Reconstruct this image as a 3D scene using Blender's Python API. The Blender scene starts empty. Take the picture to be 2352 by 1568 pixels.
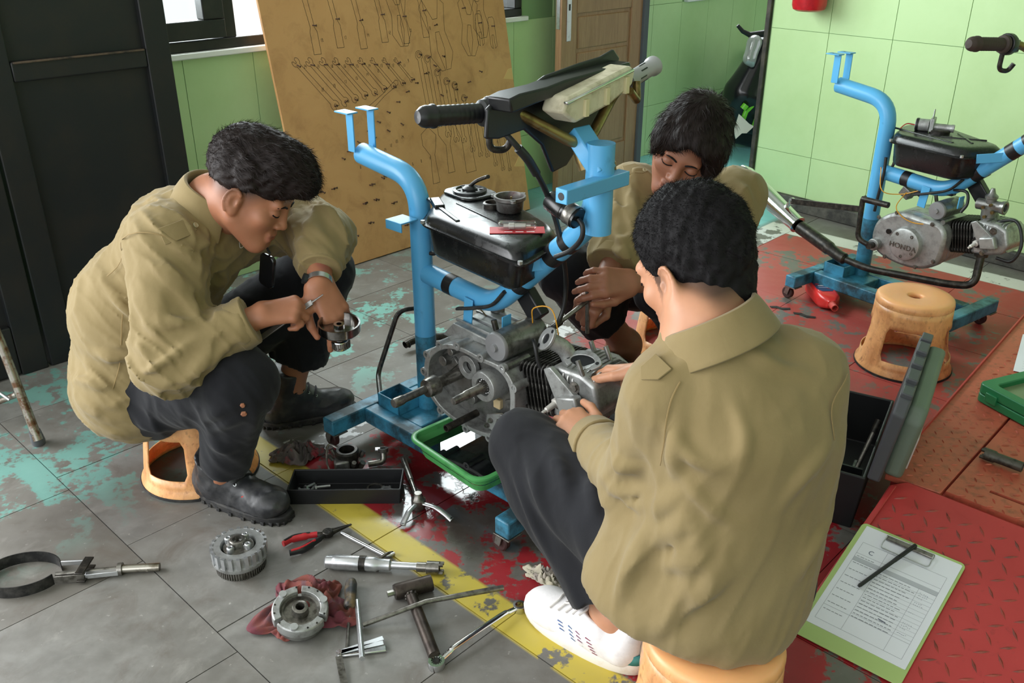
import bpy, bmesh, math, random
import numpy as np
from mathutils import Vector, Matrix, Quaternion

scene = bpy.context.scene
# ---------------------------------------------------------------- camera
cam_data = bpy.data.cameras.new('camera'); cam = bpy.data.objects.new('camera', cam_data)
scene.collection.objects.link(cam)
cam_data.sensor_width = 36.0; cam_data.lens = 31.607; cam_data.clip_start = 0.05
cam.location = (0, 0, 1.35); cam.rotation_euler = (math.radians(90 - 25.477), 0, 0)
scene.camera = cam
# ---------------------------------------------------------------- world: even overcast sky
world = bpy.data.worlds.new('overcast_sky'); scene.world = world; world.use_nodes = True
wb = world.node_tree.nodes['Background']; wb.inputs[0].default_value = (0.93, 0.97, 1.0, 1); wb.inputs[1].default_value = 1.0
# ---------------------------------------------------------------- exposure
scene.cycles.max_bounces = 7; scene.cycles.diffuse_bounces = 4; scene.cycles.glossy_bounces = 3; scene.cycles.transmission_bounces = 3; scene.cycles.transparent_max_bounces = 6
vs = scene.view_settings
vs.view_transform = 'Standard'; vs.look = 'None'; vs.gamma = 1.0; vs.use_curve_mapping = False; vs.exposure = 0.43

# ---------------------------------------------------------------- directions of the room
A = Vector((0.7234, -0.6905, 0))      # along the yellow line, towards the camera's right
B = Vector((0.6905, 0.7234, 0))       # away from the camera, to the right
Z = Vector((0, 0, 1))
def AB(a, b, z=0.0): return A * a + B * b + Z * z

def area(name, loc, aim, sx, sy, power, col):
    l = bpy.data.lights.new(name, 'AREA'); l.shape = 'RECTANGLE'; l.size = sx; l.size_y = sy; l.energy = power; l.color = col
    o = bpy.data.objects.new(name, l); scene.collection.objects.link(o); o.location = loc
    o.rotation_euler = (Vector(aim) - Vector(loc)).to_track_quat('-Z', 'Y').to_euler(); o['kind'] = 'helper'
    return o
# daylight entering by the wide entrance on the left, by the windows in the far wall and by the open front
area('daylight_entrance', tuple(AB(-3.30, -0.72, 1.25)), tuple(AB(-0.6, 0.9, 0.5)), 1.9, 2.2, 96, (0.97, 0.985, 1.0))
area('daylight_window', tuple(AB(-3.42, 1.75, 1.60)), tuple(AB(-0.9, 2.0, 0.25)), 3.1, 1.25, 175, (0.93, 0.97, 1.0))
area('daylight_far_window', tuple(AB(-3.42, 5.4, 1.55)), tuple(AB(-2.0, 5.0, 0.2)), 1.0, 1.2, 45, (0.95, 0.98, 1.0))
area('daylight_front', tuple(AB(-0.6, -2.9, 1.7)), tuple(AB(-1.2, 2.5, 0.5)), 3.4, 2.2, 46, (0.98, 0.99, 1.0))

# ================================================================ helpers
COL = scene.collection
R = random.Random(7)
def link(o, parent=None):
    COL.objects.link(o)
    if parent is not None: o.parent = parent
    return o
def tag(o, label=None, cat=None, group=None, kind=None):
    if label: o['label'] = label
    if cat: o['category'] = cat
    if group: o['group'] = group
    if kind: o['kind'] = kind
    return o
def empty(name, loc=(0, 0, 0), rz=0.0, label=None, cat=None, group=None, kind=None):
    o = bpy.data.objects.new(name, None); COL.objects.link(o); o.empty_display_size = 0.05
    o.location = loc; o.rotation_euler = (0, 0, rz)
    return tag(o, label, cat, group, kind)
def frame_empty(name, M, label=None, cat=None, group=None, kind=None):
    o = bpy.data.objects.new(name, None); COL.objects.link(o); o.empty_display_size = 0.05
    o.matrix_world = M
    return tag(o, label, cat, group, kind)
def basis(o, x, y, z):
    return Matrix(((x[0], y[0], z[0], o[0]), (x[1], y[1], z[1], o[1]), (x[2], y[2], z[2], o[2]), (0, 0, 0, 1)))
def copy_tree(o, parent=None):
    c = o.copy(); COL.objects.link(c)
    if parent is not None: c.parent = parent
    for ch in o.children: copy_tree(ch, c)
    return c
V = Vector

class MB:
    """collects shapes; build() links them as one mesh object"""
    def __init__(s): s.v = []; s.f = []
    def add(s, vs, fs):
        o = len(s.v); s.v += [tuple(x) for x in vs]; s.f += [tuple(i + o for i in f) for f in fs]; return s
    def box(s, c, size, M=None):
        x, y, z = (k / 2 for k in size); P = [V((a * x, b * y, d * z)) for d in (-1, 1) for b in (-1, 1) for a in (-1, 1)]
        P = [(M @ p if M else p) + V(c) for p in P]
        return s.add(P, [(0, 2, 3, 1), (4, 5, 7, 6), (0, 1, 5, 4), (2, 6, 7, 3), (0, 4, 6, 2), (1, 3, 7, 5)])
    def bar(s, p, q, w, h, up=(0, 0, 1)):
        p, q = V(p), V(q); d = q - p; L = d.length; d.normalize(); u = V(up); sd = d.cross(u)
        if sd.length < 1e-5: sd = d.cross(V((1, 0, 0)))
        sd.normalize(); u = sd.cross(d); M = Matrix((sd, d, u)).transposed()
        return s.box((p + q) / 2, (w, L, h), M)
    def cyl(s, p, q, r, r2=None, n=20, caps=True):
        return s.tube([p, q], [r, r if r2 is None else r2], n, caps)
    def tube(s, pts, rad, n=12, caps=True, flat=None, closed=False):
        P = [V(p) for p in pts]; m = len(P)
        if not hasattr(rad, '__len__'): rad = [rad] * m
        T = []
        for i in range(m):
            if closed: t = P[(i + 1) % m] - P[i - 1]
            else: t = (P[min(i + 1, m - 1)] - P[max(i - 1, 0)])
            T.append(t.normalized() if t.length > 1e-9 else V((0, 0, 1)))
        u = T[0].cross(V((0, 0, 1)))
        if u.length < 1e-3: u = T[0].cross(V((0, 1, 0)))
        u.normalize(); vs = []; fl = flat or 1.0
        for i in range(m):
            u = (u - T[i] * u.dot(T[i])).normalized(); w = T[i].cross(u)
            for k in range(n):
                a = 2 * math.pi * k / n
                vs.append(P[i] + (u * math.cos(a) + w * math.sin(a) * fl) * rad[i])
        fs = []
        for i in range(m if closed else m - 1):
            i2 = (i + 1) % m
            for k in range(n):
                k2 = (k + 1) % n; fs.append((i * n + k, i2 * n + k, i2 * n + k2, i * n + k2)[::-1])
        if caps and not closed:
            fs.append(tuple(range(n))); fs.append(tuple((m - 1) * n + k for k in range(n))[::-1])
        return s.add(vs, fs)
    def lathe(s, prof, o=(0, 0, 0), ax=(0, 0, 1), n=32, closed=False, arc=None, ref=None):
        ax = V(ax).normalized(); u = V(ref) if ref else (ax.cross(V((0, 0, 1))) if abs(ax.z) < .9 else ax.cross(V((1, 0, 0))))
        u = (u - ax * u.dot(ax)).normalized(); w = ax.cross(u); o = V(o); vs = []
        a0, a1 = arc or (0, 2 * math.pi); nn = n if not arc else n + 1
        for r, h in prof:
            for k in range(nn):
                a = a0 + (a1 - a0) * k / n; vs.append(o + ax * h + (u * math.cos(a) + w * math.sin(a)) * r)
        fs = []; m = len(prof)
        for i in range(m if closed else m - 1):
            i2 = (i + 1) % m
            for k in range(n):
                k2 = (k + 1) % nn; fs.append((i * nn + k, i * nn + k2, i2 * nn + k2, i2 * nn + k))
        return s.add(vs, fs)
    def prism(s, poly, thick, M=None, hole=None):
        """polygon (x,y) extruded along local z from 0 to thick; optional hole polygon with the same count"""
        n = len(poly); M = M or Matrix.Identity(4)
        if hole is None:
            vs = [M @ V((x, y, 0)) for x, y in poly] + [M @ V((x, y, thick)) for x, y in poly]
            fs = [tuple(range(n))[::-1], tuple(range(n, 2 * n))] + [(k, (k + 1) % n, n + (k + 1) % n, n + k) for k in range(n)]
        else:
            vs = [M @ V((x, y, z)) for z in (0, thick) for pl in (poly, hole) for x, y in pl]
            fs = []
            for k in range(n):
                j = (k + 1) % n
                fs += [(k, n + k, n + j, j), (2 * n + k, 2 * n + j, 3 * n + j, 3 * n + k), (k, j, 2 * n + j, 2 * n + k), (n + k, 3 * n + k, 3 * n + j, n + j)]
        return s.add(vs, fs)
    def ball(s, c, r, sc=(1, 1, 1), n=16, m=10):
        c = V(c); vs = [c + V((0, 0, r * sc[2]))]
        for i in range(1, m):
            t = math.pi * i / m
            for k in range(n):
                a = 2 * math.pi * k / n; vs.append(c + V((r * sc[0] * math.sin(t) * math.cos(a), r * sc[1] * math.sin(t) * math.sin(a), r * sc[2] * math.cos(t))))
        vs.append(c - V((0, 0, r * sc[2]))); L = len(vs) - 1; fs = []
        for k in range(n): fs += [(0, 1 + k, 1 + (k + 1) % n), (L, L - n + (k + 1) % n, L - n + k)]
        for i in range(m - 2):
            for k in range(n):
                p = 1 + i * n; fs.append((p + k, p + n + k, p + n + (k + 1) % n, p + (k + 1) % n))
        return s.add(vs, fs)
    def mesh(s, name, smooth=40):
        me = bpy.data.meshes.new(name); me.from_pydata(s.v, [], s.f)
        bm = bmesh.new(); bm.from_mesh(me); bmesh.ops.recalc_face_normals(bm, faces=bm.faces); bm.to_mesh(me); bm.free()
        if smooth:
            me.shade_smooth(); me.set_sharp_from_angle(angle=math.radians(smooth))
        return me
    def build(s, name, mat, parent=None, smooth=40, bevel=0.0, seg=2):
        me = s.mesh(name, smooth); me.materials.append(mat)
        o = bpy.data.objects.new(name, me); link(o, parent)
        if bevel:
            m = o.modifiers.new('bevel', 'BEVEL'); m.width = bevel; m.segments = seg; m.limit_method = 'ANGLE'; m.angle_limit = math.radians(35)
            m.harden_normals = False
        return o
def bend(pts, r, n=6):
    """polyline with its inner corners rounded by radius r"""
    P = [V(p) for p in pts]; out = [P[0]]
    for i in range(1, len(P) - 1):
        a, b, c = P[i - 1], P[i], P[i + 1]; d1 = (a - b); d2 = (c - b); l = min(r, d1.length * .48, d2.length * .48)
        s_, e = b + d1.normalized() * l, b + d2.normalized() * l
        for k in range(n + 1):
            t = k / n; out.append(s_ * (1 - t) ** 2 + b * 2 * t * (1 - t) + e * t * t)
    return out + [P[-1]]
def smooth_path(pts, n=6):
    """Catmull-Rom through points"""
    P = [V(p) for p in pts]; Q = [P[0] * 2 - P[1]] + P + [P[-1] * 2 - P[-2]]; out = []
    for i in range(1, len(Q) - 2):
        for k in range(n):
            t = k / n; a, b, c, d = Q[i - 1:i + 3]
            out.append(.5 * ((2 * b) + (c - a) * t + (2 * a - 5 * b + 4 * c - d) * t * t + (3 * b - a - 3 * c + d) * t ** 3))
    return out + [P[-1]]
def rrect(w, h, r, n=5):
    out = []
    for cx, cy, a0 in ((w / 2 - r, h / 2 - r, 0), (-w / 2 + r, h / 2 - r, 90), (-w / 2 + r, -h / 2 + r, 180), (w / 2 - r, -h / 2 + r, 270)):
        for k in range(n + 1):
            a = math.radians(a0 + 90 * k / n); out.append((cx + r * math.cos(a), cy + r * math.sin(a)))
    return out

# ---------------------------------------------------------------- materials
def new_mat(name):
    m = bpy.data.materials.new(name); m.use_nodes = True; nt = m.node_tree
    return m, nt, nt.nodes['Principled BSDF']
def nd(nt, typ, **kw):
    n = nt.nodes.new(typ)
    for k, v in kw.items():
        if k.startswith('_'): setattr(n, k[1:], v)
        else: n.inputs[k.replace('__', ' ')].default_value = v
    return n
def lk(nt, a, b): nt.links.new(a, b)
def ramp(nt, fac, p0, p1, c0=(0, 0, 0, 1), c1=(1, 1, 1, 1)):
    r = nt.nodes.new('ShaderNodeValToRGB'); r.color_ramp.elements[0].position = p0; r.color_ramp.elements[1].position = p1
    r.color_ramp.elements[0].color = c0; r.color_ramp.elements[1].color = c1; lk(nt, fac, r.inputs[0]); return r.outputs[0]
def mixc(nt, fac, a, b, mode='MIX'):
    m = nt.nodes.new('ShaderNodeMix'); m.data_type = 'RGBA'; m.blend_type = mode
    for i, x in ((6, a), (7, b)):
        if isinstance(x, tuple): m.inputs[i].default_value = x if len(x) == 4 else (*x, 1)
        else: lk(nt, x, m.inputs[i])
    if isinstance(fac, (int, float)): m.inputs[0].default_value = fac
    else: lk(nt, fac, m.inputs[0])
    return m.outputs[2]
def math_(nt, op, a, b=None):
    m = nt.nodes.new('ShaderNodeMath'); m.operation = op
    for i, x in ((0, a), (1, b)):
        if x is None: continue
        if isinstance(x, (int, float)): m.inputs[i].default_value = x
        else: lk(nt, x, m.inputs[i])
    return m.outputs[0]
def noise(nt, co, scale, detail=4, rough=.55, dist=0.0):
    n = nd(nt, 'ShaderNodeTexNoise', Scale=scale, Detail=detail, Roughness=rough, Distortion=dist)
    if co is not None: lk(nt, co, n.inputs['Vector'])
    return n.outputs[0]
def bump(nt, bsdf, h, strength=.3, dist=.002):
    b = nd(nt, 'ShaderNodeBump', Strength=strength, Distance=dist); lk(nt, h, b.inputs['Height']); lk(nt, b.outputs[0], bsdf.inputs['Normal'])
def mat(name, col, rough=.5, metal=0.0, col2=None, scale=18, lo=.45, hi=.65, bmp=0.0, bscale=120, bdist=.001, spec=.5, coat=0.0, rough2=None, trans=0.0, world=False, streak=None):
    """a surface of one colour with stains of a second one, fine relief and gloss"""
    m, nt, b = new_mat(name)
    b.inputs['Roughness'].default_value = rough; b.inputs['Metallic'].default_value = metal; b.inputs['Specular IOR Level'].default_value = spec
    b.inputs['Coat Weight'].default_value = coat; b.inputs['Base Color'].default_value = (*col, 1)
    if trans: b.inputs['Transmission Weight'].default_value = trans
    co = None
    if col2 or bmp or rough2 is not None:
        co = nt.nodes.new('ShaderNodeNewGeometry').outputs['Position'] if world else nt.nodes.new('ShaderNodeTexCoord').outputs['Object']
        if streak:
            mp = nd(nt, 'ShaderNodeMapping', Scale=streak); lk(nt, co, mp.inputs[0]); co = mp.outputs[0]
    if col2:
        f = ramp(nt, noise(nt, co, scale, 6, .65), lo, hi); lk(nt, mixc(nt, f, col, col2), b.inputs['Base Color'])
        if rough2 is not None:
            r = nt.nodes.new('ShaderNodeMapRange'); lk(nt, f, r.inputs[0]); r.inputs[3].default_value = rough; r.inputs[4].default_value = rough2; lk(nt, r.outputs[0], b.inputs['Roughness'])
    if bmp: bump(nt, b, noise(nt, co, bscale, 3), bmp, bdist)
    return m
def attr_mat(name, col, col2, attr, rough=.5, bmp=0, bscale=200, bdist=.0008, sss=0.0, spec=.5):
    """two colours of one thing, mixed by a mesh attribute (lips, nails, stubble)"""
    m, nt, b = new_mat(name); at = nd(nt, 'ShaderNodeAttribute'); at.attribute_name = attr
    co = nt.nodes.new('ShaderNodeTexCoord').outputs['Object']
    base = mixc(nt, ramp(nt, noise(nt, co, 22, 4), .3, .7), tuple(c * .92 for c in col), tuple(min(1, c * 1.08) for c in col))
    st = nd(nt, 'ShaderNodeAttribute'); st.attribute_name = 'stubble'
    lk(nt, mixc(nt, st.outputs['Fac'], mixc(nt, at.outputs['Fac'], base, col2), (.022, .016, .014)), b.inputs['Base Color']); b.inputs['Roughness'].default_value = rough; b.inputs['Specular IOR Level'].default_value = spec
    if sss:
        b.inputs['Subsurface Weight'].default_value = sss; b.inputs['Subsurface Radius'].default_value = (.012, .005, .003); b.inputs['Subsurface Scale'].default_value = 1.0
    if bmp: bump(nt, b, noise(nt, co, bscale, 3), bmp, bdist)
    return m

def hx(s):
    s = s.lstrip('#'); c = [int(s[i:i + 2], 16) / 255 for i in (0, 2, 4)]
    return tuple(x / 12.92 if x <= .04045 else ((x + .055) / 1.055) ** 2.4 for x in c)

# ================================================================ floor
def floor_material():
    m, nt, b = new_mat('painted_terrazzo')
    pos = nt.nodes.new('ShaderNodeNewGeometry').outputs['Position']
    def dot(v):
        d = nd(nt, 'ShaderNodeVectorMath', _operation='DOT_PRODUCT'); lk(nt, pos, d.inputs[0]); d.inputs[1].default_value = v; return d.outputs['Value']
    a, be = dot(tuple(A)), dot(tuple(B))
    def band(x, lo, hi, soft=.004):      # 1 inside lo..hi
        r1 = nd(nt, 'ShaderNodeMapRange'); lk(nt, x, r1.inputs[0]); r1.inputs[1].default_value = lo - soft; r1.inputs[2].default_value = lo + soft
        r2 = nd(nt, 'ShaderNodeMapRange'); lk(nt, x, r2.inputs[0]); r2.inputs[1].default_value = hi - soft; r2.inputs[2].default_value = hi + soft
        return math_(nt, 'SUBTRACT', r1.outputs[0], r2.outputs[0])
    n1 = noise(nt, pos, 3.2, 8, .62); n2 = noise(nt, pos, 13, 6, .6); n3 = noise(nt, pos, 55, 5, .6); n4 = noise(nt, pos, 1.1, 3, .5)
    oi = nt.nodes.new('ShaderNodeObjectInfo').outputs['Random']
    grey = mixc(nt, ramp(nt, n2, .35, .7), hx('#72716d'), hx('#8a8985'))
    grey = mixc(nt, ramp(nt, n1, .42, .68), grey, hx('#66635d'))
    grey = mixc(nt, math_(nt, 'MULTIPLY', oi, .6), grey, hx('#5c574f')); n5 = noise(nt, pos, 7.5, 7, .7, .8)
    grey = mixc(nt, math_(nt, 'MULTIPLY', ramp(nt, n5, .52, .72), .55), grey, hx('#55493f')); grey = mixc(nt, math_(nt, 'MULTIPLY', ramp(nt, n5, .30, .42, (1, 1, 1, 1), (0, 0, 0, 1)), .35), grey, hx('#9a9892'))
    grey = mixc(nt, ramp(nt, n3, .66, .74), grey, hx('#a19f99'))
    def over(base, mask, lo, hi, nz, col, col2=None):
        f = math_(nt, 'MULTIPLY', mask, ramp(nt, nz, lo, hi))
        c = col if col2 is None else mixc(nt, ramp(nt, n1, .4, .65), col, col2)
        return mixc(nt, f, base, c), f
    nn = mixc(nt, .42, n1, n2); nn = mixc(nt, .16, nn, n3)
    # worn turquoise paint on the far left, whole in the room beyond
    tq, _ = over(grey, math_(nt, 'MULTIPLY', band(a, -3.3, -2.08, .16), band(be, .95, 2.25, .25)), .53, .555, nn, hx('#6aa096'), hx('#74a89e'))
    tq, _ = over(tq, math_(nt, 'MULTIPLY', band(a, -3.3, -2.02, .14), band(be, -1.5, 1.0, .15)), .498, .525, nn, hx('#5f8d84'), hx('#6b978e'))
    tq, _ = over(tq, math_(nt, 'MULTIPLY', band(a, -4, -1.98, .02), band(be, 3.3, 9, .2)), .38, .42, nn, hx('#79bfc0'), hx('#86c9cc'))
    # red working area
    red_zone = math_(nt, 'MULTIPLY', band(a, -1.845, 4), band(be, 1.094, 3.78))
    rd, rf = over(tq, math_(nt, 'MULTIPLY', red_zone, band(be, 0, 2.3, .4)), .475, .50, nn, hx('#a8202a'), hx('#8f1d26'))
    rd, rf2 = over(rd, math_(nt, 'MULTIPLY', red_zone, band(be, 2.3, 5, .4)), .455, .485, nn, hx('#b04a44'), hx('#a53a38'))
    gr, _ = over(rd, math_(nt, 'MULTIPLY', band(a, -.95, -.6, .1), band(be, 2.5, 3.3, .2)), .55, .58, nn, hx('#4a6a60'))
    # white and yellow lines
    wl = math_(nt, 'MULTIPLY', band(a, -1.965, -1.842), band(be, 1.1, 3.8)); wh, wf = over(gr, wl, .50, .52, n2, hx('#cfd0d0'))
    wl2 = math_(nt, 'MULTIPLY', band(a, -1.97, 4), band(be, 3.78, 3.9)); wh, wf2 = over(wh, wl2, .36, .40, n2, hx('#d6d6d0'))
    yl = math_(nt, 'MULTIPLY', band(a, -2.25, 4), band(be, 1.016, 1.096)); ye, yf = over(wh, yl, .435, .455, nn, hx('#cdb83c'), hx('#c4b254'))
    # oil spilled around the drain pan and the engine
    def blob(c, r0, r1):
        d = nd(nt, 'ShaderNodeVectorMath', _operation='DISTANCE'); lk(nt, pos, d.inputs[0]); d.inputs[1].default_value = c
        x = math_(nt, 'ADD', d.outputs['Value'], math_(nt, 'MULTIPLY', math_(nt, 'SUBTRACT', n1, .5), .5))
        r = nd(nt, 'ShaderNodeMapRange'); lk(nt, x, r.inputs[0]); r.inputs[1].default_value = r1; r.inputs[2].default_value = r0; return r.outputs[0]
    oil = math_(nt, 'MAXIMUM', blob((-0.1881, 1.9482, 0), .10, .24), blob((-0.028, 1.8177, 0), .06, .16))
    stain = math_(nt, 'MAXIMUM', oil, math_(nt, 'MULTIPLY', blob((-0.9512, 1.9287, 0), .1, .3), .55))
    ye = mixc(nt, math_(nt, 'MULTIPLY', stain, .68), ye, hx('#2a1d1c'))
    dirt = mixc(nt, math_(nt, 'MULTIPLY', ramp(nt, n4, .5, .75), .35), ye, hx('#4f4a45'))
    lk(nt, dirt, b.inputs['Base Color'])
    paint = math_(nt, 'MAXIMUM', math_(nt, 'MAXIMUM', rf, yf), wf)
    ro = nd(nt, 'ShaderNodeMapRange'); lk(nt, n2, ro.inputs[0]); ro.inputs[3].default_value = .34; ro.inputs[4].default_value = .62
    lk(nt, math_(nt, 'SUBTRACT', ro.outputs[0], math_(nt, 'MULTIPLY', oil, .38)), b.inputs['Roughness'])
    b.inputs['Specular IOR Level'].default_value = .45
    h = math_(nt, 'ADD', math_(nt, 'MULTIPLY', n3, .35), math_(nt, 'MULTIPLY', paint, .5))
    bump(nt, b, h, .22, .0012)
    return m
M_FLOOR = floor_material()
M_JOINT = mat('floor_joint', hx('#5d534a'), .9, col2=hx('#77685a'), scale=30, world=True)
f = MB(); c0 = AB(-0.2, 2.4, -0.03); f.box(c0, (7.2, 9.0, .05), Matrix((A, B, Z)).transposed())
FLOOR = tag(f.build('floor', M_JOINT, smooth=0), 'grey terrazzo tiled floor with worn red, turquoise and yellow paint', kind='structure')
tile = MB(); tile.box((0, 0, -.004), (.4075, .4075, .008)); tile_me = tile.mesh('tile', 0); tile_me.materials.append(M_FLOOR)
ROTF = Matrix((A, B, Z)).transposed().to_euler()
n_t = 0
for i in range(-5, 8):
    for j in range(-1, 15):
        aa = -1.43 + .41 * (i - .5); bb = .61 + .41 * (j + .5) - .41
        if bb < .61: aa += .08
        p = AB(aa, bb)
        # keep what lies in or close to the view
        if p.y < .75 or abs(p.x) > .62 * p.y + .95 or aa < -3.5 and bb < 4 or n_t > 290: continue
        t = bpy.data.objects.new('tile', tile_me); link(t, FLOOR); t.location = p + Z * (R.random() * .0012 - .0006); t.rotation_euler = ROTF; n_t += 1

# ================================================================ far wall with the windows
M_GREEN = mat('green_wall_paint', hx('#bad8a0'), .38, col2=hx('#adcc90'), scale=2.2, lo=.4, hi=.75, bmp=.12, bscale=26, bdist=.003, world=True)
M_GREENJ = mat('green_wall_joint', hx('#7d9f6e'), .8)
M_CEIL = mat('white_ceiling', hx('#d8d8d2'), .9)
M_BLACKW = mat('black_painted_wood', hx('#1b1d1e'), .42, col2=hx('#2b2a28'), scale=9, bmp=.15, bscale=60)
M_SILL = mat('white_sill_paint', hx('#e4e6e4'), .5)
def wbox(mb, a0, a1, b0, b1, z0, z1):
    return mb.box(AB((a0 + a1) / 2, (b0 + b1) / 2, (z0 + z1) / 2), (abs(a1 - a0), abs(b1 - b0), abs(z1 - z0)), Matrix((A, B, Z)).transposed())
W = -3.208
w = MB()
wbox(w, W, W - .15, .2, 6.6, 0, .872); wbox(w, W, W - .15, -2.2, -1.75, 0, 2.4)
wbox(w, W, W - .15, .2, 6.6, 2.2, 3.1); wbox(w, W, W - .15, -2.2, .2, 2.4, 3.1)
for b0, b1 in ((3.42, 4.88), (5.9, 6.6)): wbox(w, W, W - .15, b0, b1, .872, 2.2)
WALL_B = tag(w.build('wall_back', M_GREENJ, smooth=0), kind='structure')
def wall_tiles(parent, org, du, nrm, cols, rows, skip=None, gap=.0024, th=.004):
    """thin tiles standing a little proud of the joints"""
    cache = {}
    for (u0, u1) in cols:
        for (z0, z1) in rows:
            if skip and skip(u0, u1, z0, z1): continue
            k = (round(u1 - u0, 3), round(z1 - z0, 3))
            if k not in cache:
                mb = MB(); mb.box((0, 0, 0), (k[0] - gap, th, k[1] - gap)); me = mb.mesh('wall_tile', 0); me.materials.append(M_GREEN); cache[k] = me
            o = bpy.data.objects.new('wall_tile', cache[k]); link(o, parent)
            o.location = V(org) + V(du) * ((u0 + u1) / 2) + V(nrm) * (th / 2) + Z * ((z0 + z1) / 2)
            o.rotation_euler = (0, 0, math.atan2(du[1], du[0]))
cols = [(1.33 + .2913 * k, 1.33 + .2913 * (k + 1)) for k in range(16)]
wall_tiles(WALL_B, AB(W, 0), B, A, cols, [(.0, .30), (.30, .872), (.872, 1.45)],
           skip=lambda u0, u1, z0, z1: z0 > .8 and not (3.4 < u0 < 4.8))
# window frames, sashes and panes
m, nt, bs = new_mat('window_glass')
gl = nd(nt, 'ShaderNodeBsdfGlossy', Roughness=.02); tr = nd(nt, 'ShaderNodeBsdfTransparent'); tr.inputs[0].default_value = (.93, .96, .95, 1)
mx = nd(nt, 'ShaderNodeMixShader'); mx.inputs[0].default_value = .06; lk(nt, tr.outputs[0], mx.inputs[1]); lk(nt, gl.outputs[0], mx.inputs[2])
lk(nt, mx.outputs[0], nt.nodes['Material Output'].inputs[0]); M_GLASS = m
def window(name, b0, b1, mull):
    f = MB(); d0, d1 = W + .012, W - .09
    wbox(f, d0, d1, b0, b1, .893, .93); wbox(f, d0, d1, b0, b1, 2.15, 2.2)
    for x in mull + [b0 + .025, b1 - .025]: wbox(f, d0, d1, x - .024, x + .024, .93, 2.15)
    o = tag(f.build(name, M_BLACKW, bevel=.004), kind='structure')
    s = MB(); wbox(s, W + .03, W - .15, b0 - .03, b1 + .03, .870, .8925); s.build('window_sill', M_SILL, o, bevel=.004)
    edges = [b0 + .05] + sorted(mull) + [b1 - .05]
    for k in range(len(edges) - 1):
        e0, e1 = edges[k] + .024 * (k > 0), edges[k + 1] - .024 * (k < len(edges) - 2)
        g = MB(); wbox(g, W - .045, W - .049, e0, e1, .93, 2.15); g.build('pane', M_GLASS, o, smooth=0)
    return o
win1 = window('window_1', .2, 3.42, [.78, 1.30, 1.827, 2.28, 2.74, 3.16])
window('window_2', 4.88, 5.9, [5.4])
# casement sash standing in the second light, a black frame round its own pane
sa = MB(); e0, e1 = 1.33, 1.80
wbox(sa, W + .03, W - .02, e0, e1, .935, 1.0); wbox(sa, W + .03, W - .02, e0, e1, 2.06, 2.14)
wbox(sa, W + .03, W - .02, e0, e0 + .075, 1.0, 2.06); wbox(sa, W + .03, W - .02, e1 - .085, e1, 1.0, 2.06)
sa.build('sash', M_BLACKW, win1, bevel=.004)

# ================================================================ right wall, its plinth, ceiling
RD = V((.647, -.7625, 0)); RN = V((-.7625, -.647, 0)); R0 = V((1.253, 4.579, 0))
w = MB(); w.box(R0 + RD * 1.9 - RN * .06 + Z * 1.55, (3.8, .12, 3.1), Matrix((RD, RN, Z)).transposed())
WALL_R = tag(w.build('wall_right', M_GREENJ, smooth=0), kind='structure')
cols = [(.006 + .3115 * k, .006 + .3115 * (k + 1)) for k in range(9)]
wall_tiles(WALL_R, R0, RD, RN, cols, [(.07, .273), (.273, .851), (.851, 1.43)])
M_PLINTH = mat('dark_plinth', hx('#58574f'), .7, col2=hx('#2f2f2c'), scale=14, lo=.35, hi=.6, bmp=.4, bscale=60, world=True)
b = MB(); b.box(R0 + RD * 1.9 + RN * .012 + Z * .035, (3.8, .03, .07), Matrix((RD, RN, Z)).transposed())
tag(b.build('baseboard_right', M_PLINTH, bevel=.006), kind='structure')
M_EDGE = mat('dark_door_jamb', hx('#2b2a26'), .6, col2=hx('#4a453c'), scale=20)
t = MB(); t.box(R0 - RD * .012 - RN * .055 + Z * 1.1, (.024, .15, 2.2), Matrix((RD, RN, Z)).transposed())
tag(t.build('trim_1', M_EDGE, bevel=.003), kind='structure')
t = MB(); wbox(t, -3.03, -3.2, 4.215, 4.255, 0, 2.15)
tag(t.build('trim_2', mat('grey_jamb', hx('#4c5257'), .6), bevel=.003), kind='structure')
c = MB(); c.box(AB(-.2, 2.4, 3.13), (7.2, 9.0, .06), Matrix((A, B, Z)).transposed())
tag(c.build('ceiling', M_CEIL, smooth=0), kind='structure')
w = MB(); wbox(w, 3.3, 3.4, -2.2, 4.2, 0, 3.1); tag(w.build('wall_front', M_GREEN, smooth=0), kind='structure')
# room beyond: its end wall
w = MB(); wbox(w, W, W + 2.4, 6.6, 6.7, 0, 3.1); tag(w.build('wall_beyond', M_GREEN, smooth=0), kind='structure')

# ================================================================ open brown panelled door
def wood(name, c1, c2, c3, rough=.45, scale=3.0, stretch=(1, 12, 1)):
    m, nt, b = new_mat(name); co = nt.nodes.new('ShaderNodeTexCoord').outputs['Object']
    mp = nd(nt, 'ShaderNodeMapping', Scale=stretch); lk(nt, co, mp.inputs[0])
    g = noise(nt, mp.outputs[0], scale, 8, .6, 1.2); g2 = noise(nt, mp.outputs[0], scale * 6, 6, .65, .5); st = noise(nt, co, 2.3, 4, .6)
    c = mixc(nt, ramp(nt, g, .35, .68), c1, c2); c = mixc(nt, math_(nt, 'MULTIPLY', ramp(nt, g2, .5, .72), .5), c, c3)
    c = mixc(nt, math_(nt, 'MULTIPLY', ramp(nt, st, .55, .75), .45), c, c3)
    lk(nt, c, b.inputs['Base Color']); b.inputs['Roughness'].default_value = rough; bump(nt, b, g2, .08, .001); return m
M_DOOR = wood('brown_door_wood', hx('#a07e5c'), hx('#8f6d4d'), hx('#6f523a'), .42, 2.5, (14, 14, 1))
DM = basis(AB(-3.05, 3.545), B, -A, Z)     # local x along the door, y into it, z up
door = frame_empty('door_1', DM, 'brown panelled wooden door standing open against green wall', kind='structure')
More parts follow.
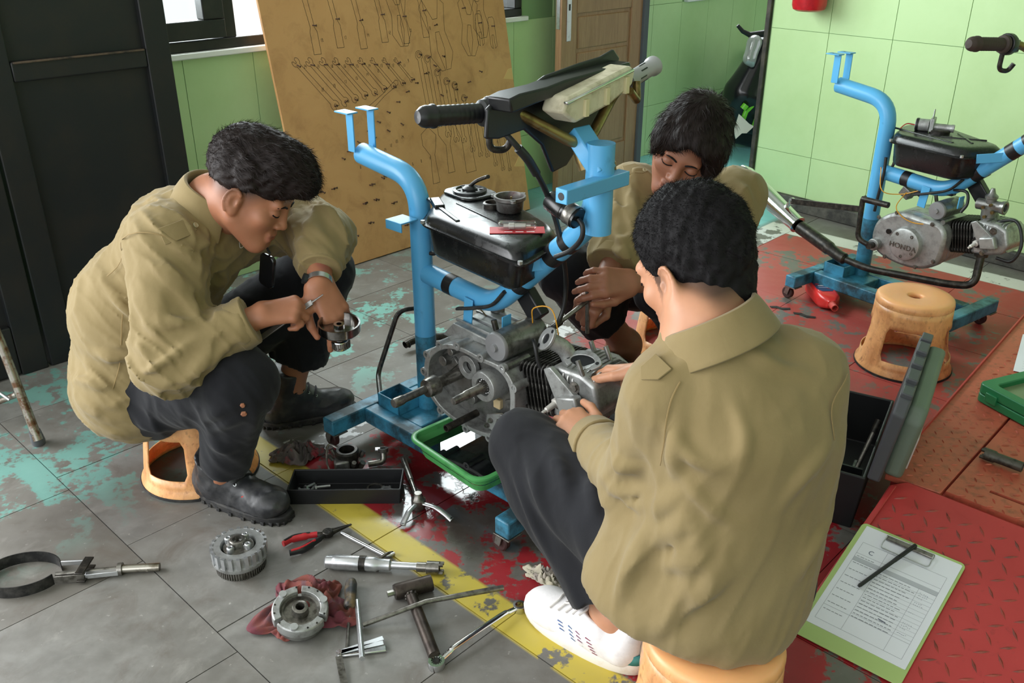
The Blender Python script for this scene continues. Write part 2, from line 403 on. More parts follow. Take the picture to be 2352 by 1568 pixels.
d = MB(); d.box((.345, .02, 1.02), (.69, .022, 2.04)); d.build('core', M_DOOR, door, bevel=.002)
for x0, x1, z0, z1 in ((0, .12, 0, 2.04), (.575, .69, 0, 2.04)):
    d = MB(); d.box(((x0 + x1) / 2, .018, (z0 + z1) / 2), (x1 - x0 - .002, .04, z1 - z0)); d.build('stile', M_DOOR, door, bevel=.004)
for z0, z1 in ((0, .19), (.895, 1.06), (1.92, 2.04)):
    d = MB(); d.box((.3475, .018, (z0 + z1) / 2), (.452, .038, z1 - z0 - .002)); d.build('rail', M_DOOR, door, bevel=.004)
for z0, z1 in ((.205, .705), (.722, .88), (1.075, 1.905)):
    d = MB(); d.box((.3475, .012, (z0 + z1) / 2), (.42, .02, z1 - z0)); d.build('panel', M_DOOR, door, bevel=.007)
M_STEEL = mat('brushed_steel', hx('#c4c6c8'), .32, .8, col2=hx('#8d8f90'), scale=30, lo=.5, hi=.8)
M_STEEL.use_nodes = True; d = MB(); d.box((.055, -.005, 1.0), (.034, .004, .46)); lock = d.build('lock_plate', M_STEEL, door, bevel=.002)
d = MB(); d.tube(bend([(.055, -.005, 1.10), (.055, -.055, 1.10), (.185, -.06, 1.105)], .02), .009); d.build('door_handle', M_STEEL, door)
d = MB(); d.tube(bend([(.055, .04, 1.10), (.055, .085, 1.10), (-.06, .09, 1.105)], .02), .009); d.build('door_handle', M_STEEL, door)
d = MB(); d.box((-.0015, .018, .98), (.004, .022, .30)); d.build('strike_edge', M_STEEL, door, bevel=.001)
d = MB(); d.box((.055, -.0072, .93), (.012, .001, .03)); d.build('keyhole', mat('dark_slot', (.01, .01, .01), .6), door, smooth=0)

# ================================================================ black folding door on the left
M_BDOOR = mat('black_door_paint', hx('#16191b'), .48, col2=hx('#211f1d'), scale=6, bmp=.1, bscale=40)
for n_, bb in ((2, .865), (3, .275)):
    D2 = frame_empty('door_%d' % n_, basis(AB(-2.923, bb), B, -A, Z), 'black panelled folding door leaf on the left', kind='structure')
    d = MB(); d.box((.2905, .03, 1.2), (.581, .016, 2.4)); d.build('core', M_BDOOR, D2)
    for x0, x1 in ((0, .085), (.498, .581)):
        d = MB(); d.box(((x0 + x1) / 2, .023, 1.2), (x1 - x0, .046, 2.4)); d.build('stile', M_BDOOR, D2, bevel=.004)
    for z0, z1 in ((0.006, .17), (.90, .958), (2.28, 2.4)):
        d = MB(); d.box((.2915, .023, (z0 + z1) / 2), (.412, .044, z1 - z0)); d.build('rail', M_BDOOR, D2, bevel=.005)
    d = MB(); d.box((.2915, .0, .955), (.40, .012, .006)); d.build('ledge', mat('worn_door_edge', hx('#5a4a3c'), .6, col2=hx('#2a2622'), scale=40), D2, bevel=.002)

# ================================================================ plywood tool board
ply = wood('plywood', hx('#c29462'), hx('#b38452'), hx('#8c5f39'), .5, 1.6, (1.2, 1, 9))
b0 = AB(-2.955, 1.929, .004); up = (AB(-3.19, 1.929, 1.25) - b0).normalized(); bx = B; bn = bx.cross(up)   # bn points to the room
BOARD = frame_empty('tool_board', basis(b0, bx, up, bn), 'large plywood tool board with drawn wrench outlines leaning on wall', 'board')
d = MB(); d.box((.65, .625, -.006), (1.30, 1.25, .012)); d.build('plywood_sheet', ply, BOARD, bevel=.0015)
M_INK = mat('marker_ink', hx('#2b241c'), .8); M_NAIL = mat('rusty_nail', hx('#3a2418'), .6, .4)
M_PATCH = mat('pale_patch', hx('#c9a56b'), .6)
INK = MB(); DY = -.085
def stroke(pts, wdt=.0016, closed=False):
    P = [V((x, min(y + DY, 1.249), .0004)) for x, y in pts]
    if closed: P.append(P[0])
    for p, q in zip(P, P[1:]):
        t = (q - p)
        if t.length < 1e-6: continue
        n = V((-t.y, t.x, 0)).normalized() * wdt / 2; t = t.normalized() * wdt * .3
        INK.add([p - n - t, q - n + t, q + n + t, p + n - t], [(0, 1, 2, 3)])
def place(shape, x, y, ang, L, closed=True):
    c, s = math.cos(ang), math.sin(ang); stroke([(x + (u * c - v * s) * L, y + (u * s + v * c) * L) for u, v in shape], closed=closed)
def open_end(cx, r, sgn, tilt):       # jaw outline at one end
    out = []
    for k in range(19):
        a = math.radians(145 - 290 * k / 18); out.append((r * math.cos(a), r * math.sin(a)))
    return out
def spanner(r1=.075, r2=.065, wd=.03):
    """double open-end wrench outline of unit length along +x"""
    P = []
    a = .32
    for k in range(9):                                   # right head from its neck round to the jaw
        t = -2.55 + 1.95 * k / 8; P.append((1 - r1 + r1 * math.cos(t), r1 * math.sin(t)))
    P += [(1 - r1 * .35, -r1 * .2), (1 - r1 * 1.15, -r1 * .1), (1 - r1 * 1.2, r1 * .25), (1 - r1 * .5, r1 * .42)]
    for k in range(9):
        t = .75 + 1.85 * k / 8; P.append((1 - r1 + r1 * math.cos(t), r1 * math.sin(t)))
    for k in range(9):
        t = .55 + 1.95 * k / 8; P.append((r2 + r2 * math.cos(t), r2 * math.sin(t)))
    P += [(r2 * .35, r2 * .2), (r2 * 1.15, r2 * .1), (r2 * 1.2, -r2 * .25), (r2 * .5, -r2 * .42)]
    for k in range(9):
        t = 3.9 + 1.85 * k / 8; P.append((r2 + r2 * math.cos(t), r2 * math.sin(t)))
    return P
def combi(r1=.06, r2=.06):
    P = []
    for k in range(15):
        t = -2.6 + 5.2 * k / 14; P.append((1 - r1 + r1 * math.cos(t), r1 * math.sin(t)))
    for k in range(9):
        t = .55 + 1.95 * k / 8; P.append((r2 + r2 * math.cos(t), r2 * math.sin(t)))
    P += [(r2 * .2, r2 * .3), (r2 * 1.3, r2 * .25), (r2 * 1.35, -r2 * .2), (r2 * .3, -r2 * .4)]
    for k in range(8):
        t = 3.8 + 1.9 * k / 7; P.append((r2 + r2 * math.cos(t), r2 * math.sin(t)))
    return P
circ = [(math.cos(2 * math.pi * k / 16), math.sin(2 * math.pi * k / 16)) for k in range(16)]
NAILS = []
SP = spanner(); CB = combi()
for k in range(9):        # row of open-end wrenches, slanting down to the right
    x = .10 + .062 * k; L = .27 - .017 * k; y = .935 - .006 * k
    place(SP, x, y, math.radians(-52), L); NAILS += [(x + .014, y - .024), (x + L * .56, y - L * .74)]
for k in range(11):       # hanging combination wrenches
    x = .745 + .045 * k; y = .905 - .043 * k + (.02 if k % 3 == 1 else 0); L = .33 - .013 * k
    place(CB, x, y - L, math.radians(90 + 2), L); place(circ, x - .01, y - .018, 0, .012); NAILS.append((x - .008, y - .014))
place([(.0, -.05), (.05, -.055), (.5, -.03), (.95, -.055), (1, 0), (.95, .055), (.5, .03), (.05, .05), (-.04, 0)], .42, .70, math.radians(28), .2)
for k in range(6):        # T handles and socket bars reaching up
    x = .22 + .115 * k; y = .94 + .015 * (k % 2)
    stroke([(x - .018 - .03, 1.335), (x - .012, y + .10), (x - .018, y + .085), (x - .018, y), (x + .016, y), (x + .016, y + .085), (x + .008, y + .10), (x - .02, 1.335)])
    NAILS.append((x, y + .11))
PL = [(0, .5), (.05, .3), (.02, .12), (.10, 0), (.14, 0), (.10, .16), (.12, .3), (.16, .3), (.18, .16), (.15, 0), (.2, 0), (.26, .12), (.22, .3), (.27, .5), (.22, .55), (.17, .40), (.12, .40), (.05, .56)]
for x, y, s, a in ((.60, .93, .42, 0), (.80, .80, .55, .1), (.98, .86, .45, -.12), (1.08, .92, .40, .05)): place(PL, x, y, a, s); NAILS.append((x + .05, y + .2))
for x, y in ((.86, .62), (.90, .63)): pass
place([(0, .0), (.02, .25), (-.05, .35), (-.05, .45), (.04, .5), (.12, .42), (.10, .33), (.07, .25), (.08, 0)], .70, .33, 0, .5); place([(0, .0), (.02, .25), (-.05, .35), (-.05, .45), (.04, .5), (.12, .42), (.10, .33), (.07, .25), (.08, 0)], .80, .36, 0, .5)
place([(0, 0), (.0, .35), (-.06, .5), (.02, .6), (.12, .6), (.18, .5), (.12, .35), (.14, 0)], .91, .34, 0, .45)
place(circ, .79, .585, 0, .013); place(circ, .86, .59, 0, .013)
for x, y in ((1.12, .90), (1.20, .88)): place([(-.02, 0), (-.02, .12), (-.012, .13), (.012, .13), (.02, .12), (.02, 0), (.008, -.01), (.006, .05), (-.006, .05), (-.008, -.01)], x, y, 0, 1.0); NAILS.append((x, y + .09))
for k in range(22):       # rows of lone nails
    NAILS.append((.20 + .042 * k + R.uniform(-.006, .006), .52 + .012 * k + R.uniform(-.01, .01)) if k % 2 else (.27 + .03 * k, .55 + .016 * k))
for x, y in ((.35, .31), (.42, .33), (.48, .335), (.55, .35), (.30, .24), (.36, .245), (.16, .12), (.22, .12), (.45, .21), (.1, .33), (.16, .33), (.58, .245), (.31, .155), (.68, .14), (.5, .1)): NAILS.append((x, y)); NAILS.append((x + .012, y + .002))
FONTD = {'0': [(0, 0), (1, 0), (1, 2), (0, 2), (0, 0)], '1': [(.5, 0), (.5, 2)], '2': [(0, 2), (1, 2), (1, 1), (0, 1), (0, 0), (1, 0)], '3': [(0, 2), (1, 2), (1, 1), (.3, 1), (1, 1), (1, 0), (0, 0)],
         '4': [(0, 2), (0, 1), (1, 1), (1, 2), (1, 0)], '5': [(1, 2), (0, 2), (0, 1), (1, 1), (1, 0), (0, 0)], '6': [(1, 2), (0, 2), (0, 0), (1, 0), (1, 1), (0, 1)], '7': [(0, 2), (1, 2), (.4, 0)], '8': [(0, 0), (1, 0), (1, 2), (0, 2), (0, 0), (0, 1), (1, 1)], '9': [(0, 0), (1, 0), (1, 2), (0, 2), (0, 1), (1, 1)]}
def number(txt, x, y, h=.012, wd=.0013):
    for ch in txt:
        stroke([(x + u * h * .32, y + v * h / 2) for u, v in FONTD[ch]], wd); x += h * .5
for k, s_ in enumerate(('24', '21', '18', '16', '15', '14', '13', '12', '11')): number(s_, .145 + .062 * k, .895 - .006 * k); 
for k, s_ in enumerate(('22', '19', '17', '15', '14', '12', '12', '10', '9')): number(s_, .205 + .058 * k, .80 + .008 * k)
for k, s_ in enumerate(('19', '17', '14', '12', '10', '8')): number(s_, .245 + .115 * k, .985)
for k, s_ in enumerate(('24', '22', '21', '20', '19', '18', '17', '16', '15', '13')): number(s_, .77 + .045 * k, .80 - .045 * k)
for k, s_ in enumerate(('8', '9', '10', '13', '14', '12', '23', '24')): number(s_, .32 + .035 * k, .47 + .012 * k)
for k, s_ in enumerate(('17', '19', '22', '6', '8', '11')): number(s_, .45 + .05 * k, .42 + .004 * k)
INK.build('drawn_tool_outline', M_INK, BOARD, smooth=0)
nl = MB(); nl.cyl((0, 0, 0), (.004, -.002, .014), .0022, n=8); nl.cyl((.004, -.002, .014), (.0045, -.0022, .0155), .0046, n=8); nail_me = nl.mesh('nail'); nail_me.materials.append(M_NAIL)
for x, y in NAILS:
    y += DY if y > .45 else 0
    if 0 < x < 1.29 and 0 < y < 1.24:
        o = bpy.data.objects.new('nail', nail_me); link(o, BOARD); o.location = (x, y, 0); o.rotation_euler = (R.uniform(-.4, .4), R.uniform(-.3, .6), R.uniform(-.6, .6))
for x, y, s_ in ((1.30, .245, .06), (1.30, .66, .055)):
    d = MB(); d.prism([(0, -s_ * .5), (0, s_ * .5), (-s_ * .5, s_ * .45), (-s_ * .9, 0), (-s_ * 1.2, -s_ * .3)], .0008, Matrix.Translation((x - .002, y, 0))); d.build('torn_veneer', M_PATCH, BOARD, smooth=0)

# ================================================================ soft bodies: smooth unions of tapered limbs, meshed with surface nets
def _n(v): v = np.asarray(v, float); return v / (np.linalg.norm(v) + 1e-12)
class RC:      # tapered capsule
    def __init__(s, a, b, ra, rb, k=.02, op='u', flat=False):
        s.a, s.b = np.array(a, float), np.array(b, float); s.ra, s.rb, s.k, s.op, s.flat = ra, rb, k, op, flat
        s.d = s.b - s.a; s.dd = max(float(s.d @ s.d), 1e-9); s.c = (s.a + s.b) / 2; s.R = np.sqrt(s.dd) / 2 + max(ra, rb)
    def ev(s, P):
        q = P - s.a; t = np.clip(q @ s.d / s.dd, 0, 1); e = q - t[..., None] * s.d
        r = np.sqrt((e * e).sum(-1)) - (s.ra + (s.rb - s.ra) * t)
        if s.flat: r = np.maximum(r, (P - s.b) @ (s.d / np.sqrt(s.dd)))
        return r
class EL:      # oriented ellipsoid, axes as rows of M
    def __init__(s, c, r, M=None, k=.02, op='u'):
        s.c = np.array(c, float); s.r = np.array(r, float); s.M = np.eye(3) if M is None else np.array(M, float); s.k, s.op = k, op; s.R = max(r)
    def ev(s, P):
        q = (P - s.c) @ s.M.T; k0 = np.sqrt(((q / s.r) ** 2).sum(-1)); k1 = np.sqrt(((q / (s.r ** 2)) ** 2).sum(-1)) + 1e-9
        return k0 * (k0 - 1) / k1
class BX:      # oriented rounded box
    def __init__(s, c, h, M=None, rr=.005, k=.01, op='u'):
        s.c = np.array(c, float); s.h = np.array(h, float) - rr; s.rr = rr; s.M = np.eye(3) if M is None else np.array(M, float); s.k, s.op = k, op; s.R = float(np.linalg.norm(h))
    def ev(s, P):
        q = np.abs((P - s.c) @ s.M.T) - s.h; return np.sqrt((np.maximum(q, 0) ** 2).sum(-1)) + np.minimum(q.max(-1), 0) - s.rr
class PL:      # half space; op 'i' keeps the side the normal points away from
    def __init__(s, p, n, k=.004, op='i'): s.p = np.array(p, float); s.n = _n(n); s.k, s.op = k, op; s.c = s.p; s.R = 1e3
    def ev(s, P): return (P - s.p) @ s.n
class PT:      # polyline tube
    def __init__(s, pts, r, k=.01, op='u'):
        pts = [np.array(p, float) for p in pts]; m = len(pts); r = list(r) if hasattr(r, '__len__') else [r] * m
        s.seg = [RC(pts[i], pts[i + 1], r[i], r[i + 1]) for i in range(m - 1)]; s.k, s.op = k, op
        A_ = np.array(pts); s.c = A_.mean(0); s.R = float(np.linalg.norm(A_ - s.c, axis=1).max()) + max(r)
    def ev(s, P):
        d = s.seg[0].ev(P)
        for g in s.seg[1:]: d = np.minimum(d, g.ev(P))
        return d
def smin(a, b, k):
    if k <= 0: return np.minimum(a, b)
    h = np.maximum(k - np.abs(a - b), 0) / k; return np.minimum(a, b) - h * h * k * .25
def smax(a, b, k): return -smin(-a, -b, k)
def comb(d, p, v):
    if p.op == 'u': return v if d is None else smin(d, v, p.k)
    if p.op == 's': return smax(d, -v, p.k)
    return smax(d, v, p.k)
def sdf_eval(prims, P):
    d = None
    for p in prims: d = comb(d, p, p.ev(P))
    return d
def snap(prims, pts, off=0.0, it=6):
    P = np.array(pts, float)
    for _ in range(it):
        d = sdf_eval(prims, P) - off; e = 1e-3; g = np.stack([(sdf_eval(prims, P + e * np.eye(3)[i]) - sdf_eval(prims, P - e * np.eye(3)[i])) / (2 * e) for i in range(3)], -1)
        g /= np.linalg.norm(g, axis=-1, keepdims=True) + 1e-9; P = P - d[:, None] * g
    return P
def sdf_normal(prims, P):
    e = 1e-3; g = np.stack([sdf_eval(prims, P + e * np.eye(3)[i]) - sdf_eval(prims, P - e * np.eye(3)[i]) for i in range(3)], -1)
    return g / (np.linalg.norm(g, axis=-1, keepdims=True) + 1e-9)
def sdf_mesh(prims, res, disp=None, amp=0.0, post=None):
    """vertices and quads of the zero surface"""
    U = [p for p in prims if p.op == 'u']
    lo = np.min([p.c - p.R for p in U], 0) - .02 - amp; hi = np.max([p.c + p.R for p in U], 0) + .02 + amp
    NB = 8; bs = NB * res; nb = np.ceil((hi - lo) / bs).astype(int) + 1
    g = np.stack(np.meshgrid(*[np.arange(k) for k in nb], indexing='ij'), -1).reshape(-1, 3)
    cen = lo + (g + .5) * bs; half = bs * .8661
    Dp = [p.ev(cen) for p in prims]; d = None
    for p, v in zip(prims, Dp): d = comb(d, p, v)
    act = np.abs(d) < half * 1.45 + amp + .012; g = g[act]; d = d[act]; Dp = [v[act] for v in Dp]
    ax = np.arange(NB + 1) * res; off = np.stack(np.meshgrid(ax, ax, ax, indexing='ij'), -1).reshape(-1, 3)
    P = (lo + g[:, None, :] * bs + off[None]).astype(np.float64)
    F_ = np.full(P.shape[:2], 1.0)
    first = True
    for p, v in zip(prims, Dp):
        if p.op == 'u': sel = v < d + 2.9 * half + p.k + .01
        elif p.op == 's': sel = v < half * 1.45 + p.k + .01
        else: sel = v > -(half * 1.45 + p.k + .01)
        if not sel.any(): continue
        val = p.ev(P[sel]); cur = F_[sel]
        F_[sel] = comb(cur, p, val)
    if disp is not None: F_ = F_ - disp(P.reshape(-1, 3)).reshape(F_.shape)
    if post is not None: F_ = post(P, F_)
    n = len(g); F_ = F_.reshape(n, NB + 1, NB + 1, NB + 1); inside = F_ < 0
    corners = [(i, j, k) for i in (0, 1) for j in (0, 1) for k in (0, 1)]
    cnt = sum(inside[:, i:i + NB, j:j + NB, k:k + NB].astype(np.int8) for i, j, k in corners); mixed = (cnt > 0) & (cnt < 8)
    b_, ci, cj, ck = np.nonzero(mixed)
    acc = np.zeros((len(b_), 3)); num = np.zeros(len(b_))
    for c1 in corners:
        for axis in range(3):
            if c1[axis]: continue
            c2 = list(c1); c2[axis] = 1
            v1 = F_[b_, ci + c1[0], cj + c1[1], ck + c1[2]]; v2 = F_[b_, ci + c2[0], cj + c2[1], ck + c2[2]]
            x = (v1 < 0) != (v2 < 0); t = np.where(x, v1 / np.where(x, v1 - v2, 1), 0)
            pos = np.tile(np.array(c1, float), (len(b_), 1)); pos[:, axis] += t
            acc += pos * x[:, None]; num += x
    cell = g[b_] * NB + np.stack([ci, cj, ck], -1)
    verts = lo + (cell + acc / num[:, None]) * res
    N = (nb * NB + 2).astype(np.int64); key = (cell[:, 0] * N[1] + cell[:, 1]) * N[2] + cell[:, 2]
    order = np.argsort(key); ks = key[order]
    quads = []
    for axis in range(3):
        o1, o2 = [(1, 2), (2, 0), (0, 1)][axis]
        e = [0, 0, 0]; e[axis] = 1
        a_in = inside[b_, ci, cj, ck]; b_in = inside[b_, ci + e[0], cj + e[1], ck + e[2]]
        s = np.nonzero(a_in != b_in)[0]; c = cell[s]
        ids = []
        ok = np.ones(len(s), bool)
        for d1, d2 in ((0, 0), (1, 0), (1, 1), (0, 1)):
            cc = c.copy(); cc[:, o1] -= d1; cc[:, o2] -= d2
            kk = (cc[:, 0] * N[1] + cc[:, 1]) * N[2] + cc[:, 2]
            ix = np.searchsorted(ks, kk); ix = np.minimum(ix, len(ks) - 1); ok &= ks[ix] == kk; ids.append(order[ix])
        q = np.stack(ids, -1); fl = ~a_in[s]
        q[fl] = q[fl][:, ::-1]; quads.append(q[ok])
    return verts, np.concatenate(quads)
def np_mesh(name, verts, faces, smooth=True):
    me = bpy.data.meshes.new(name); faces = np.asarray(faces); k = faces.shape[1]
    me.vertices.add(len(verts)); me.vertices.foreach_set('co', np.asarray(verts, np.float32).ravel())
    me.loops.add(faces.size); me.loops.foreach_set('vertex_index', faces.astype(np.int32).ravel())
    me.polygons.add(len(faces)); me.polygons.foreach_set('loop_start', np.arange(0, faces.size, k, dtype=np.int32))
    me.update(calc_edges=True)
    if smooth: me.shade_smooth()
    return me
def blob(name, prims, res, mat_, parent=None, disp=None, amp=0.0, attr=None, post=None):
    v, f = sdf_mesh(prims, res, disp, amp, post); me = np_mesh(name, v, f); me.materials.append(mat_)
    if attr:
        for an, fn in (attr if isinstance(attr, list) else [attr]): a_ = me.attributes.new(an, 'FLOAT', 'POINT'); a_.data.foreach_set('value', fn(v).astype(np.float32))
    o = bpy.data.objects.new(name, me); link(o, parent); return o
def wave_noise(P, s, seed=0):
    r = np.random.RandomState(seed); out = np.zeros(len(P))
    for i in range(4):
        d = r.normal(size=3); d *= s * (1 + .6 * i) / np.linalg.norm(d); out += np.sin(P @ d + r.uniform(0, 6.28) + 1.3 * np.sin(P @ np.roll(d, 1) * .7)) / (1 + .6 * i)
    return out / 2.2
def strands(base_v, base_n, flow, n, length, seg=3, lift=.4, curl=.3, width=.0011, seed=1, droop=0.0):
    """thin tapering hair ribbons rooted on a surface; flow(P) gives the combing direction"""
    r = np.random.RandomState(seed); idx = r.randint(0, len(base_v), n); p = base_v[idx].copy(); nr = base_n[idx]
    L = length(p) * r.uniform(.7, 1.15, n); fl = flow(p); fl = fl - (fl * nr).sum(-1, keepdims=True) * nr; fl /= np.linalg.norm(fl, axis=-1, keepdims=True) + 1e-9
    d = fl + nr * lift * r.uniform(.5, 1.5, (n, 1)) + r.normal(size=(n, 3)) * curl; d /= np.linalg.norm(d, axis=-1, keepdims=True)
    wd = np.cross(d, nr + r.normal(size=(n, 3)) * .5); wd /= np.linalg.norm(wd, axis=-1, keepdims=True) + 1e-9
    p = p - nr * .002
    V_ = []; 
    for i in range(seg + 1):
        w_ = width * (1 - .85 * i / seg) * .5; V_ += [p - wd * w_, p + wd * w_]
        p = p + d * (L / seg)[:, None]
        d = d - nr * (lift * .55) + r.normal(size=(n, 3)) * curl * .7 + np.array([0, 0, -droop]); d /= np.linalg.norm(d, axis=-1, keepdims=True)
    V_ = np.stack(V_, 1); m = 2 * (seg + 1); base = np.arange(n)[:, None] * m; F_ = []
    for i in range(seg): F_.append(np.concatenate([base + 2 * i, base + 2 * i + 1, base + 2 * i + 3, base + 2 * i + 2], 1))
    return V_.reshape(-1, 3), np.concatenate(F_)

def hand_prims(W_, f, dors, thumb_side, s=1.0, curls=((25, 35, 20),) * 4, spread=(4, 1, -2, -6), thumb=((.7, .55, .35), (.95, .1, .25), (1, -.1, .2)), k=.006):
    """five-fingered hand: wrist W_, forward f, back-of-hand normal dors, thumb_side +1/-1 times f x dors"""
    W_ = np.array(W_, float); f = _n(f); dn = _n(np.array(dors, float) - f * (np.array(dors, float) @ f)); t = np.cross(f, dn) * thumb_side; pr = []
    off = (.026, .0085, -.009, -.026); kn = (.088, .092, .087, .079); ln = (.074, .082, .076, .060)
    for i in range(4):
        K = W_ + f * kn[i] * s + t * off[i] * s - dn * (.003 if i in (0, 3) else 0) * s; B_ = W_ + f * .012 * s + t * off[i] * .62 * s
        pr.append(RC(B_, K, .0155 * s, (.0112 if i < 3 else .0100) * s, k=.012 * s))
        sp = math.radians(spread[i]); a = 0.0; p = K; rr = [.0092, .0086, .0079, .0066] if i < 3 else [.0080, .0074, .0068, .0058]
        fd = f * math.cos(sp) + t * math.sin(sp)
        for j, fr in enumerate((.46, .30, .24)):
            a += math.radians(curls[i][j]); d = fd * math.cos(a) - dn * math.sin(a); q = p + d * ln[i] * fr * s
            pr.append(RC(p, q, rr[j] * s, rr[j + 1] * s, k=k * (1.3 if j == 0 else .55))); p = q
    p = W_ + f * .016 * s + t * .020 * s - dn * .006 * s
    for j, (c, L, r0, r1) in enumerate(zip(thumb, (.046, .034, .027), (.0150, .0108, .0096), (.0112, .0096, .0074))):
        d = _n(f * c[0] + t * c[1] - dn * c[2]); q = p + d * L * s; pr.append(RC(p, q, r0 * s, r1 * s, k=.012 * s if j == 0 else k * .6)); p = q
    return pr
class Head:
    """head with face; C centre of the skull, f facing, u up"""
    def __init__(s, C, f, u, sc=1.0):
        s.C = np.array(C, float); s.y = _n(f); u = np.array(u, float); s.z = _n(u - s.y * (u @ s.y)); s.x = np.cross(s.y, s.z); s.sc = sc; s.M = np.stack([s.x, s.y, s.z])
    def w(s, x, y, z): return s.C + (s.x * x + s.y * y + s.z * z) * s.sc
    def loc(s, P): return (P - s.C) @ s.M.T / s.sc
    def rc(s, a, b, ra, rb, k=.02, op='u'): return RC(s.w(*a), s.w(*b), ra * s.sc, rb * s.sc, k, op)
    def el(s, c, r, k=.02, op='u', rot=None):
        M = s.M
        if rot is not None: M = np.array(rot) @ M
        return EL(s.w(*c), np.array(r) * s.sc, M, k, op)
    def prims(s, neck_base, neck_r=.054):
        p = [s.el((0, -.012, .034), (.0735, .094, .086)), s.el((0, .028, -.03), (.060, .062, .082), k=.03),
             s.rc((-.016, .068, -.098), (.016, .068, -.098), .018, .018, k=.025)]
        for sg in (-1, 1):
            p += [s.rc((.054 * sg, .0, -.058), (.018 * sg, .06, -.098), .017, .015, k=.03), s.el((.042 * sg, .060, -.026), (.02, .018, .017), k=.022)]
        p += [s.rc((-.036, .079, .021), (.036, .079, .021), .0125, .0125, k=.016)]
        for sg in (-1, 1): p += [s.el((.031 * sg, .094, .001), (.0175, .013, .0115), k=.014, op='s'), s.el((.031 * sg, .0755, .000), (.0165, .0145, .0125), k=.003)]
        p += [s.rc((0, .086, .014), (0, .101, -.029), .0070, .0095, k=.014), s.el((0, .1015, -.032), (.0115, .0095, .0088), k=.006)]
        for sg in (-1, 1): p += [s.el((.0125 * sg, .094, -.035), (.0082, .009, .0072), k=.005), s.el((.007 * sg, .099, -.0415), (.0035, .005, .003), k=.002, op='s')]
        p += [s.rc((-.018, .086, -.0605), (.018, .086, -.0605), .0065, .0065, k=.008), s.el((0, .0915, -.0605), (.013, .006, .0055), k=.006),
              s.rc((-.014, .0865, -.0735), (.014, .0865, -.0735), .0078, .0078, k=.008), s.rc((-.023, .093, -.0668), (.023, .093, -.0668), .0016, .0016, k=.004, op='s')]
        for sg in (-1, 1):
            c, si = math.cos(.35 * sg), math.sin(.35 * sg); rot = [[c, si, 0], [-si, c, 0], [0, 0, 1]]
            p += [s.el((.078 * sg, -.008, -.010), (.0085, .0195, .0315), k=.006, rot=rot), s.el((.089 * sg, -.002, -.007), (.0085, .0115, .0205), k=.003, rot=rot, op='s'), s.el((.081 * sg, .004, -.010), (.004, .004, .007), k=.003), PT([s.w(sg * (.0835 + .0045 * math.cos(a_)), -.009 - .0185 * math.cos(a_), -.009 + .0300 * math.sin(a_)) for a_ in [-1.2 + 3.6 * i_ / 10 for i_ in range(11)]], .0034 * s.sc, k=.003), s.el((.074 * sg, -.002, -.035), (.009, .010, .010), k=.008)]
        p.append(RC(s.w(0, -.028, -.04), neck_base, neck_r * s.sc, neck_r * 1.08 * s.sc, k=.03))
        return p
    def tint(s, lips=True):
        def fn(v):
            q = s.loc(v); l = np.exp(-((q[:, 2] + .067) / .0095) ** 4) * np.exp(-(q[:, 0] / .024) ** 4) * (q[:, 1] > .082)
            return np.clip(l * .75, 0, 1)
        return fn

# ================================================================ engine stands, engines, tanks, handlebars
def blue(name, c, c2, lo=.52, hi=.62): return mat(name, hx(c), .34, col2=hx(c2), scale=9, lo=lo, hi=hi, rough2=.6, bmp=.08, bscale=90)
M_BLUE = blue('blue_stand_paint', '#54a4d4', '#2f6d8e', .58, .74); M_BLUEG = blue('greasy_blue_paint', '#3b88a8', '#1f3a44', .42, .62)
M_ALU = mat('cast_aluminium', hx('#adafae'), .42, .65, col2=hx('#74736f'), scale=34, lo=.45, hi=.75, bmp=.25, bscale=220, bdist=.0006, rough2=.6)
M_ALUD = mat('oily_aluminium', hx('#8a8a87'), .34, .7, col2=hx('#454340'), scale=40, lo=.45, hi=.75, bmp=.3, bscale=150, bdist=.0008, rough2=.5)
M_GREASE = mat('greasy_black_metal', hx('#24221f'), .36, .5, col2=hx('#454039'), scale=50, bmp=.3, bscale=160)
M_STEELD = mat('dark_steel', hx('#85827c'), .3, .8, col2=hx('#48453f'), scale=60, lo=.45, hi=.7)
M_CHROME = mat('polished_steel', hx('#d6d8da'), .14, 1.0)
M_BLACKP = mat('black_plastic', hx('#17181a'), .38, bmp=.1, bscale=200)
M_BLACKG = mat('gloss_black_paint', hx('#131415'), .27, col2=hx('#2a2a2a'), scale=25, lo=.55, hi=.8, rough2=.5, bmp=.06, bscale=40)
M_FIN = mat('black_fins', hx('#3a3937'), .45, .7, col2=hx('#8a8985'), scale=60, lo=.5, hi=.72)
M_BRASS = mat('brassy_steel', hx('#9a8558'), .35, .9, col2=hx('#5a4a32'), scale=20)
M_RUBBER = mat('black_rubber', hx('#1e1e1f'), .75, col2=hx('#3b3935'), scale=40)
M_YWIRE = mat('yellow_wire', hx('#d79a2c'), .5); M_CABLE = mat('black_cable', hx('#161718'), .45)

